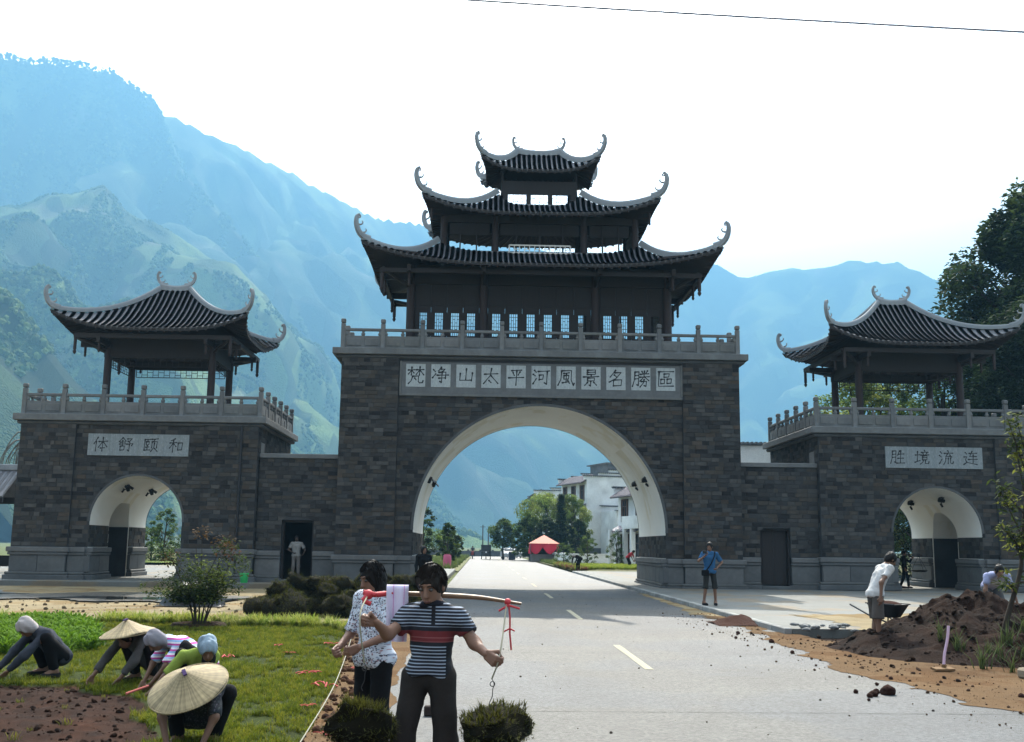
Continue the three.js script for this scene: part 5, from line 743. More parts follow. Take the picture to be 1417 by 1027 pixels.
{ // people on the right and around the gates
  person('man in white T-shirt and grey shorts leaning over a wheelbarrow', [6.66, 0.06, -18.4], 1.75, { cell: 0.016, hair: 'short', pants: { m: cloth(0.1, 0.085, 0.075), len: 1.0, flare: 0.03 }, shirt: { m: M_white, sleeve: 0.6, hem: 0.1 }, shoes: M_dark, scale: 0.98, J: { pel: [0, 0.92, -0.02], chest: [0, 1.2, 0.12], neck: [0, 1.38, 0.23], head: [0, 1.48, 0.33], fwd: [0, -0.55, 0.8], sl: [0.18, 1.33, 0.2], sr: [-0.18, 1.33, 0.2], el: [0.23, 1.06, 0.2], er: [-0.25, 1.1, -0.02], wl: [0.2, 0.84, 0.22], wr: [-0.27, 0.86, -0.05], kl: [0.1, 0.49, 0.06], kr: [-0.1, 0.49, -0.02] }, handl: { curl: 1 }, handr: { curl: 0.4 } });
  person('man in lilac shirt bending down behind the soil heap', [10.05, 0.2, -21.2], -0.15, { cell: 0.018, hair: 'short', pants: { m: M_greyCloth }, shirt: { m: M_lilacShirt, sleeve: 0.6, hem: 0.1 }, shoes: M_dark, J: { pel: [0, 0.82, -0.3], hl: [0.09, 0.8, -0.29], hr: [-0.09, 0.8, -0.29], kl: [0.12, 0.45, 0], kr: [-0.12, 0.45, 0], chest: [0, 0.98, 0], neck: [0, 1.06, 0.2], head: [0, 1.1, 0.32], fwd: [0, -0.3, 0.9], sl: [0.19, 1.0, 0.14], sr: [-0.19, 1.0, 0.14], el: [0.27, 0.74, 0.2], er: [-0.25, 0.74, 0.2], wl: [0.3, 0.54, 0.25], wr: [-0.2, 0.52, 0.3] } });
  const blue = person('man in blue shirt standing on the pavement with a shoulder bag strap', [6.32, 0.13, -30.1], 0.05, { cell: 0.02, headCell: 0.01, hair: 'short', pants: { m: cloth(0.03, 0.03, 0.028), len: 1.05, flare: 0.035 }, shirt: { m: M_blueShirt, sleeve: 0.75, hem: 0.08 }, shoes: M_dark, J: { er: [-0.34, 1.2, 0.14], wr: [-0.17, 1.36, 0.28], el: [0.36, 1.16, -0.08], wl: [0.2, 1.02, 0.06], kl: [0.13, 0.49, 0.02], al: [0.15, 0.08, 0], kr: [-0.13, 0.49, 0.04], ar: [-0.18, 0.08, 0.02], fwd: [-0.4, -0.15, 0.8] }, handr: { dir: [-0.2, 0.5, 0.5], curl: 0.9 } });
  part('bag_strap', [tubePath(spline([V(0.15, 1.46, 0.02), V(0.1, 1.34, 0.14), V(-0.02, 1.1, 0.17), V(-0.13, 0.95, 0.14)], 12), 0.018, 5), bevelBox(0.2, 0.16, 0.09, 0.02, -0.16, 0.88, 0.13)], M_blackCloth, blue);
  part('camera', [bevelBox(0.12, 0.08, 0.07, 0.01, -0.22, 1.44, 0.36), cyl(0.035, 0.035, 0.06, -0.22, 1.4, 0.42, 10)], M_blackMetal, blue);
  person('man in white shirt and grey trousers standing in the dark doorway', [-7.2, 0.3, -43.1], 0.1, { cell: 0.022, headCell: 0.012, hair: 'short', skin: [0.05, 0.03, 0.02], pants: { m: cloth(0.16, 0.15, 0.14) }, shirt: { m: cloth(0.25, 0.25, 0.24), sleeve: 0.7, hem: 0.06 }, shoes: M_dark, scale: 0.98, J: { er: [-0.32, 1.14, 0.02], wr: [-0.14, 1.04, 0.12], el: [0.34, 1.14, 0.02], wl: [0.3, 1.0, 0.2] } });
  person('person in dark clothes with a carrying pole under the right arch', [17.78, 0.14, -45.6], 1.2, { cell: 0.022, headCell: 0.012, hair: 'short', pants: { m: M_blackCloth }, shirt: { m: M_dark, sleeve: 1.8, hem: 0.12 }, shoes: M_dark, scale: 0.92, J: { wl: [0.12, 1.36, 0.36], el: [0.24, 1.2, 0.24], kl: [0.1, 0.5, 0.14], al: [0.1, 0.08, 0.16], tl: [0.1, 0.035, 0.3], kr: [-0.1, 0.48, -0.04], ar: [-0.1, 0.1, -0.2] } });
  const sc = thing('carrying_pole', 'carrying pole with a hanging pan and a brown bundle under the right arch', 'carrying pole', [17.78, 0.14, -45.6], 0.15);
  part('pole', [bar(V(-0.7, 1.44, 0), V(0.85, 1.36, 0), 0.02, 0.02, 6)], M_timberRed, sc); part('pan', [new THREE.CylinderGeometry(0.36, 0.28, 0.08, 18).translate(0.68, 0.72, 0)], M_blackMetal, sc);
  part('cord', [bar(V(0.68, 1.36, 0), V(0.34, 0.76, 0), 0.008, 0.008, 4), bar(V(0.68, 1.36, 0), V(1.02, 0.76, 0), 0.008, 0.008, 4), bar(V(0.68, 1.36, 0), V(0.68, 0.76, 0.3), 0.008, 0.008, 4), bar(V(-0.6, 1.43, 0), V(-0.6, 1.0, 0), 0.008, 0.008, 4)], M_blackCloth, sc);
  part('bundle', [new THREE.IcosahedronGeometry(0.24, 2).scale(0.8, 1.1, 0.8).translate(-0.6, 0.8, 0)], tone(0.1, 0.07, 0.03, {}, 0.4, 0.1, 0.02), sc);
  person('gardener with a white hat bending beside the flower bed beyond the arch', [6.6, 0.05, -74], -0.9, { cell: 0.03, headCell: 0.015, pants: { m: M_blackCloth }, shirt: { m: M_dark, sleeve: 1.8, hem: 0.1 }, scarf: { m: M_white }, hair: 'short', J: { pel: [0, 0.88, -0.2], hl: [0.09, 0.85, -0.2], hr: [-0.09, 0.85, -0.2], chest: [0, 1.0, 0.1], neck: [0, 1.05, 0.3], head: [0, 1.06, 0.42], fwd: [0, -0.7, 0.6], sl: [0.17, 1.02, 0.24], sr: [-0.17, 1.02, 0.24], el: [0.2, 0.76, 0.34], er: [-0.2, 0.76, 0.34], wl: [0.12, 0.54, 0.42], wr: [-0.12, 0.54, 0.42] } });
  person('gardener in a red shirt bending over the yellow green bed', [10.9, 0.1, -80], 1.0, { cell: 0.03, headCell: 0.015, pants: { m: M_blackCloth }, shirt: { m: M_redShirt, sleeve: 0.8, hem: 0.1 }, hair: 'short', J: { pel: [0, 0.9, -0.14], hl: [0.09, 0.87, -0.14], hr: [-0.09, 0.87, -0.14], chest: [0, 1.1, 0.06], neck: [0, 1.22, 0.24], head: [0, 1.28, 0.34], fwd: [0, -0.6, 0.7], sl: [0.17, 1.17, 0.16], sr: [-0.17, 1.17, 0.16], el: [0.2, 0.9, 0.26], er: [-0.2, 0.9, 0.26], wl: [0.12, 0.68, 0.36], wr: [-0.12, 0.68, 0.36] } });
  person('person in dark clothes standing by the left foot of the central arch', [-1.62, 0.02, -31.5], 0.4, { cell: 0.022, headCell: 0.012, hair: 'bob', pants: { m: M_blackCloth }, shirt: { m: M_blackCloth, sleeve: 1.9, hem: 0.2 }, shoes: M_dark, scale: 0.95 });
}
// ---------- lawn, soil, plants in the foreground ----------
rnd = mulberry(99);
const leafM = (o = {}) => new THREE.MeshPhysicalMaterial({ vertexColors: true, roughness: 0.9, transmission: 0.45, thickness: 0, specularIntensity: 0.15, side: THREE.DoubleSide, ...o });
const M_leaf = leafM(), M_bark = tone(0.07, 0.055, 0.042, {}, 0.8, 0.12, 0.012);
const lawnR = (z) => z > -13.8 ? lerp(-1.3, -1.62, clamp((z + 8.5) / -5.3, 0, 1)) : lerp(-1.62, -2.45, clamp((z + 13.8) / -7.3, 0, 1));
const inPoly = (poly, x, z) => { let c = false; for (let i = 0, j = poly.length - 1; i < poly.length; j = i++) { const [xi, zi] = poly[i], [xj, zj] = poly[j]; if ((zi > z) !== (zj > z) && x < (xj - xi) * (z - zi) / (zj - zi) + xi) c = !c; } return c; };
const SOIL = [[-40, -12.1], [-5.2, -12.2], [-4.3, -12.25], [-3.3, -11.0], [-2.7, -9.7], [-2.5, -8.7], [-2.9, -6], [-40, -3]];
const soilAt = (x, z) => inPoly(SOIL, x + (fbm(x * 1.7, z * 1.7, 0, 3) - 0.5) * 0.7, z + (fbm(x * 1.7 + 9, z * 1.7, 0, 3) - 0.5) * 0.7);
const lawnH = (x, z) => { const e = Math.min((lawnR(z) - x) / 0.45, (z + 22.3) / 0.6); const base = 0.1 * sstep(0, 1, e) + 0.01; return base + (soilAt(x, z) ? 0.09 * (fbm(x * 4, z * 4, 0, 4) - 0.45) - 0.02 : 0.035 * (fbm(x * 2.2, z * 2.2, 0, 3) - 0.5)) * sstep(0, 1, e * 1.5); };
{
  const NX = 240, NZ = 300, P = [], K = [], I = [];
  for (let j = 0; j <= NZ; j++) { const z = lerp(-4, -22.3, j / NZ), xr = lawnR(z); for (let i = 0; i <= NX; i++) { const t = i / NX, x = xr - (1 - Math.pow(t, 0.6)) * 12.5; P.push(x, lawnH(x, z), z); const s = soilAt(x, z), n = fbm(x * 3, z * 3, 0, 4), q = fbm(x * 9, z * 9, 0, 3); K.push(...(s ? [lerp(0.016, 0.06, n * q * 1.6), lerp(0.008, 0.022, n * q * 1.6), lerp(0.005, 0.01, n * q * 1.6)] : [lerp(0.022, 0.05, n), lerp(0.03, 0.07, n), lerp(0.006, 0.009, n)])); } }
  for (let j = 0; j < NZ; j++) for (let i = 0; i < NX; i++) { const a = j * (NX + 1) + i, b = a + NX + 1; I.push(a, a + 1, b, b, a + 1, b + 1); }
  const g = new THREE.BufferGeometry(); g.setAttribute('position', new THREE.Float32BufferAttribute(P, 3)); g.setAttribute('color', new THREE.Float32BufferAttribute(K, 3)); g.setIndex(I); g.computeVertexNormals(); boxUV(g);
  struct('lawn', g, grain(vmat({ roughness: 1 }), 0.25, 0.02));
}
const blade = (list, x, y, z, h, w, lean, az, c0, c1, seg = 2) => {  // one curved leaf blade as a strip with vertex colours
  const ca = Math.cos(az), sa = Math.sin(az), pos = [], col = [];
  const at = (t) => [x + ca * lean * t * t, y + h * (t - 0.18 * t * t * (lean / (Math.abs(h) + 0.01))), z + sa * lean * t * t], wd = (t) => w * (1 - t * t) * 0.5 + 0.0004;
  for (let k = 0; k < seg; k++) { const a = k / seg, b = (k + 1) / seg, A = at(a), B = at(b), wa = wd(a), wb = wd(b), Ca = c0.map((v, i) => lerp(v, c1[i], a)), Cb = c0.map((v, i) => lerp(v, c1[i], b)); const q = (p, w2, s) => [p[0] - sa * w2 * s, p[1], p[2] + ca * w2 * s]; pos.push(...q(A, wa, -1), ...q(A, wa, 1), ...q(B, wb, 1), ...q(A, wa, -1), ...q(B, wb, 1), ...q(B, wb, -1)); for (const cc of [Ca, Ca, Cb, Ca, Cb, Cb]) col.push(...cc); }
  list.pos.push(...pos); list.col.push(...col);
};
const stripGeo = (l) => { const g = new THREE.BufferGeometry(); g.setAttribute('position', new THREE.Float32BufferAttribute(l.pos, 3)); g.setAttribute('color', new THREE.Float32BufferAttribute(l.col, 3)); g.computeVertexNormals(); g.setAttribute('uv', new THREE.Float32BufferAttribute(new Float32Array(l.pos.length / 3 * 2), 2)); return g; };
function tuft(n, r, h, w, c0, c1) { const l = { pos: [], col: [] }; for (let i = 0; i < n; i++) { const a = rr(0, 6.28), d = rr(0, r); blade(l, Math.cos(a) * d, 0, Math.sin(a) * d, h * rr(0.6, 1.2), w, rr(0.2, 0.9) * h, rr(0, 6.28), c0, c1); } return stripGeo(l); }
{ // grass blades of the lawn
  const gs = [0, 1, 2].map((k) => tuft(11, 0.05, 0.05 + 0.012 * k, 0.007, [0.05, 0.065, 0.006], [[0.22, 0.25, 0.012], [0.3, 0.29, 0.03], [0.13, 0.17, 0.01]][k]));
  const ms = [[], [], []];
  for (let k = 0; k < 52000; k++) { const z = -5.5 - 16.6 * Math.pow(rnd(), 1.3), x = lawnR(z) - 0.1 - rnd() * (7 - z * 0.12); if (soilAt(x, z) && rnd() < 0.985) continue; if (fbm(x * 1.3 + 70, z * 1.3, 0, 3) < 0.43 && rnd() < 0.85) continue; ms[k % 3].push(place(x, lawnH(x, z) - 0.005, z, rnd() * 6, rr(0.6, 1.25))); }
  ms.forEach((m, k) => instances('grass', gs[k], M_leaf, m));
}
const clodGeo = (() => { const g = new THREE.IcosahedronGeometry(1, 1), p = g.attributes.position; for (let i = 0; i < p.count; i++) { const x = p.getX(i), y = p.getY(i), z = p.getZ(i), k = 0.7 + 0.6 * vnoise(x * 1.7 + 4, y * 1.7 + 4, z * 1.7 + 4); p.setXYZ(i, x * k, y * k * 0.75, z * k); } g.computeVertexNormals(); return boxUV(g); })();
const M_clod = grain(mat(1, 1, 1, { roughness: 1 }), 0.3, 0.02);
{
  const ms = [], cs = [];
  for (let k = 0; k < 3200; k++) { const z = -5.5 - 7.0 * rnd(), x = -2.3 - rnd() * 5.5; if (!soilAt(x, z)) continue; const s = 0.005 + 0.03 * Math.pow(rnd(), 4), b = rr(0.5, 1.6); ms.push(place(x, lawnH(x, z) + s * 0.1, z, rnd() * 6, V(s * rr(0.8, 1.4), s * rr(0.6, 1), s), rnd(), rnd())); cs.push(C(0.04 * b, 0.018 * b, 0.01 * b)); }
  for (let k = 0; k < 900; k++) { const z = -6 - 15 * rnd(), x = lawnR(z) + rr(-0.1, 0.55); const s = 0.006 + 0.04 * Math.pow(rnd(), 3), b = rr(0.6, 1.7); ms.push(place(x, 0.03 + s * 0.3, z, rnd() * 6, s)); cs.push(C(0.1 * b, 0.045 * b, 0.025 * b)); }
  for (let k = 0; k < 500; k++) { const z = -22 - 10 * rnd(), x = RL - 0.3 - rnd() * 12, s = 0.01 + 0.05 * Math.pow(rnd(), 4); ms.push(place(x, 0.01, z, rnd() * 6, s)); cs.push(C(0.15, 0.115, 0.07)); }
  instances('soil_clods', clodGeo, M_clod, ms, scene, cs);
}
{ // strappy border plants along the far edge, and the leafy bed on the left
  const g = [0, 1, 2].map((k) => tuft(16, 0.07, 0.24, 0.022, [0.06, 0.1, 0.01], [[0.4, 0.42, 0.07], [0.28, 0.38, 0.05], [0.5, 0.5, 0.16]][k])), ms = [[], [], []];
  for (let k = 0; k < 330; k++) { const x = lerp(-7.3, -2.1, rnd()), z = lerp(-21.6, -20.9, (x + 7.3) / 5) + rr(-0.35, 0.3); if (x > -3.3 && rnd() < 0.35) continue; ms[k % 3].push(place(x, lawnH(x, z) - 0.01, z, rnd() * 6, rr(0.7, 1.15))); }
  for (let k = 0; k < 60; k++) ms[k % 3].push(place(rr(-11.5, -8.9), 0.08, -21.7 + rr(-0.3, 0.3), rnd() * 6, rr(0.8, 1.3)));
  ms.forEach((m, k) => instances('border_plants', g[k], M_leaf, m));
  const BED = [[-9.6, -20.9], [-7.2, -20.5], [-5.3, -16], [-5.6, -15.2], [-6.5, -14.8], [-13, -15]];
  const l = { pos: [], col: [] }; for (let i = 0; i < 22; i++) { const a = rr(0, 6.28), d = rr(0, 0.07), y = rr(0.02, 0.16); blade(l, Math.cos(a) * d, y, Math.sin(a) * d, rr(0.04, 0.1), 0.035, rr(0.05, 0.1), a, [0.05, 0.11, 0.008], [0.15, 0.27, 0.02], 2); } const bg = stripGeo(l), bm = [];
  while (bm.length < 1500) { const x = rr(-13, -5.2), z = rr(-20.9, -14.8); if (inPoly(BED, x, z)) bm.push(place(x, lawnH(x, z), z, rnd() * 6, rr(0.8, 1.35))); } instances('leafy_bed', bg, M_leaf, bm);
}
function leafCloud(clusters) {                                     // folded diamond leaves scattered through ellipsoids
  let N = 0; for (const c of clusters) N += c.n; const pos = new Float32Array(N * 18), col = new Float32Array(N * 18); let o = 0;
  for (const c of clusters) for (let i = 0; i < c.n; i++) {
    let x, y, z, d; do { x = rr(-1, 1); y = rr(-1, 1); z = rr(-1, 1); d = x * x + y * y + z * z; } while (d > 1); const f = Math.pow(d, -0.18); const px = c.p[0] + x * f * c.r[0], py = c.p[1] + y * f * c.r[1], pz = c.p[2] + z * f * c.r[2];
    const s = c.s * rr(0.6, 1.3), a = rr(0, 6.283), e = rr(-0.9, 0.5) - (c.droop ?? 0), dx = Math.cos(a) * Math.cos(e), dy = Math.sin(e), dz = Math.sin(a) * Math.cos(e), q = rr(-0.6, 0.6), sx = -Math.sin(a) * Math.cos(q), sy = Math.sin(q), sz = Math.cos(a) * Math.cos(q), w = c.w ?? 0.26, b = rr(0.65, 1.35), k = c.col;
    const A = [px, py, pz], T = [px + dx * s, py + dy * s, pz + dz * s], m = [px + dx * s * 0.45, py + dy * s * 0.45 - s * 0.06, pz + dz * s * 0.45], L = [m[0] + sx * s * w, m[1] + sy * s * w + s * 0.07, m[2] + sz * s * w], R = [m[0] - sx * s * w, m[1] - sy * s * w + s * 0.07, m[2] - sz * s * w];
    for (const v of [A, L, T, A, T, R]) { pos[o] = v[0]; pos[o + 1] = v[1]; pos[o + 2] = v[2]; col[o] = k[0] * b; col[o + 1] = k[1] * b; col[o + 2] = k[2] * b; o += 3; }
  }
  const g = new THREE.BufferGeometry(); g.setAttribute('position', new THREE.BufferAttribute(pos, 3)); g.setAttribute('color', new THREE.BufferAttribute(col, 3)); g.computeVertexNormals(); g.setAttribute('uv', new THREE.BufferAttribute(new Float32Array(N * 12), 2)); return g;
}
{ // flowering bush on the lawn
  const b = thing('bush', 'multi stemmed bush with reddish top growing on the lawn before the left gate', 'bush', [-5.2, 0.1, -20.7]), stems = [], cl = [];
  for (let k = 0; k < 7; k++) {
    const a = k / 7 * 6.28 + rr(-0.3, 0.3), s = rr(0.15, 0.75), top = V(Math.cos(a) * s - 0.1, rr(1.0, 1.6), Math.sin(a) * s * 0.8), p = spline([V(Math.cos(a) * 0.06, -0.05, Math.sin(a) * 0.06), V(Math.cos(a) * (0.1 + s * 0.2), 0.45, Math.sin(a) * (0.1 + s * 0.2)), top], 10);
    stems.push(tubePath(p, p.map((_, i) => lerp(0.02, 0.006, i / 10)), 6));
    for (let j = 0; j < 11; j++) { const q = p[Math.min(10, 3 + Math.floor(rnd() * 8))], c = [q.x + rr(-0.34, 0.34), Math.max(0.6, q.y + rr(-0.2, 0.3)), q.z + rr(-0.34, 0.34)]; stems.push(bar(q, V(...c), 0.006, 0.003, 4)); const red = c[1] > 1.35 && rnd() < 0.4; cl.push({ p: c, r: [0.2, 0.17, 0.2], n: 78, s: 0.07, col: red ? [0.1, 0.045, 0.02] : rnd() < 0.3 ? [0.13, 0.16, 0.03] : [0.04, 0.062, 0.014] }); }
  }
  for (const [x, y] of [[-0.95, 0.72], [-0.72, 0.6], [0.72, 1.05], [0.62, 0.72], [-0.55, 1.25], [-0.02, 1.74], [0.4, 1.6]]) { stems.push(bar(V(x * 0.3, y * 0.6, 0), V(x, y, 0.05), 0.008, 0.003, 4)); cl.push({ p: [x, y, 0.05], r: [0.22, 0.13, 0.2], n: 70, s: 0.07, col: y > 1.2 ? [0.1, 0.06, 0.025] : [0.06, 0.085, 0.018] }); }
  part('stem', stems, M_bark, b); part('foliage', leafCloud(cl), M_leaf, b);
  part('soil_ring', [new THREE.TorusGeometry(0.42, 0.1, 6, 26).rotateX(Math.PI / 2).scale(1, 0.7, 1).translate(0, 0.02, 0)], grain(mat(0.06, 0.03, 0.018), 0.2, 0.04), b);
}
// sods: grassy clumps of turf
function sodGeo(seed, sx, sy, sz, n = 520) {
  rnd = mulberry(seed); const g = new THREE.IcosahedronGeometry(1, 3), p = g.attributes.position; const disp = (x, y, z) => (0.5 + 1.05 * fbm(x * 1.25 + seed, y * 1.25 + 3, z * 1.25 + 5.5, 3)) * (y < -0.1 ? lerp(1, 0.62, clamp((-0.1 - y) / 0.9, 0, 1)) : 1) * (0.78 + 0.44 * vnoise(x * 4.5 + 9, y * 4.5 + 9, z * 4.5 + 9));
  const cutY = (x, y, k) => Math.min(y * k, seed > 20 ? 1.2 : 0.62 + 0.3 * x * ((seed % 3) - 1)); for (let i = 0; i < p.count; i++) { const x = p.getX(i), y = p.getY(i), z = p.getZ(i), k = disp(x, y, z); p.setXYZ(i, x * k * sx, cutY(x, y, k) * sy, z * k * sz); } const m = mergeVertices((g.deleteAttribute('normal'), g.deleteAttribute('uv'), g)); m.computeVertexNormals();
  const l = { pos: [], col: [] }; for (let i = 0; i < n; i++) { const a = rr(0, 6.28), y = rr(-0.75, 1), q = Math.sqrt(Math.max(0, 1 - y * y)), x = Math.cos(a) * q, z = Math.sin(a) * q, k = disp(x, y, z); const br = rr(0.6, 1.4); blade(l, x * k * sx, cutY(x, y, k) * sy - 0.005, z * k * sz, rr(0.15, 0.75) * sy * (0.3 + 0.7 * Math.max(0, y)) * 0.5 * (0.25 + 1.9 * Math.pow(fbm(x * 2.6 + seed, y * 2.6 + 8, z * 2.6 + 3, 2), 1.5)) * (y < 0.25 && rnd() < 0.6 ? -1.1 : 1), 0.006 + 0.004 * sx, rr(0.1, 0.32) * sx * 0.6, a + rr(-1.3, 1.3), [0.02 * br, 0.022 * br, 0.005 * br], [0.1 * br, 0.1 * br, 0.018 * br]); }
  return { core: boxUV(m.toNonIndexed ? m : m), fur: stripGeo(l) };
}
const M_sod = tone(0.02, 0.017, 0.008, { roughness: 1 }, 0.4, 0.08, 0.015);
function sod(label, group, pos, ry, s, G) { const t = thing('sod_clump', label, 'turf', pos, ry, group); t.scale.setScalar(s); part('turf_core', G.core, M_sod, t); part('grass_tufts', G.fur, M_leaf, t); return t; }
{
  const big = [sodGeo(3, 0.2, 0.185, 0.19, 2600), sodGeo(8, 0.215, 0.165, 0.2, 2600)];
  sod('dark grassy sod hanging on the left cord beside the floral shirt', null, [-0.3 - 0.385, 0.6, -6.62], 0.4, 1, big[0]);
  const r = sod('grassy sod hanging on the right cord above the road', null, [-0.3 + 0.385, 0.585, -6.58], 1.1, 1, big[1]); part('root_tail', [tubePath(spline([V(0.16, 0.08, 0.08), V(0.22, 0.06, 0.1), V(0.235, -0.01, 0.1)], 6), [0.05, 0.04, 0.035, 0.03, 0.03, 0.026, 0.02], 6)], M_sod, r);
  const small = [21, 22, 23].map((s) => sodGeo(s, 0.31, 0.25, 0.28, 1700));
  rnd = mulberry(31); const rows = [[0.14, 13, -5.4, -0.75, -25.6], [0.18, 11, -5.15, -0.9, -26.1], [0.4, 9, -4.95, -1.1, -26.2], [0.46, 8, -4.8, -1.15, -26.7], [0.68, 7, -4.5, -1.2, -26.6]]; let protos = [null, null, null], k = 0;
  for (const [y, n, x0, x1, z] of rows) for (let i = 0; i < n; i++) { const x = lerp(x0, x1, (i + rr(0.2, 0.8)) / n), v = k++ % 3, pos = [x, y + rr(-0.05, 0.06), z + rr(-0.25, 0.25)], s = rr(0.75, 1.25), lab = ['dark grassy sod in the front row of the sod pile', 'dark grassy sod on the ground behind the front row of the pile', 'dark grassy sod in the second layer of the sod pile', 'dark grassy sod at the back of the second layer of the pile', 'dark grassy sod on top of the sod pile'][rows.findIndex((q) => q[0] === y)]; if (!protos[v]) { protos[v] = sod(lab, 'sods in the pile', pos, rnd() * 6, s, small[v]); } else { const q = copyOf(protos[v], pos, rnd() * 6, lab, s); q.scale.set(s * rr(0.85, 1.45), s * rr(0.65, 1.15), s * rr(0.8, 1.2)); q.rotation.x = rr(-0.5, 0.5); q.rotation.z = rr(-0.5, 0.5); } }
  // black sheet heaped behind the bush
  const hg = grid(-0.85, 0.85, 0.5, -0.5, 34, 22, (x, z) => { const d = Math.hypot(x / 0.85, z / 0.5); return Math.max(0, 0.78 * Math.pow(Math.max(0, 1 - d), 0.55) * (0.65 + 0.5 * fbm(x * 3 + 4, z * 3, 0, 3)) + 0.07 * Math.sin(x * 19 + z * 7) * Math.max(0, 1 - d)); });
  solo('sheet_heap', hg, mat(0.012, 0.012, 0.013, { roughness: 0.5, side: THREE.DoubleSide }), 'black plastic sheet heaped on the dirt behind the bush', 'sheet').position.set(-7.55, 0.02, -29.3);
}
{ // red ribbon scraps, stick, brick, string, bucket
  const red = mat(0.42, 0.04, 0.03, { roughness: 0.8 }), mk = (s) => { rnd = mulberry(s); const gs = []; for (let k = 0; k < 7; k++) { const a = rr(0, 6.28), p = V(rr(-0.14, 0.14), 0.012, rr(-0.2, 0.2)); gs.push(tubePath(spline([p, p.clone().add(V(Math.cos(a) * 0.06, 0.03, Math.sin(a) * 0.06)), p.clone().add(V(Math.cos(a) * 0.13, 0.004, Math.sin(a + 0.6) * 0.13))], 6), 0.011, 4).scale(1, 0.6, 1)); } return M(gs); };
  const L = 'red ribbon scraps lying on the lawn and the soil beside the road', a = solo('ribbon_scraps', mk(4), red, L, 'litter', 'red ribbon scraps'); const spots = [[-1.78, -12.4], [-1.65, -10.9], [-1.25, -9.7], [-1.35, -13.4], [-1.6, -14.6], [-1.4, -8.2], [-2.6, -15.6], [-3.0, -16.6], [-2.3, -17.2], [-3.3, -14.9], [-1.45, -16.2], [-2.9, -10.9], [-0.35, -8.9], [-1.15, -11.6], [-2.0, -13.2]];
  spots.forEach(([x, z], i) => { const y = (x < lawnR(z) ? lawnH(x, z) + 0.045 : 0.04), p = [x, y, z]; if (!i) a.position.set(...p); else copyOf(a, p, i * 1.7, x < lawnR(z) - 0.25 ? 'red ribbon scraps lying on the lawn' : i === 12 ? 'red ribbon scraps lying on the road beside the striped carrier' : 'red ribbon scraps on the soil strip between the lawn and the road', 0.35 + 0.12 * (i % 5)); });
  solo('stick', [bar(V(-3.35, 0.22, -10.75), V(-3.2, 0.27, -10.95), 0.012, 0.01, 6)], mat(0.45, 0.12, 0.1), 'short red stick lying on the dark soil bed', 'stick');
  solo('brick_lump', boxUV(bevelBox(0.2, 0.09, 0.1, 0.01)), tone(0.05, 0.035, 0.03, {}, 0.5, 0.1, 0.005), 'dark brick lying on the road edge behind the striped carrier', 'brick').position.set(-0.42, 0.07, -10.9);
  solo('string', [tubePath(spline([V(-1.3, 0.2, -8.2), V(-1.4, 0.24, -10.5), V(-1.62, 0.2, -13.2), V(-1.95, 0.23, -17)], 30), 0.006, 4)], cloth(0.4, 0.38, 0.3), 'pale string stretched along the right edge of the lawn', 'string');
  const b = thing('bucket', 'bright green plastic bucket standing against the left gate', 'bucket', [-8.85, 0.18, -41.55]); const gm = mat(0.03, 0.42, 0.12, { roughness: 0.4 });
  part('tub', [new THREE.LatheGeometry([[0.001, 0], [0.13, 0], [0.17, 0.33], [0.185, 0.34], [0.18, 0.36], [0.165, 0.35], [0.125, 0.02], [0.001, 0.02]].map(([r, y]) => new THREE.Vector2(r, y)), 20)], gm, b); part('bucket_handle', [new THREE.TorusGeometry(0.17, 0.006, 5, 16, Math.PI).rotateX(1.1).translate(0, 0.33, 0)], M_blackMetal, b);
  const w = []; for (let k = 0; k <= 40; k++) { const t = k / 40, x = lerp(-16, 26, t); w.push(V(x, 13.75 - 0.045 * (x + 1.6) - 0.25 * (1 - Math.pow((x - 5) / 21, 2)), -22 + (x - 5) * 0.02)); } solo('overhead_wire', [tubePath(w, 0.021, 5)], mat(0.1, 0.1, 0.14, { roughness: 0.5 }), 'thin overhead wire crossing the sky at the top', 'wire');
}
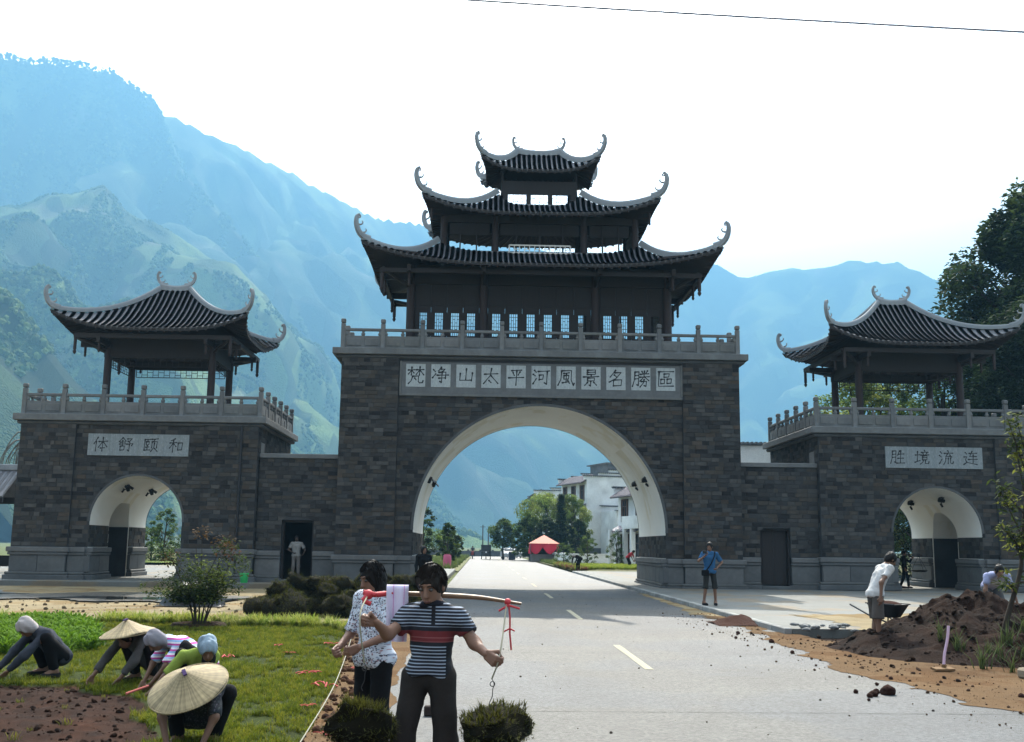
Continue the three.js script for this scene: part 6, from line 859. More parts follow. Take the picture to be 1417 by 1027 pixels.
{ // soil heap on the right with barrow, hoe, young tree
  rnd = mulberry(55);
  const H = (x, z) => { const e = (cx, cz, rx, rz, h) => h * Math.exp(-Math.pow(((x - cx) / rx) ** 2 + ((z - cz) / rz) ** 2, 1.2)); const ridge = e(8.15, -18.9, 1.0, 1.5, 0.95) + e(9.6, -18.4, 1.1, 1.4, 0.52) + e(8.9, -17, 1.5, 1.2, 0.42) + e(7.2, -17.6, 0.9, 1.0, 0.3) + e(6.7, -18.7, 0.7, 0.8, 0.16) + e(11.5, -18, 1.5, 2, 0.6); const n = fbm(x * 2.6, z * 2.6, 0, 5) - 0.42, k = clamp(ridge * 5, 0, 1); return -0.05 + 0.09 * clamp(ridge * 8, 0, 1) + ridge * (0.7 + 0.45 * n) + k * 0.16 * n; };
  struct('soil_heap', grid(5.0, 13.5, -13.6, -22.5, 190, 190, H, (x, z) => { const q = fbm(x * 5, z * 5, 0, 4), r = fbm(x * 1.1 + 3, z * 1.1, 0, 3); const b = lerp(0.35, 1.5, q) ; return [lerp(0.014, 0.04, r) * b, lerp(0.008, 0.017, r) * b, lerp(0.0055, 0.009, r) * b]; }), grain(vmat({ roughness: 1 }), 0.4, 0.05));
  const ms = [], cs = []; for (let k = 0; k < 3600; k++) { const x = 5.2 + 8 * rnd(), z = -14 - 8.2 * rnd(), y = H(x, z); if (y < 0.03 && rnd() < 0.93) continue; const s = 0.01 + 0.055 * Math.pow(rnd(), 4), b = rr(0.5, 1.7); ms.push(place(x, Math.max(y, 0.035), z, rnd() * 6, V(s * rr(0.8, 1.3), s * 0.8, s), rnd(), rnd())); cs.push(C(0.024 * b, 0.012 * b, 0.007 * b)); } instances('heap_clods', clodGeo, M_clod, ms, scene, cs);
  { const pm = [], pc = []; for (let k = 0; k < 1300; k++) { const z = -10 - 18 * rnd(), x = 5.9 + (rnd() + rnd() - 1.15) * 1.5 + (z > -14 ? 0.3 : 0), s = 0.004 + 0.02 * Math.pow(rnd(), 6), b = rr(0.6, 1.6); if (x < 4.2) continue; pm.push(place(x, 0.03 + s * 0.3, z, rnd() * 6, s)); pc.push(C(0.09 * b, 0.05 * b, 0.03 * b)); } for (let k = 0; k < 260; k++) { const z = -9 - 30 * rnd(), x = rr(-1, 5.6), s = 0.003 + 0.012 * Math.pow(rnd(), 3); pm.push(place(x, 0.025 + s * 0.3, z, rnd() * 6, s)); pc.push(C(0.08, 0.06, 0.045)); } instances('road_grit', clodGeo, M_clod, pm, scene, pc); }
  const cl = (x, z, s, lab) => { const m = solo('soil_clod', clodGeo, M_clodRed, lab, 'soil clod', 'soil clods on the road'); m.position.set(x, 0.03 + s * 0.45, z); m.scale.setScalar(s); m.rotation.set(rnd(), rnd() * 6, 0); }, M_clodRed = grain(mat(0.06, 0.024, 0.016, { roughness: 1 }), 0.2, 0.02);
  for (const [x, z, s] of [[4.72, -12.75, 0.085], [4.5, -12.6, 0.05], [4.42, -12.5, 0.035], [4.62, -12.85, 0.04], [4.38, -12.85, 0.03], [4.9, -13.6, 0.025], [5.3, -14.2, 0.03], [4.3, -12.2, 0.02], [5.05, -21.5, 0.04], [5.2, -19.6, 0.05], [4.75, -20.4, 0.03], [5.0, -17.6, 0.035], [6.6, -11.6, 0.07], [6.2, -12.6, 0.035]]) cl(x, z, s, s > 0.08 ? 'largest reddish soil clod on the road, before the soil heap' : z > -13 && x < 4.8 ? 'small soil clod beside the largest clod on the road' : x > 6 ? 'soil clod on the orange dirt below the hoe' : 'small soil clod near the edge of the spilt dirt');
  const g2 = new THREE.Group(); void g2;
  solo('dirt_mound', boxUV(grid(-0.6, 0.6, 0.8, -0.8, 24, 24, (x, z) => 0.2 * Math.exp(-(x * x * 5 + z * z * 3)) * (0.7 + 0.7 * fbm(x * 5, z * 5, 0, 3)) - 0.01)), M_clodRed.clone(), 'small mound of orange dirt against the kerb', 'dirt').position.set(5.75, 0.025, -24.4);
  { // rubble on the pavement
    const t = thing('rubble', 'broken rubble and mortar lumps on the pavement behind the white shirted man', 'rubble', [7.0, 0.14, -21.6]); for (let k = 0; k < 16; k++) { const s = 0.03 + 0.06 * rnd(), m = part('rubble_piece', clodGeo, graniteMats[k % 4], t); m.position.set(rr(-0.9, 0.7), s * 0.4, rr(-0.9, 0.8)); m.scale.set(s * 1.4, s * 0.7, s); m.rotation.y = rnd() * 6; }
  }
  const wb = thing('wheelbarrow', 'dark metal wheelbarrow beside the man in the white T-shirt', 'wheelbarrow', [7.5, 0.08, -20.3], -1.1), steel = mat(0.04, 0.042, 0.045, { roughness: 0.5, metalness: 0.4 });
  const tub = new THREE.CylinderGeometry(0.42, 0.24, 0.3, 4, 1).rotateY(Math.PI / 4).scale(1.35, 1, 0.85).translate(0.12, 0.62, 0); part('tray', [tub, box(0.86, 0.025, 0.02, 0.12, 0.775, 0.26), box(0.86, 0.025, 0.02, 0.12, 0.775, -0.26)], steel, wb);
  const wheel = new THREE.Group(); wheel.name = 'wheel'; wheel.position.set(0.62, 0.2, 0); wb.add(wheel); part('tyre', [new THREE.TorusGeometry(0.16, 0.045, 8, 20)], mat(0.015, 0.015, 0.015, { roughness: 0.9 }), wheel); part('rim', [new THREE.CylinderGeometry(0.12, 0.12, 0.03, 14).rotateX(Math.PI / 2)], steel, wheel);
  for (const s of [-1, 1]) { part('handle', [bar(V(0.6, 0.24, s * 0.07), V(-0.2, 0.5, s * 0.26), 0.02, 0.02), bar(V(-0.2, 0.5, s * 0.26), V(-0.75, 0.72, s * 0.3), 0.02, 0.02)], steel, wb); part('leg', [bar(V(-0.1, 0.5, s * 0.24), V(-0.16, 0.0, s * 0.26), 0.018, 0.018), bar(V(-0.16, 0.02, s * 0.26), V(0.1, 0.48, s * 0.22), 0.014, 0.014)], steel, wb); }
  part('soil_load', [new THREE.SphereGeometry(0.34, 14, 8, 0, 6.3, 0, 1.5).scale(1.1, 0.3, 0.7).translate(0.12, 0.74, 0)], M_clodRed, wb);
  wb.scale.setScalar(0.8);
  const hoe = thing('hoe', 'hoe with a pale pink handle standing up in front of the soil heap', 'hoe', [6.44, 0.04, -15.25]); part('handle', [tubePath(spline([V(0, 0.02, 0), V(0.02, 0.2, -0.01), V(0.07, 0.42, 0), V(0.09, 0.6, 0.01)], 10), 0.02, 8)], mat(0.6, 0.42, 0.55, { roughness: 0.6 }), hoe); part('blade', [box(0.3, 0.03, 0.13, -0.03, 0.02, 0.04, 0.2, 0.15), cyl(0.035, 0.03, 0.08, 0, 0, 0, 8)], tone(0.2, 0.12, 0.06), hoe);
  const t = thing('young_tree', 'thin young tree leaning beside the soil heap at the right edge', 'tree', [7.85, -0.02, -16.6]), tp = spline([V(0, 0, 0), V(0.07, 0.35, 0), V(0.2, 0.8, 0.02), V(0.42, 1.4, 0), V(0.55, 2.2, -0.05), V(0.66, 3.0, 0)], 22); const br = [tubePath(tp, tp.map((_, i) => lerp(0.055, 0.02, i / 22)), 7)], lc = [];
  for (const [i, dx, dy, dz] of [[14, -0.18, 0.5, 0.1], [15, 0.35, 0.55, -0.1], [16, -0.3, 0.7, 0], [17, 0.3, 0.9, 0.15], [18, -0.38, 0.5, -0.1], [19, -0.12, 1.1, 0], [20, 0.25, 1.0, 0.1], [21, -0.3, 0.95, 0.05], [22, -0.16, 0.75, 0], [22, 0.4, 0.4, 0], [13, 0.5, 0.3, 0.1], [12, 0.45, 0.05, 0], [17, 0.6, 0.5, 0], [20, 0.6, 0.6, -0.1], [11, -0.2, 0.25, 0.05], [15, -0.36, 0.35, 0.1]]) { const a = tp[i], b = a.clone().add(V(dx, dy, dz)); br.push(bar(a, b, 0.014, 0.006, 5)); for (let k = 0; k < 5; k++) { const q = a.clone().lerp(b, 0.35 + 0.17 * k); lc.push({ p: [q.x + rr(-0.07, 0.07), q.y + rr(-0.05, 0.05), q.z + rr(-0.1, 0.1)], r: [0.11, 0.09, 0.11], n: 17, s: 0.12, w: 0.2, col: rnd() < 0.35 ? [0.17, 0.19, 0.04] : [0.05, 0.075, 0.02] }); } }
  part('trunk', br, M_bark, t); part('foliage', leafCloud(lc), M_leaf, t);
  const wg = tuft(18, 0.12, 0.4, 0.02, [0.03, 0.045, 0.012], [0.1, 0.13, 0.05]), wm = []; for (let k = 0; k < 46; k++) { const x = rr(7.0, 10.5), z = rr(-17, -14.6); wm.push(place(x, Math.max(0.02, H(x, z)) - 0.02, z, rnd() * 6, rr(0.4, 1.1))); } instances('weeds', wg, M_leaf, wm);
  const w2 = thing('weed', 'tall grey green weed growing at the right edge below the young tree', 'weed', [8.35, 0, -15.9]), ws = [], wl = []; for (let k = 0; k < 5; k++) { const p = V(rr(-0.15, 0.15), 0, rr(-0.1, 0.1)), q = p.clone().add(V(rr(-0.15, 0.15), rr(0.9, 1.5), rr(-0.1, 0.1))); ws.push(bar(p, q, 0.01, 0.005, 5)); for (let j = 0; j < 8; j++) { const c = p.clone().lerp(q, 0.3 + 0.09 * j); wl.push({ p: [c.x, c.y, c.z], r: [0.1, 0.06, 0.1], n: 9, s: 0.09, w: 0.22, col: [0.08, 0.1, 0.055] }); } } part('stem', ws, M_bark, w2); part('foliage', leafCloud(wl), M_leaf, w2);
  solo('stone_edging', [bevelBox(1.0, 0.14, 0.22, 0.03).rotateY(0.35)], tone(0.3, 0.24, 0.17), 'short pale kerb stone lying in the dirt at the right edge', 'kerb stone').position.set(7.6, 0.09, -14.6);
}
// ---------- beyond the gates ----------
rnd = mulberry(404);
function tree(name, label, pos, o) {                               // trunk with limbs, crown of leaf clusters
  const t = thing(name, label, o.cat ?? 'tree', pos), h = o.h, tr = [], cl = [], th = h * (o.trunk ?? 0.35), R = o.rw, top = V(rr(-0.03, 0.03) * h, h * 0.86, 0), tp = spline([V(0, 0, 0), V(rr(-0.02, 0.02) * h, th, 0), top], 10); tr.push(tubePath(tp, tp.map((_, i) => lerp(o.r0 ?? 0.03 * h, 0.008 * h, i / 10)), 7));
  const N = o.clusters ?? 40; for (let k = 0; k < N; k++) { const y = th * 0.8 + (h - th * 0.8) * (k + rnd()) / N, u = (y - th * 0.8) / (h - th * 0.8), prof = o.cone ? Math.pow(1 - u, 0.8) + 0.05 : Math.sqrt(Math.max(0.03, 1 - Math.pow(2 * u * 0.92 - 0.8, 2))), a = k * 2.4 + rr(-0.4, 0.4), d = R * prof * Math.sqrt(rr(0.15, 1)), c = V(Math.cos(a) * d, y, Math.sin(a) * d); if (k % 2 === 0 && !o.cone) tr.push(bar(tp[Math.min(10, Math.floor(clamp(u * 0.7 + 0.3, 0, 1) * 10))], c, 0.009 * h, 0.002 * h, 4)); const s = (o.cs ?? 0.2) * R * rr(0.7, 1.25), b = rr(0.7, 1.25), q = o.cols[k % o.cols.length]; cl.push({ p: [c.x, c.y, c.z], r: [s, s * (o.flat ?? 0.75), s], n: o.n ?? 120, s: o.leaf ?? 0.2, w: o.w ?? 0.3, droop: o.droop, col: q.map((v) => v * b) }); }
  part('trunk', tr, M_bark, t); part('crown', leafCloud(cl), M_leaf, t); return t;
}
const DG = [[0.03, 0.05, 0.018], [0.045, 0.07, 0.022], [0.022, 0.038, 0.014]], MG = [[0.09, 0.14, 0.03], [0.13, 0.19, 0.04], [0.06, 0.1, 0.025]], LG = [[0.27, 0.31, 0.08], [0.21, 0.27, 0.06], [0.13, 0.19, 0.04]];
// right: big dark trees
tree('broadleaf_tree', 'tall dark broadleaf tree rising behind the right gate pavilion', [36.5, 0, -66], { h: 24.5, rw: 7.6, clusters: 190, n: 620, cs: 0.22, leaf: 0.4, trunk: 0.12, cols: [...DG, [0.05, 0.075, 0.02]] });
tree('broadleaf_tree', 'dark tree filling the right edge behind the tall tree', [44, 0, -70], { h: 27, rw: 8, clusters: 110, n: 480, cs: 0.26, leaf: 0.42, trunk: 0.2, cols: DG });
tree('broadleaf_tree', 'lower dark tree right behind the right gate', [32.2, 0, -60], { h: 16, rw: 4.6, clusters: 130, n: 520, cs: 0.25, leaf: 0.26, trunk: 0.15, cols: DG });
[[24.0, -68, 12.0, 'light green tree seen left of the right pavilion columns'], [27.0, -72, 13.0, 'light green tree seen between the right pavilion columns'], [28.5, -66, 12.5, 'green tree seen below the right pavilion eave']].forEach(([x, z, h, l], i) => tree('feathery_tree', l, [x, 0, z], { h: h + 0.8, rw: 3.4, clusters: 70, n: 260, leaf: 0.25, trunk: 0.2, cols: i < 2 ? LG : MG }));
tree('shrub', 'dark shrub seen through the right arch', [24.0, 0, -60], { h: 4.6, rw: 2.2, clusters: 40, n: 150, leaf: 0.18, trunk: 0.1, cols: DG, cat: 'shrub' });
tree('shrub', 'green shrub behind the carrier seen through the right arch', [26.5, 0, -64], { h: 5.2, rw: 2.2, clusters: 40, n: 150, leaf: 0.18, trunk: 0.1, cols: MG, cat: 'shrub' });
// left: garden beyond the left arch
[[-23.8, -80, 2.6, 'low green shrub at the left in the left arch'], [-22.3, -78, 3.9, 'taller thin tree in the middle of the left arch'], [-20.8, -82, 2.4, 'low green shrub at the right in the left arch'], [-27, -86, 3.0, 'green shrub behind the left gate']].forEach(([x, z, h, l], i) => tree(i === 1 ? 'small_tree' : 'shrub', l, [x, 0, z], { h, rw: i === 1 ? 1.1 : 1.7, clusters: 30, n: 110, leaf: 0.16, trunk: 0.15, cols: i % 2 ? MG : DG.concat(MG), cat: i === 1 ? 'tree' : 'shrub' }));
struct('crop_strip', boxUV(sheet([[-60, -72.5], [-16, -72.5], [-16, -84], [-60, -84]], 0.33)), tone(0.22, 0.28, 0.07, { roughness: 1 }, 3, 0.6, 0.05));
{ // corridor with a tiled roof at the far left, withered palm behind it
  const s = thing('garden_corridor', 'small tiled roof corridor with railing left of the left gate', 'corridor', [-28, 0.2, -50]);
  for (const x of [-5, -2, 1, 3.8, 6.4]) part('column', [cyl(0.1, 0.09, 3.3, x, 0, 1.2, 8)], M_timberRed, s); for (const x of [-5, -2, 1, 3.8, 6.4]) part('column', [cyl(0.1, 0.09, 3.3, x, 0, -1.2, 8)], M_timberRed, s);
  part('beam', [box(12.4, 0.3, 0.14, 0.6, 3.25, 1.2), box(12.4, 0.3, 0.14, 0.6, 3.25, -1.2), box(12.4, 0.5, 0.06, 0.6, 0.5, -1.2)], M_timber, s);
  part('railing', [box(12.2, 0.07, 0.07, 0.6, 1.35, 1.2), box(12.2, 0.07, 0.07, 0.6, 0.75, 1.2), ...Array.from({ length: 50 }, (_, i) => box(0.035, 0.6, 0.035, -5.4 + i * 0.245, 1.05, 1.2)), box(12.2, 0.62, 0.1, 0.6, 0.35, 1.2)], M_timber, s);
  const roof = new THREE.Group(); roof.name = 'roof'; s.add(roof); const bed = [], tl = [];
  for (const q of [-1, 1]) { bed.push(box(12.8, 0.08, 2.15, 0.6, 3.95, q * 0.86, 0, q * 0.62)); for (let i = 0; i < 52; i++) for (let k = 0; k < 8; k++) { const c = Math.cos(0.62), sn = Math.sin(0.62), d = 0.1 + k * 0.25; const b = rr(0.09, 0.2); tl.push(paint(new THREE.CylinderGeometry(0.075, 0.09, 0.28, 6, 1, true, -Math.PI / 2, Math.PI).rotateX(Math.PI / 2 * 1).rotateX(q * 0.62 + (q < 0 ? Math.PI : 0)).translate(-5.7 + i * 0.247, 4.62 - d * sn + 0.02, q * (d * c)), C(b, b, b * 1.05))); } }
  part('roof_bed', bed, M_roofbed, roof); part('roof_tiles', tl, M_tiles, roof).userData.kind = 'stuff'; part('main_ridge', [bevelBox(12.9, 0.28, 0.22, 0.03, 0.6, 4.72, 0)], M_ridge, roof);
  const p = thing('withered_palm', 'withered palm with grey drooping fronds above the corridor roof', 'palm', [-22.3, 0, -54]), fr = [], gm = tone(0.16, 0.16, 0.14, {}, 0.5, 0.1, 0.01); for (let k = 0; k < 34; k++) { const a = rr(0, 6.28), l = rr(0.7, 1.4), y0 = rr(5.9, 6.5); const P = spline([V(0, y0, 0), V(Math.cos(a) * l * 0.5, y0 + rr(0.2, 0.55), Math.sin(a) * l * 0.5), V(Math.cos(a) * l, y0 - 0.3, Math.sin(a) * l), V(Math.cos(a) * l * 1.15, y0 - rr(1.0, 2.2), Math.sin(a) * l * 1.15)], 10); fr.push(tubePath(P, P.map((_, i) => lerp(0.05, 0.015, i / 10)), 4)); }
  part('frond', fr, gm, p); part('trunk', [cyl(0.16, 0.12, 6.4, 0, 0, 0, 8)], M_bark, p);
}
// ---------- houses along the road ----------
const M_wallWhite = tone(0.82, 0.83, 0.82, {}, 5, 1, 0.003), M_win = mat(0.1, 0.045, 0.03, { roughness: 0.5 }), M_glass = mat(0.03, 0.035, 0.04, { roughness: 0.12 }), M_purple = tone(0.11, 0.1, 0.14, { roughness: 0.6 }, 1.5, 0.3, 0.02), M_greyWall = tone(0.13, 0.14, 0.15, {}, 2, 0.4, 0.01);
function house(label, x, zn, zf, d, h, floors, o = {}) {           // long side faces -x towards the road, gable faces +z
  const g = thing('white_house', label, 'house', [x, 0, 0]), L = zn - zf, zc = (zn + zf) / 2, P = (n, q, m, l) => part(n, q, m, g, l);
  P('wall', [box(d, h, L, d / 2, h / 2, zc)], M_wallWhite); P('stone_base', [box(d + 0.08, 1.6, L + 0.08, d / 2, 0.8, zc)], M_greyWall);
  for (const z of [zn, zf]) { P('gable_wall', [box(d * 0.62, 0.9, 0.3, d * 0.5, h + 0.44, z - 0.15), box(d * 0.3, 0.45, 0.3, d * 0.5, h + 1.1, z - 0.15), box(d + 0.5, 0.5, 0.3, d / 2 - 0.1, h + 0.2, z - 0.16)], M_wallWhite); const cp = []; for (const [w, y, c] of [[d * 0.66, h + 0.93, d * 0.5], [d * 0.34, h + 1.37, d * 0.5], [d + 0.7, h + 0.5, d / 2 - 0.1]]) { cp.push(box(w, 0.08, 0.6, c, y, z - 0.15)); for (let k = 0; k < w / 0.3; k++) cp.push(box(0.13, 0.14, 0.7, c - w / 2 + 0.15 + k * 0.3, y - 0.05, z - 0.15)); } P('tile_coping', cp, M_greyWall); }
  const R = []; R.push(box(2.2, 0.12, L - 0.4, 0.1, h + 0.05, zc, 0, 0, 0.52)); for (let k = 0; k < (L - 0.6) / 0.4; k++) R.push(box(2.2, 0.08, 0.14, 0.1, h + 0.14, zf + 0.4 + k * 0.4, 0, 0, 0.52)); R.push(box(1.3, 0.1, L - 0.4, -0.4, h * (1 - 1 / floors) + 0.1, zc, 0, 0, 0.45)); P('roof', R, M_purple);
  const n = Math.round(L / 3.2), fh = h / floors; for (let f = 0; f < floors; f++) for (let i = 0; i < n; i++) { const z = zf + (i + 0.5) * L / n, y = f * fh + fh * 0.5, w = f === 0 ? 1.7 : 1.35, hh = f === 0 ? fh * 0.72 : fh * 0.55; const win = P('window', [box(0.12, hh + 0.16, 0.1, -0.05, y, z - w / 2), box(0.12, hh + 0.16, 0.1, -0.05, y, z + w / 2), box(0.12, 0.1, w, -0.05, y + hh / 2 + 0.04, z), box(0.12, 0.1, w, -0.05, y - hh / 2 - 0.04, z), box(0.09, hh, 0.06, -0.04, y, z), box(0.09, 0.05, w - 0.12, -0.04, y + hh * 0.2, z), ...(f ? [-1, 1].map((s) => box(0.06, hh, 0.3, -0.06, y, z + s * (w / 2 - 0.1))) : [])], M_win); part('pane', [box(0.03, hh, w - 0.1, -0.015, y, z)], M_glass, win); }
  if (o.balcony) P('balcony', [box(1.1, 0.15, 3.4, -0.55, fh + 0.1, zc + 2), box(0.06, 0.9, 3.4, -1.08, fh + 0.6, zc + 2), box(1.05, 0.9, 0.06, -0.55, fh + 0.6, zc + 0.35), box(1.05, 0.9, 0.06, -0.55, fh + 0.6, zc + 3.65)], M_wallWhite);
  if (o.porch) for (const s of [0, 1, 2, 3]) P('porch_column', [box(0.35, fh, 0.35, -1.0, fh / 2, zn - 0.8 - s * (L - 1.6) / 3)], M_wallWhite);
  if (o.rear) P('upper_block', [box(o.rear[0], o.rear[1], 6, d - o.rear[0] / 2 + 1, h + o.rear[1] / 2, zc - 2), box(o.rear[0] + 0.8, 0.15, 6.8, d - o.rear[0] / 2 + 1, h + o.rear[1] + 0.07, zc - 2)], M_greyWall);
  if (o.annex) { P('annex_wall', [box(o.annex, h * 0.6, 5, d * 0.35 + o.annex / 2 - 1.2, h * 0.3, zn + 2.5)], M_wallWhite); const cp = []; for (const y of [h * 0.6, h * 0.6 + 0.75]) { const zz = y > h * 0.61 ? zn + 0.2 : zn + 5; cp.push(box(o.annex + 0.4, 0.08, 0.5, d * 0.35 + o.annex / 2 - 1.2, y + 0.05, zz)); for (let k = 0; k < o.annex / 0.32; k++) cp.push(box(0.14, 0.14, 0.56, d * 0.35 - 1.2 + 0.16 + k * 0.32, y, zz)); } P('tile_coping', cp, M_greyWall); }
  g.position.z = zn; g.rotation.y = o.turn ?? 0; for (const c of g.children) c.position.z -= zn; return g;
}
house('tall white house with a blank gable and purple grey eaves behind the cypress', 13.6, -140, -149, 9, 10.4, 3, { annex: 4, rear: [5.5, 2.4], turn: 0.3 });
house('white house with brown shutters and a balcony seen at the right side of the arch', 13.5, -88, -94.5, 8, 6.4, 2, { balcony: true, porch: true, turn: 0.25 });
house('pale house showing above the willow beyond the arch', 9.5, -190, -215, 14, 11, 3);
{ const g = thing('white_house', 'white wall of a building between the central gate and the right gate', 'house', [21, 0, -80]); part('wall', [box(12, 8.9, 9, 0, 4.45, 0)], M_wallWhite, g); const cp = [box(12.5, 0.1, 0.7, 0, 8.98, 4.3), box(12.5, 0.1, 0.7, 0, 8.98, -4.3)]; for (let k = 0; k < 40; k++) cp.push(box(0.15, 0.16, 0.8, -6.1 + k * 0.313, 9.07, 4.3)); part('tile_coping', cp, M_greyWall, g); const w = part('window', [box(1.4, 1.8, 0.08, -3, 6.4, 4.53), box(1.4, 1.8, 0.08, 2, 6.4, 4.53), box(1.4, 1.8, 0.08, -3, 2.8, 4.53), box(1.4, 1.8, 0.08, 2, 2.8, 4.53)], M_win, g); void w; }
// trees and planting beyond the arch
tree('round_tree', 'round trimmed tree beside the road beyond the arch', [2.85, 0, -138], { h: 5.0, rw: 2.0, clusters: 46, n: 110, leaf: 0.3, trunk: 0.42, r0: 0.14, cols: MG });
tree('willow', 'pale willow with feathery crown left of the white houses', [8.0, 0, -134], { h: 8.0, rw: 4.0, clusters: 90, n: 200, leaf: 0.34, w: 0.16, droop: 0.5, trunk: 0.2, cols: LG });
tree('willow', 'pale willow behind the cypress', [11.0, 0, -132], { h: 7.8, rw: 2.7, clusters: 60, n: 170, leaf: 0.32, w: 0.16, droop: 0.5, trunk: 0.2, cols: LG });
tree('broadleaf_tree', 'mid green tree below the willow crown', [5.9, 0, -131], { h: 5.2, rw: 2.2, clusters: 50, n: 150, leaf: 0.28, trunk: 0.15, cols: MG });
tree('broadleaf_tree', 'dark green tree left of the cypress', [7.6, 0, -125], { h: 4.8, rw: 1.7, clusters: 50, n: 150, leaf: 0.26, trunk: 0.12, cols: DG });
tree('cypress', 'dark narrow cypress in front of the willow', [9.35, 0, -127], { h: 7.7, rw: 0.85, clusters: 70, n: 120, leaf: 0.2, cone: true, cs: 0.45, trunk: 0.06, cols: DG });
tree('broadleaf_tree', 'dark round tree right of the cypress', [11.1, 0, -124], { h: 4.6, rw: 1.6, clusters: 46, n: 150, leaf: 0.24, trunk: 0.12, cols: DG });
[[9.0, -92, 2.6, 'thin shrub before the white annex wall'], [11.2, -90, 2.9, 'leafy shrub beside the porch of the right house'], [7.4, -98, 2.0, 'small shrub by the white garden wall']].forEach(([x, z, h, l]) => tree('shrub', l, [x, 0, z], { h, rw: 0.9, clusters: 24, n: 70, leaf: 0.14, trunk: 0.2, cols: MG, cat: 'shrub' }));
[[-2.6, -86, 3.3, 'first roadside tree inside the left foot of the arch'], [-4.2, -80, 4.4, 'taller roadside tree behind the left foot of the arch'], [-2.9, -100, 3.0, 'roadside tree in the middle of the left row'], [-2.5, -116, 2.6, 'last small roadside tree at the left']].forEach(([x, z, h, l]) => tree('roadside_tree', l, [x, 0.1, z], { h, rw: h * 0.27, clusters: 34, n: 110, leaf: 0.17, trunk: 0.2, cols: MG.concat(DG) }));
tree('shrub', 'green hedge tree at the far end of the road', [-8, 0, -185], { h: 4, rw: 5, clusters: 50, n: 120, leaf: 0.35, trunk: 0.1, cols: MG, cat: 'shrub' });
{
  const g = [0, 1].map((k) => tuft(14, 0.1, 0.3, 0.05, [0.09, 0.13, 0.02], [[0.32, 0.36, 0.05], [0.26, 0.33, 0.05]][k])), ms = [[], []]; for (let k = 0; k < 2600; k++) ms[k % 2].push(place(rr(7.2, 12), 0.12, rr(-86, -75), rnd() * 6, rr(0.8, 1.3))); ms.forEach((m, k) => instances('yellow_green_bed', g[k], M_leaf, m));
  const rg = tuft(12, 0.1, 0.28, 0.04, [0.05, 0.05, 0.02], [0.2, 0.07, 0.05]), rm = [], gm = []; for (let k = 0; k < 800; k++) { const z = rr(-96, -74); (rnd() < 0.6 ? rm : gm).push(place(rr(6.35, 7.2) - 0.02 * (z + 74) * 0, 0.08, z, rnd() * 6, rr(0.7, 1.4))); } instances('red_leaf_bed', rg, M_leaf, rm); instances('verge_plants', g[1], M_leaf, gm);
  const vg = tuft(14, 0.15, 0.35, 0.03, [0.04, 0.06, 0.015], [0.14, 0.18, 0.05]), vm = []; for (let k = 0; k < 900; k++) vm.push(place(rr(-6, -1.7), 0.1, rr(-165, -72), rnd() * 6, rr(0.5, 1.5))); for (let k = 0; k < 700; k++) vm.push(place(rr(6.4, 9), 0.08, rr(-150, -96), rnd() * 6, rr(0.4, 1.2))); instances('roadside_weeds', vg, M_leaf, vm);
  solo('garden_wall', [box(0.2, 1.0, 24, 8.2, 0.5, -112), box(5, 1.0, 0.2, 10.6, 0.5, -100), box(0.3, 0.1, 24.2, 8.2, 1.05, -112), box(5.1, 0.1, 0.3, 10.6, 1.05, -100)], M_wallWhite, 'low white garden wall before the houses', 'wall');
  solo('bridge_parapet', [box(50, 0.9, 0.3, -10, 0.45, -179), ...Array.from({ length: 26 }, (_, i) => box(0.35, 1.1, 0.4, -34 + i * 2, 0.55, -179))], M_greyWall, 'low parapet across the far end of the road', 'parapet');
}
{ // red canopy
  const t = thing('canopy', 'faded red market canopy with drooping side cloths beside the road', 'canopy', [7.0, 0, -121]), top = mat(0.55, 0.24, 0.18, { roughness: 0.85, side: THREE.DoubleSide }), red = mat(0.6, 0.04, 0.07, { roughness: 0.85, side: THREE.DoubleSide }), W = 1.55;
  part('canopy_roof', [new THREE.ConeGeometry(W * 1.5, 0.95, 4, 4, true).rotateY(Math.PI / 4).translate(0, 2.5, 0)], top, t);
  for (const [x, z, ry, c] of [[0, W, 0, red], [-W, 0, -Math.PI / 2, red], [W, 0, Math.PI / 2, red]]) { const g = new THREE.PlaneGeometry(2 * W, 1.1, 16, 4), p = g.attributes.position; for (let i = 0; i < p.count; i++) { const u = p.getX(i) / W, v = 0.5 - p.getY(i) / 1.1; p.setY(i, 0.3 - v * (0.35 + 0.75 * Math.abs(Math.sin(u * 3.1 + 0.4)))); p.setZ(i, 0.15 * Math.sin(u * 9) * v); } g.computeVertexNormals(); part('side_cloth', g.rotateY(ry).translate(x, 1.68, z), c, t); }
  for (const a of [-1, 1]) for (const b of [-1, 1]) part('pole', [cyl(0.035, 0.035, 2.0, a * W, 0, b * W, 6)], M_greyWall, t); part('stall_table', [box(3, 0.8, 1.2, 0, 0.45, 0)], tone(0.3, 0.28, 0.26), t);
}
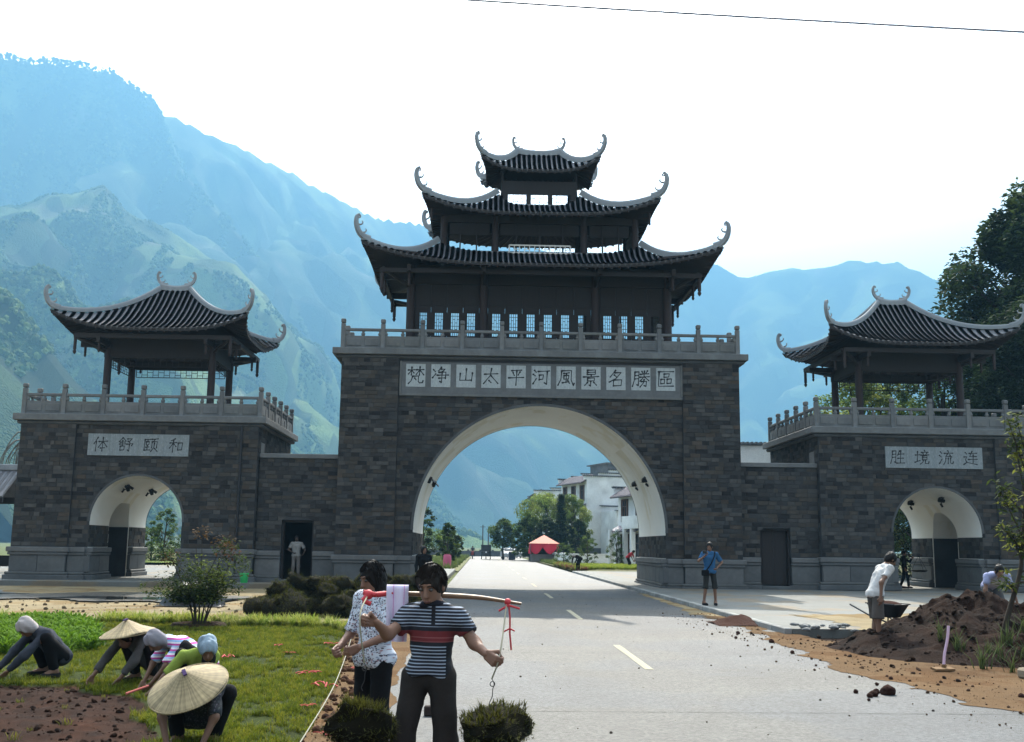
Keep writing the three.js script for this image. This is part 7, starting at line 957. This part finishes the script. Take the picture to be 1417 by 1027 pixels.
{ // vehicles and riders far down the road
  const tyre = mat(0.012, 0.012, 0.012), bodyM = mat(0.05, 0.05, 0.055, { roughness: 0.35 });
  const wheel = (p, x, y, z, r) => { const w = new THREE.Group(); w.name = 'wheel'; w.position.set(x, y, z); p.add(w); part('tyre', [new THREE.TorusGeometry(r * 0.8, r * 0.22, 7, 16).rotateY(Math.PI / 2)], tyre, w); part('rim', [new THREE.CylinderGeometry(r * 0.6, r * 0.6, 0.06, 12).rotateZ(Math.PI / 2)], M_greyWall, w); };
  const t = thing('motor_tricycle', 'dark motor tricycle with a tall cab coming along the road', 'tricycle', [0.7, 0.02, -138], 0); part('cab', [bevelBox(1.25, 0.55, 1.6, 0.06, 0, 0.75, -0.6), bevelBox(1.3, 0.06, 2.3, 0.02, 0, 1.78, -0.3), bevelBox(1.2, 0.9, 0.06, 0.02, 0, 1.3, -1.4), box(0.06, 0.75, 0.06, 0.6, 1.4, 0.7), box(0.06, 0.75, 0.06, -0.6, 1.4, 0.7), bevelBox(0.8, 0.6, 0.5, 0.08, 0, 0.75, 0.75)], bodyM, t); part('windscreen', [box(1.1, 0.6, 0.03, 0, 1.42, 0.74)], M_glass, t); part('headlight', [new THREE.CylinderGeometry(0.1, 0.1, 0.08, 10).rotateX(Math.PI / 2).translate(0, 0.9, 1.03)], M_wallWhite, t); wheel(t, 0, 0.26, 0.95, 0.26); wheel(t, 0.55, 0.26, -0.9, 0.26); wheel(t, -0.55, 0.26, -0.9, 0.26);
  const m = thing('motorbike', 'red motorbike ridden along the left side of the road', 'motorbike', [-1.0, 0.02, -140], 0); wheel(m, 0, 0.28, 0.62, 0.28); wheel(m, 0, 0.28, -0.62, 0.28); part('bike_body', [bevelBox(0.26, 0.3, 0.9, 0.06, 0, 0.6, 0), bevelBox(0.3, 0.5, 0.12, 0.04, 0, 0.75, 0.5), bar(V(-0.32, 1.02, 0.45), V(0.32, 1.02, 0.45), 0.02), bar(V(0, 1.0, 0.45), V(0, 0.3, 0.65), 0.03)], mat(0.3, 0.04, 0.04, { roughness: 0.4 }), m); part('seat', [bevelBox(0.28, 0.1, 0.7, 0.03, 0, 0.8, -0.25)], tyre, m);
  person('rider in dark jacket on the red motorbike', [-1.0, 0.02, -140.15], 0, { cell: 0.035, headCell: 0.016, handCell: 0.012, hair: 'short', pants: { m: M_dark }, shirt: { m: M_greyCloth, sleeve: 1.8, hem: 0.1 }, shoes: M_dark, J: { pel: [0, 0.95, -0.15], hl: [0.1, 0.92, -0.12], hr: [-0.1, 0.92, -0.12], kl: [0.2, 0.78, 0.28], kr: [-0.2, 0.78, 0.28], al: [0.2, 0.36, 0.12], ar: [-0.2, 0.36, 0.12], tl: [0.21, 0.3, 0.28], tr: [-0.21, 0.3, 0.28], chest: [0, 1.24, -0.08], neck: [0, 1.42, -0.04], head: [0, 1.54, 0], sl: [0.18, 1.36, -0.04], sr: [-0.18, 1.36, -0.04], el: [0.28, 1.14, 0.16], er: [-0.28, 1.14, 0.16], wl: [0.28, 1.06, 0.42], wr: [-0.28, 1.06, 0.42] } });
  const carAt = (label, x, z, ry, col) => { const c = thing('parked_car', label, 'car', [x, 0.02, z], ry), paintM = new THREE.MeshPhysicalMaterial({ roughness: 0.35, clearcoat: 1, clearcoatRoughness: 0.08 }); paintM.color.setRGB(...col); const s = new THREE.Shape([[-2.1, 0.3], [2.1, 0.3], [2.15, 0.7], [1.9, 0.88], [1.0, 0.96], [0.45, 1.4], [-1.1, 1.42], [-1.75, 1.0], [-2.15, 0.92]].map((p) => new THREE.Vector2(...p))); part('body', [new THREE.ExtrudeGeometry(s, { depth: 1.5, bevelEnabled: true, bevelThickness: 0.1, bevelSize: 0.06, bevelSegments: 2 }).translate(0, 0, -0.75).rotateY(-Math.PI / 2)], paintM, c); const w = new THREE.Shape([[0.85, 0.98], [0.42, 1.33], [-1.05, 1.35], [-1.55, 1.02]].map((p) => new THREE.Vector2(...p))); part('window', [new THREE.ExtrudeGeometry(w, { depth: 1.73, bevelEnabled: false }).translate(0, 0, -0.865).rotateY(-Math.PI / 2), box(1.3, 0.34, 0.03, 0, 1.2, 0.88, 0, -0.9)], M_glass, c); for (const a of [-0.72, 0.72]) for (const b of [-1.3, 1.3]) wheel(c, a, 0.31, b, 0.31); for (const a of [-0.6, 0.6]) part('headlight', [bevelBox(0.3, 0.14, 0.06, 0.02, a, 0.72, 2.2)], M_wallWhite, c); return c; };
  carAt('white car parked at the right roadside behind the round tree', 3.7, -146, 0.1, [0.65, 0.65, 0.66]); carAt('grey car parked further along the right roadside', 4.8, -158, 0.15, [0.3, 0.31, 0.33]);
  solo('dustbin', boxUV(bevelBox(0.8, 1.0, 0.7, 0.06, 0, 0.5, 0)), mat(0.03, 0.035, 0.05, { roughness: 0.5 }), 'dark blue bin beside the round tree trunk', 'bin').position.set(3.9, 0.02, -136);
  const pl = (x, z, h, l) => { const t = thing('utility_pole', l, 'pole', [x, 0, z]); part('pole', [cyl(0.12, 0.09, h, 0, 0, 0, 8)], M_greyWall, t); part('crossarm', [box(1, 0.08, 0.08, 0, h - 0.3, 0)], M_greyWall, t); }; pl(0.35, -186, 5.2, 'left one of two thin poles at the end of the road'); pl(1.3, -184, 4.8, 'right one of two thin poles at the end of the road');
  const b = thing('barrel', 'pink plastic barrel on the left verge beyond the arch', 'barrel', [-2.35, 0.12, -78]); part('tub', [new THREE.LatheGeometry([[0.001, 0], [0.26, 0], [0.29, 0.2], [0.28, 0.24], [0.3, 0.5], [0.27, 0.85], [0.2, 0.88], [0.001, 0.88]].map(([r, y]) => new THREE.Vector2(r, y)), 16)], mat(0.55, 0.1, 0.2, { roughness: 0.5 }), b); part('lid', [cyl(0.22, 0.22, 0.06, 0, 0.88, 0, 14)], mat(0.5, 0.12, 0.18), b);
}
renderer.render(scene, camera);
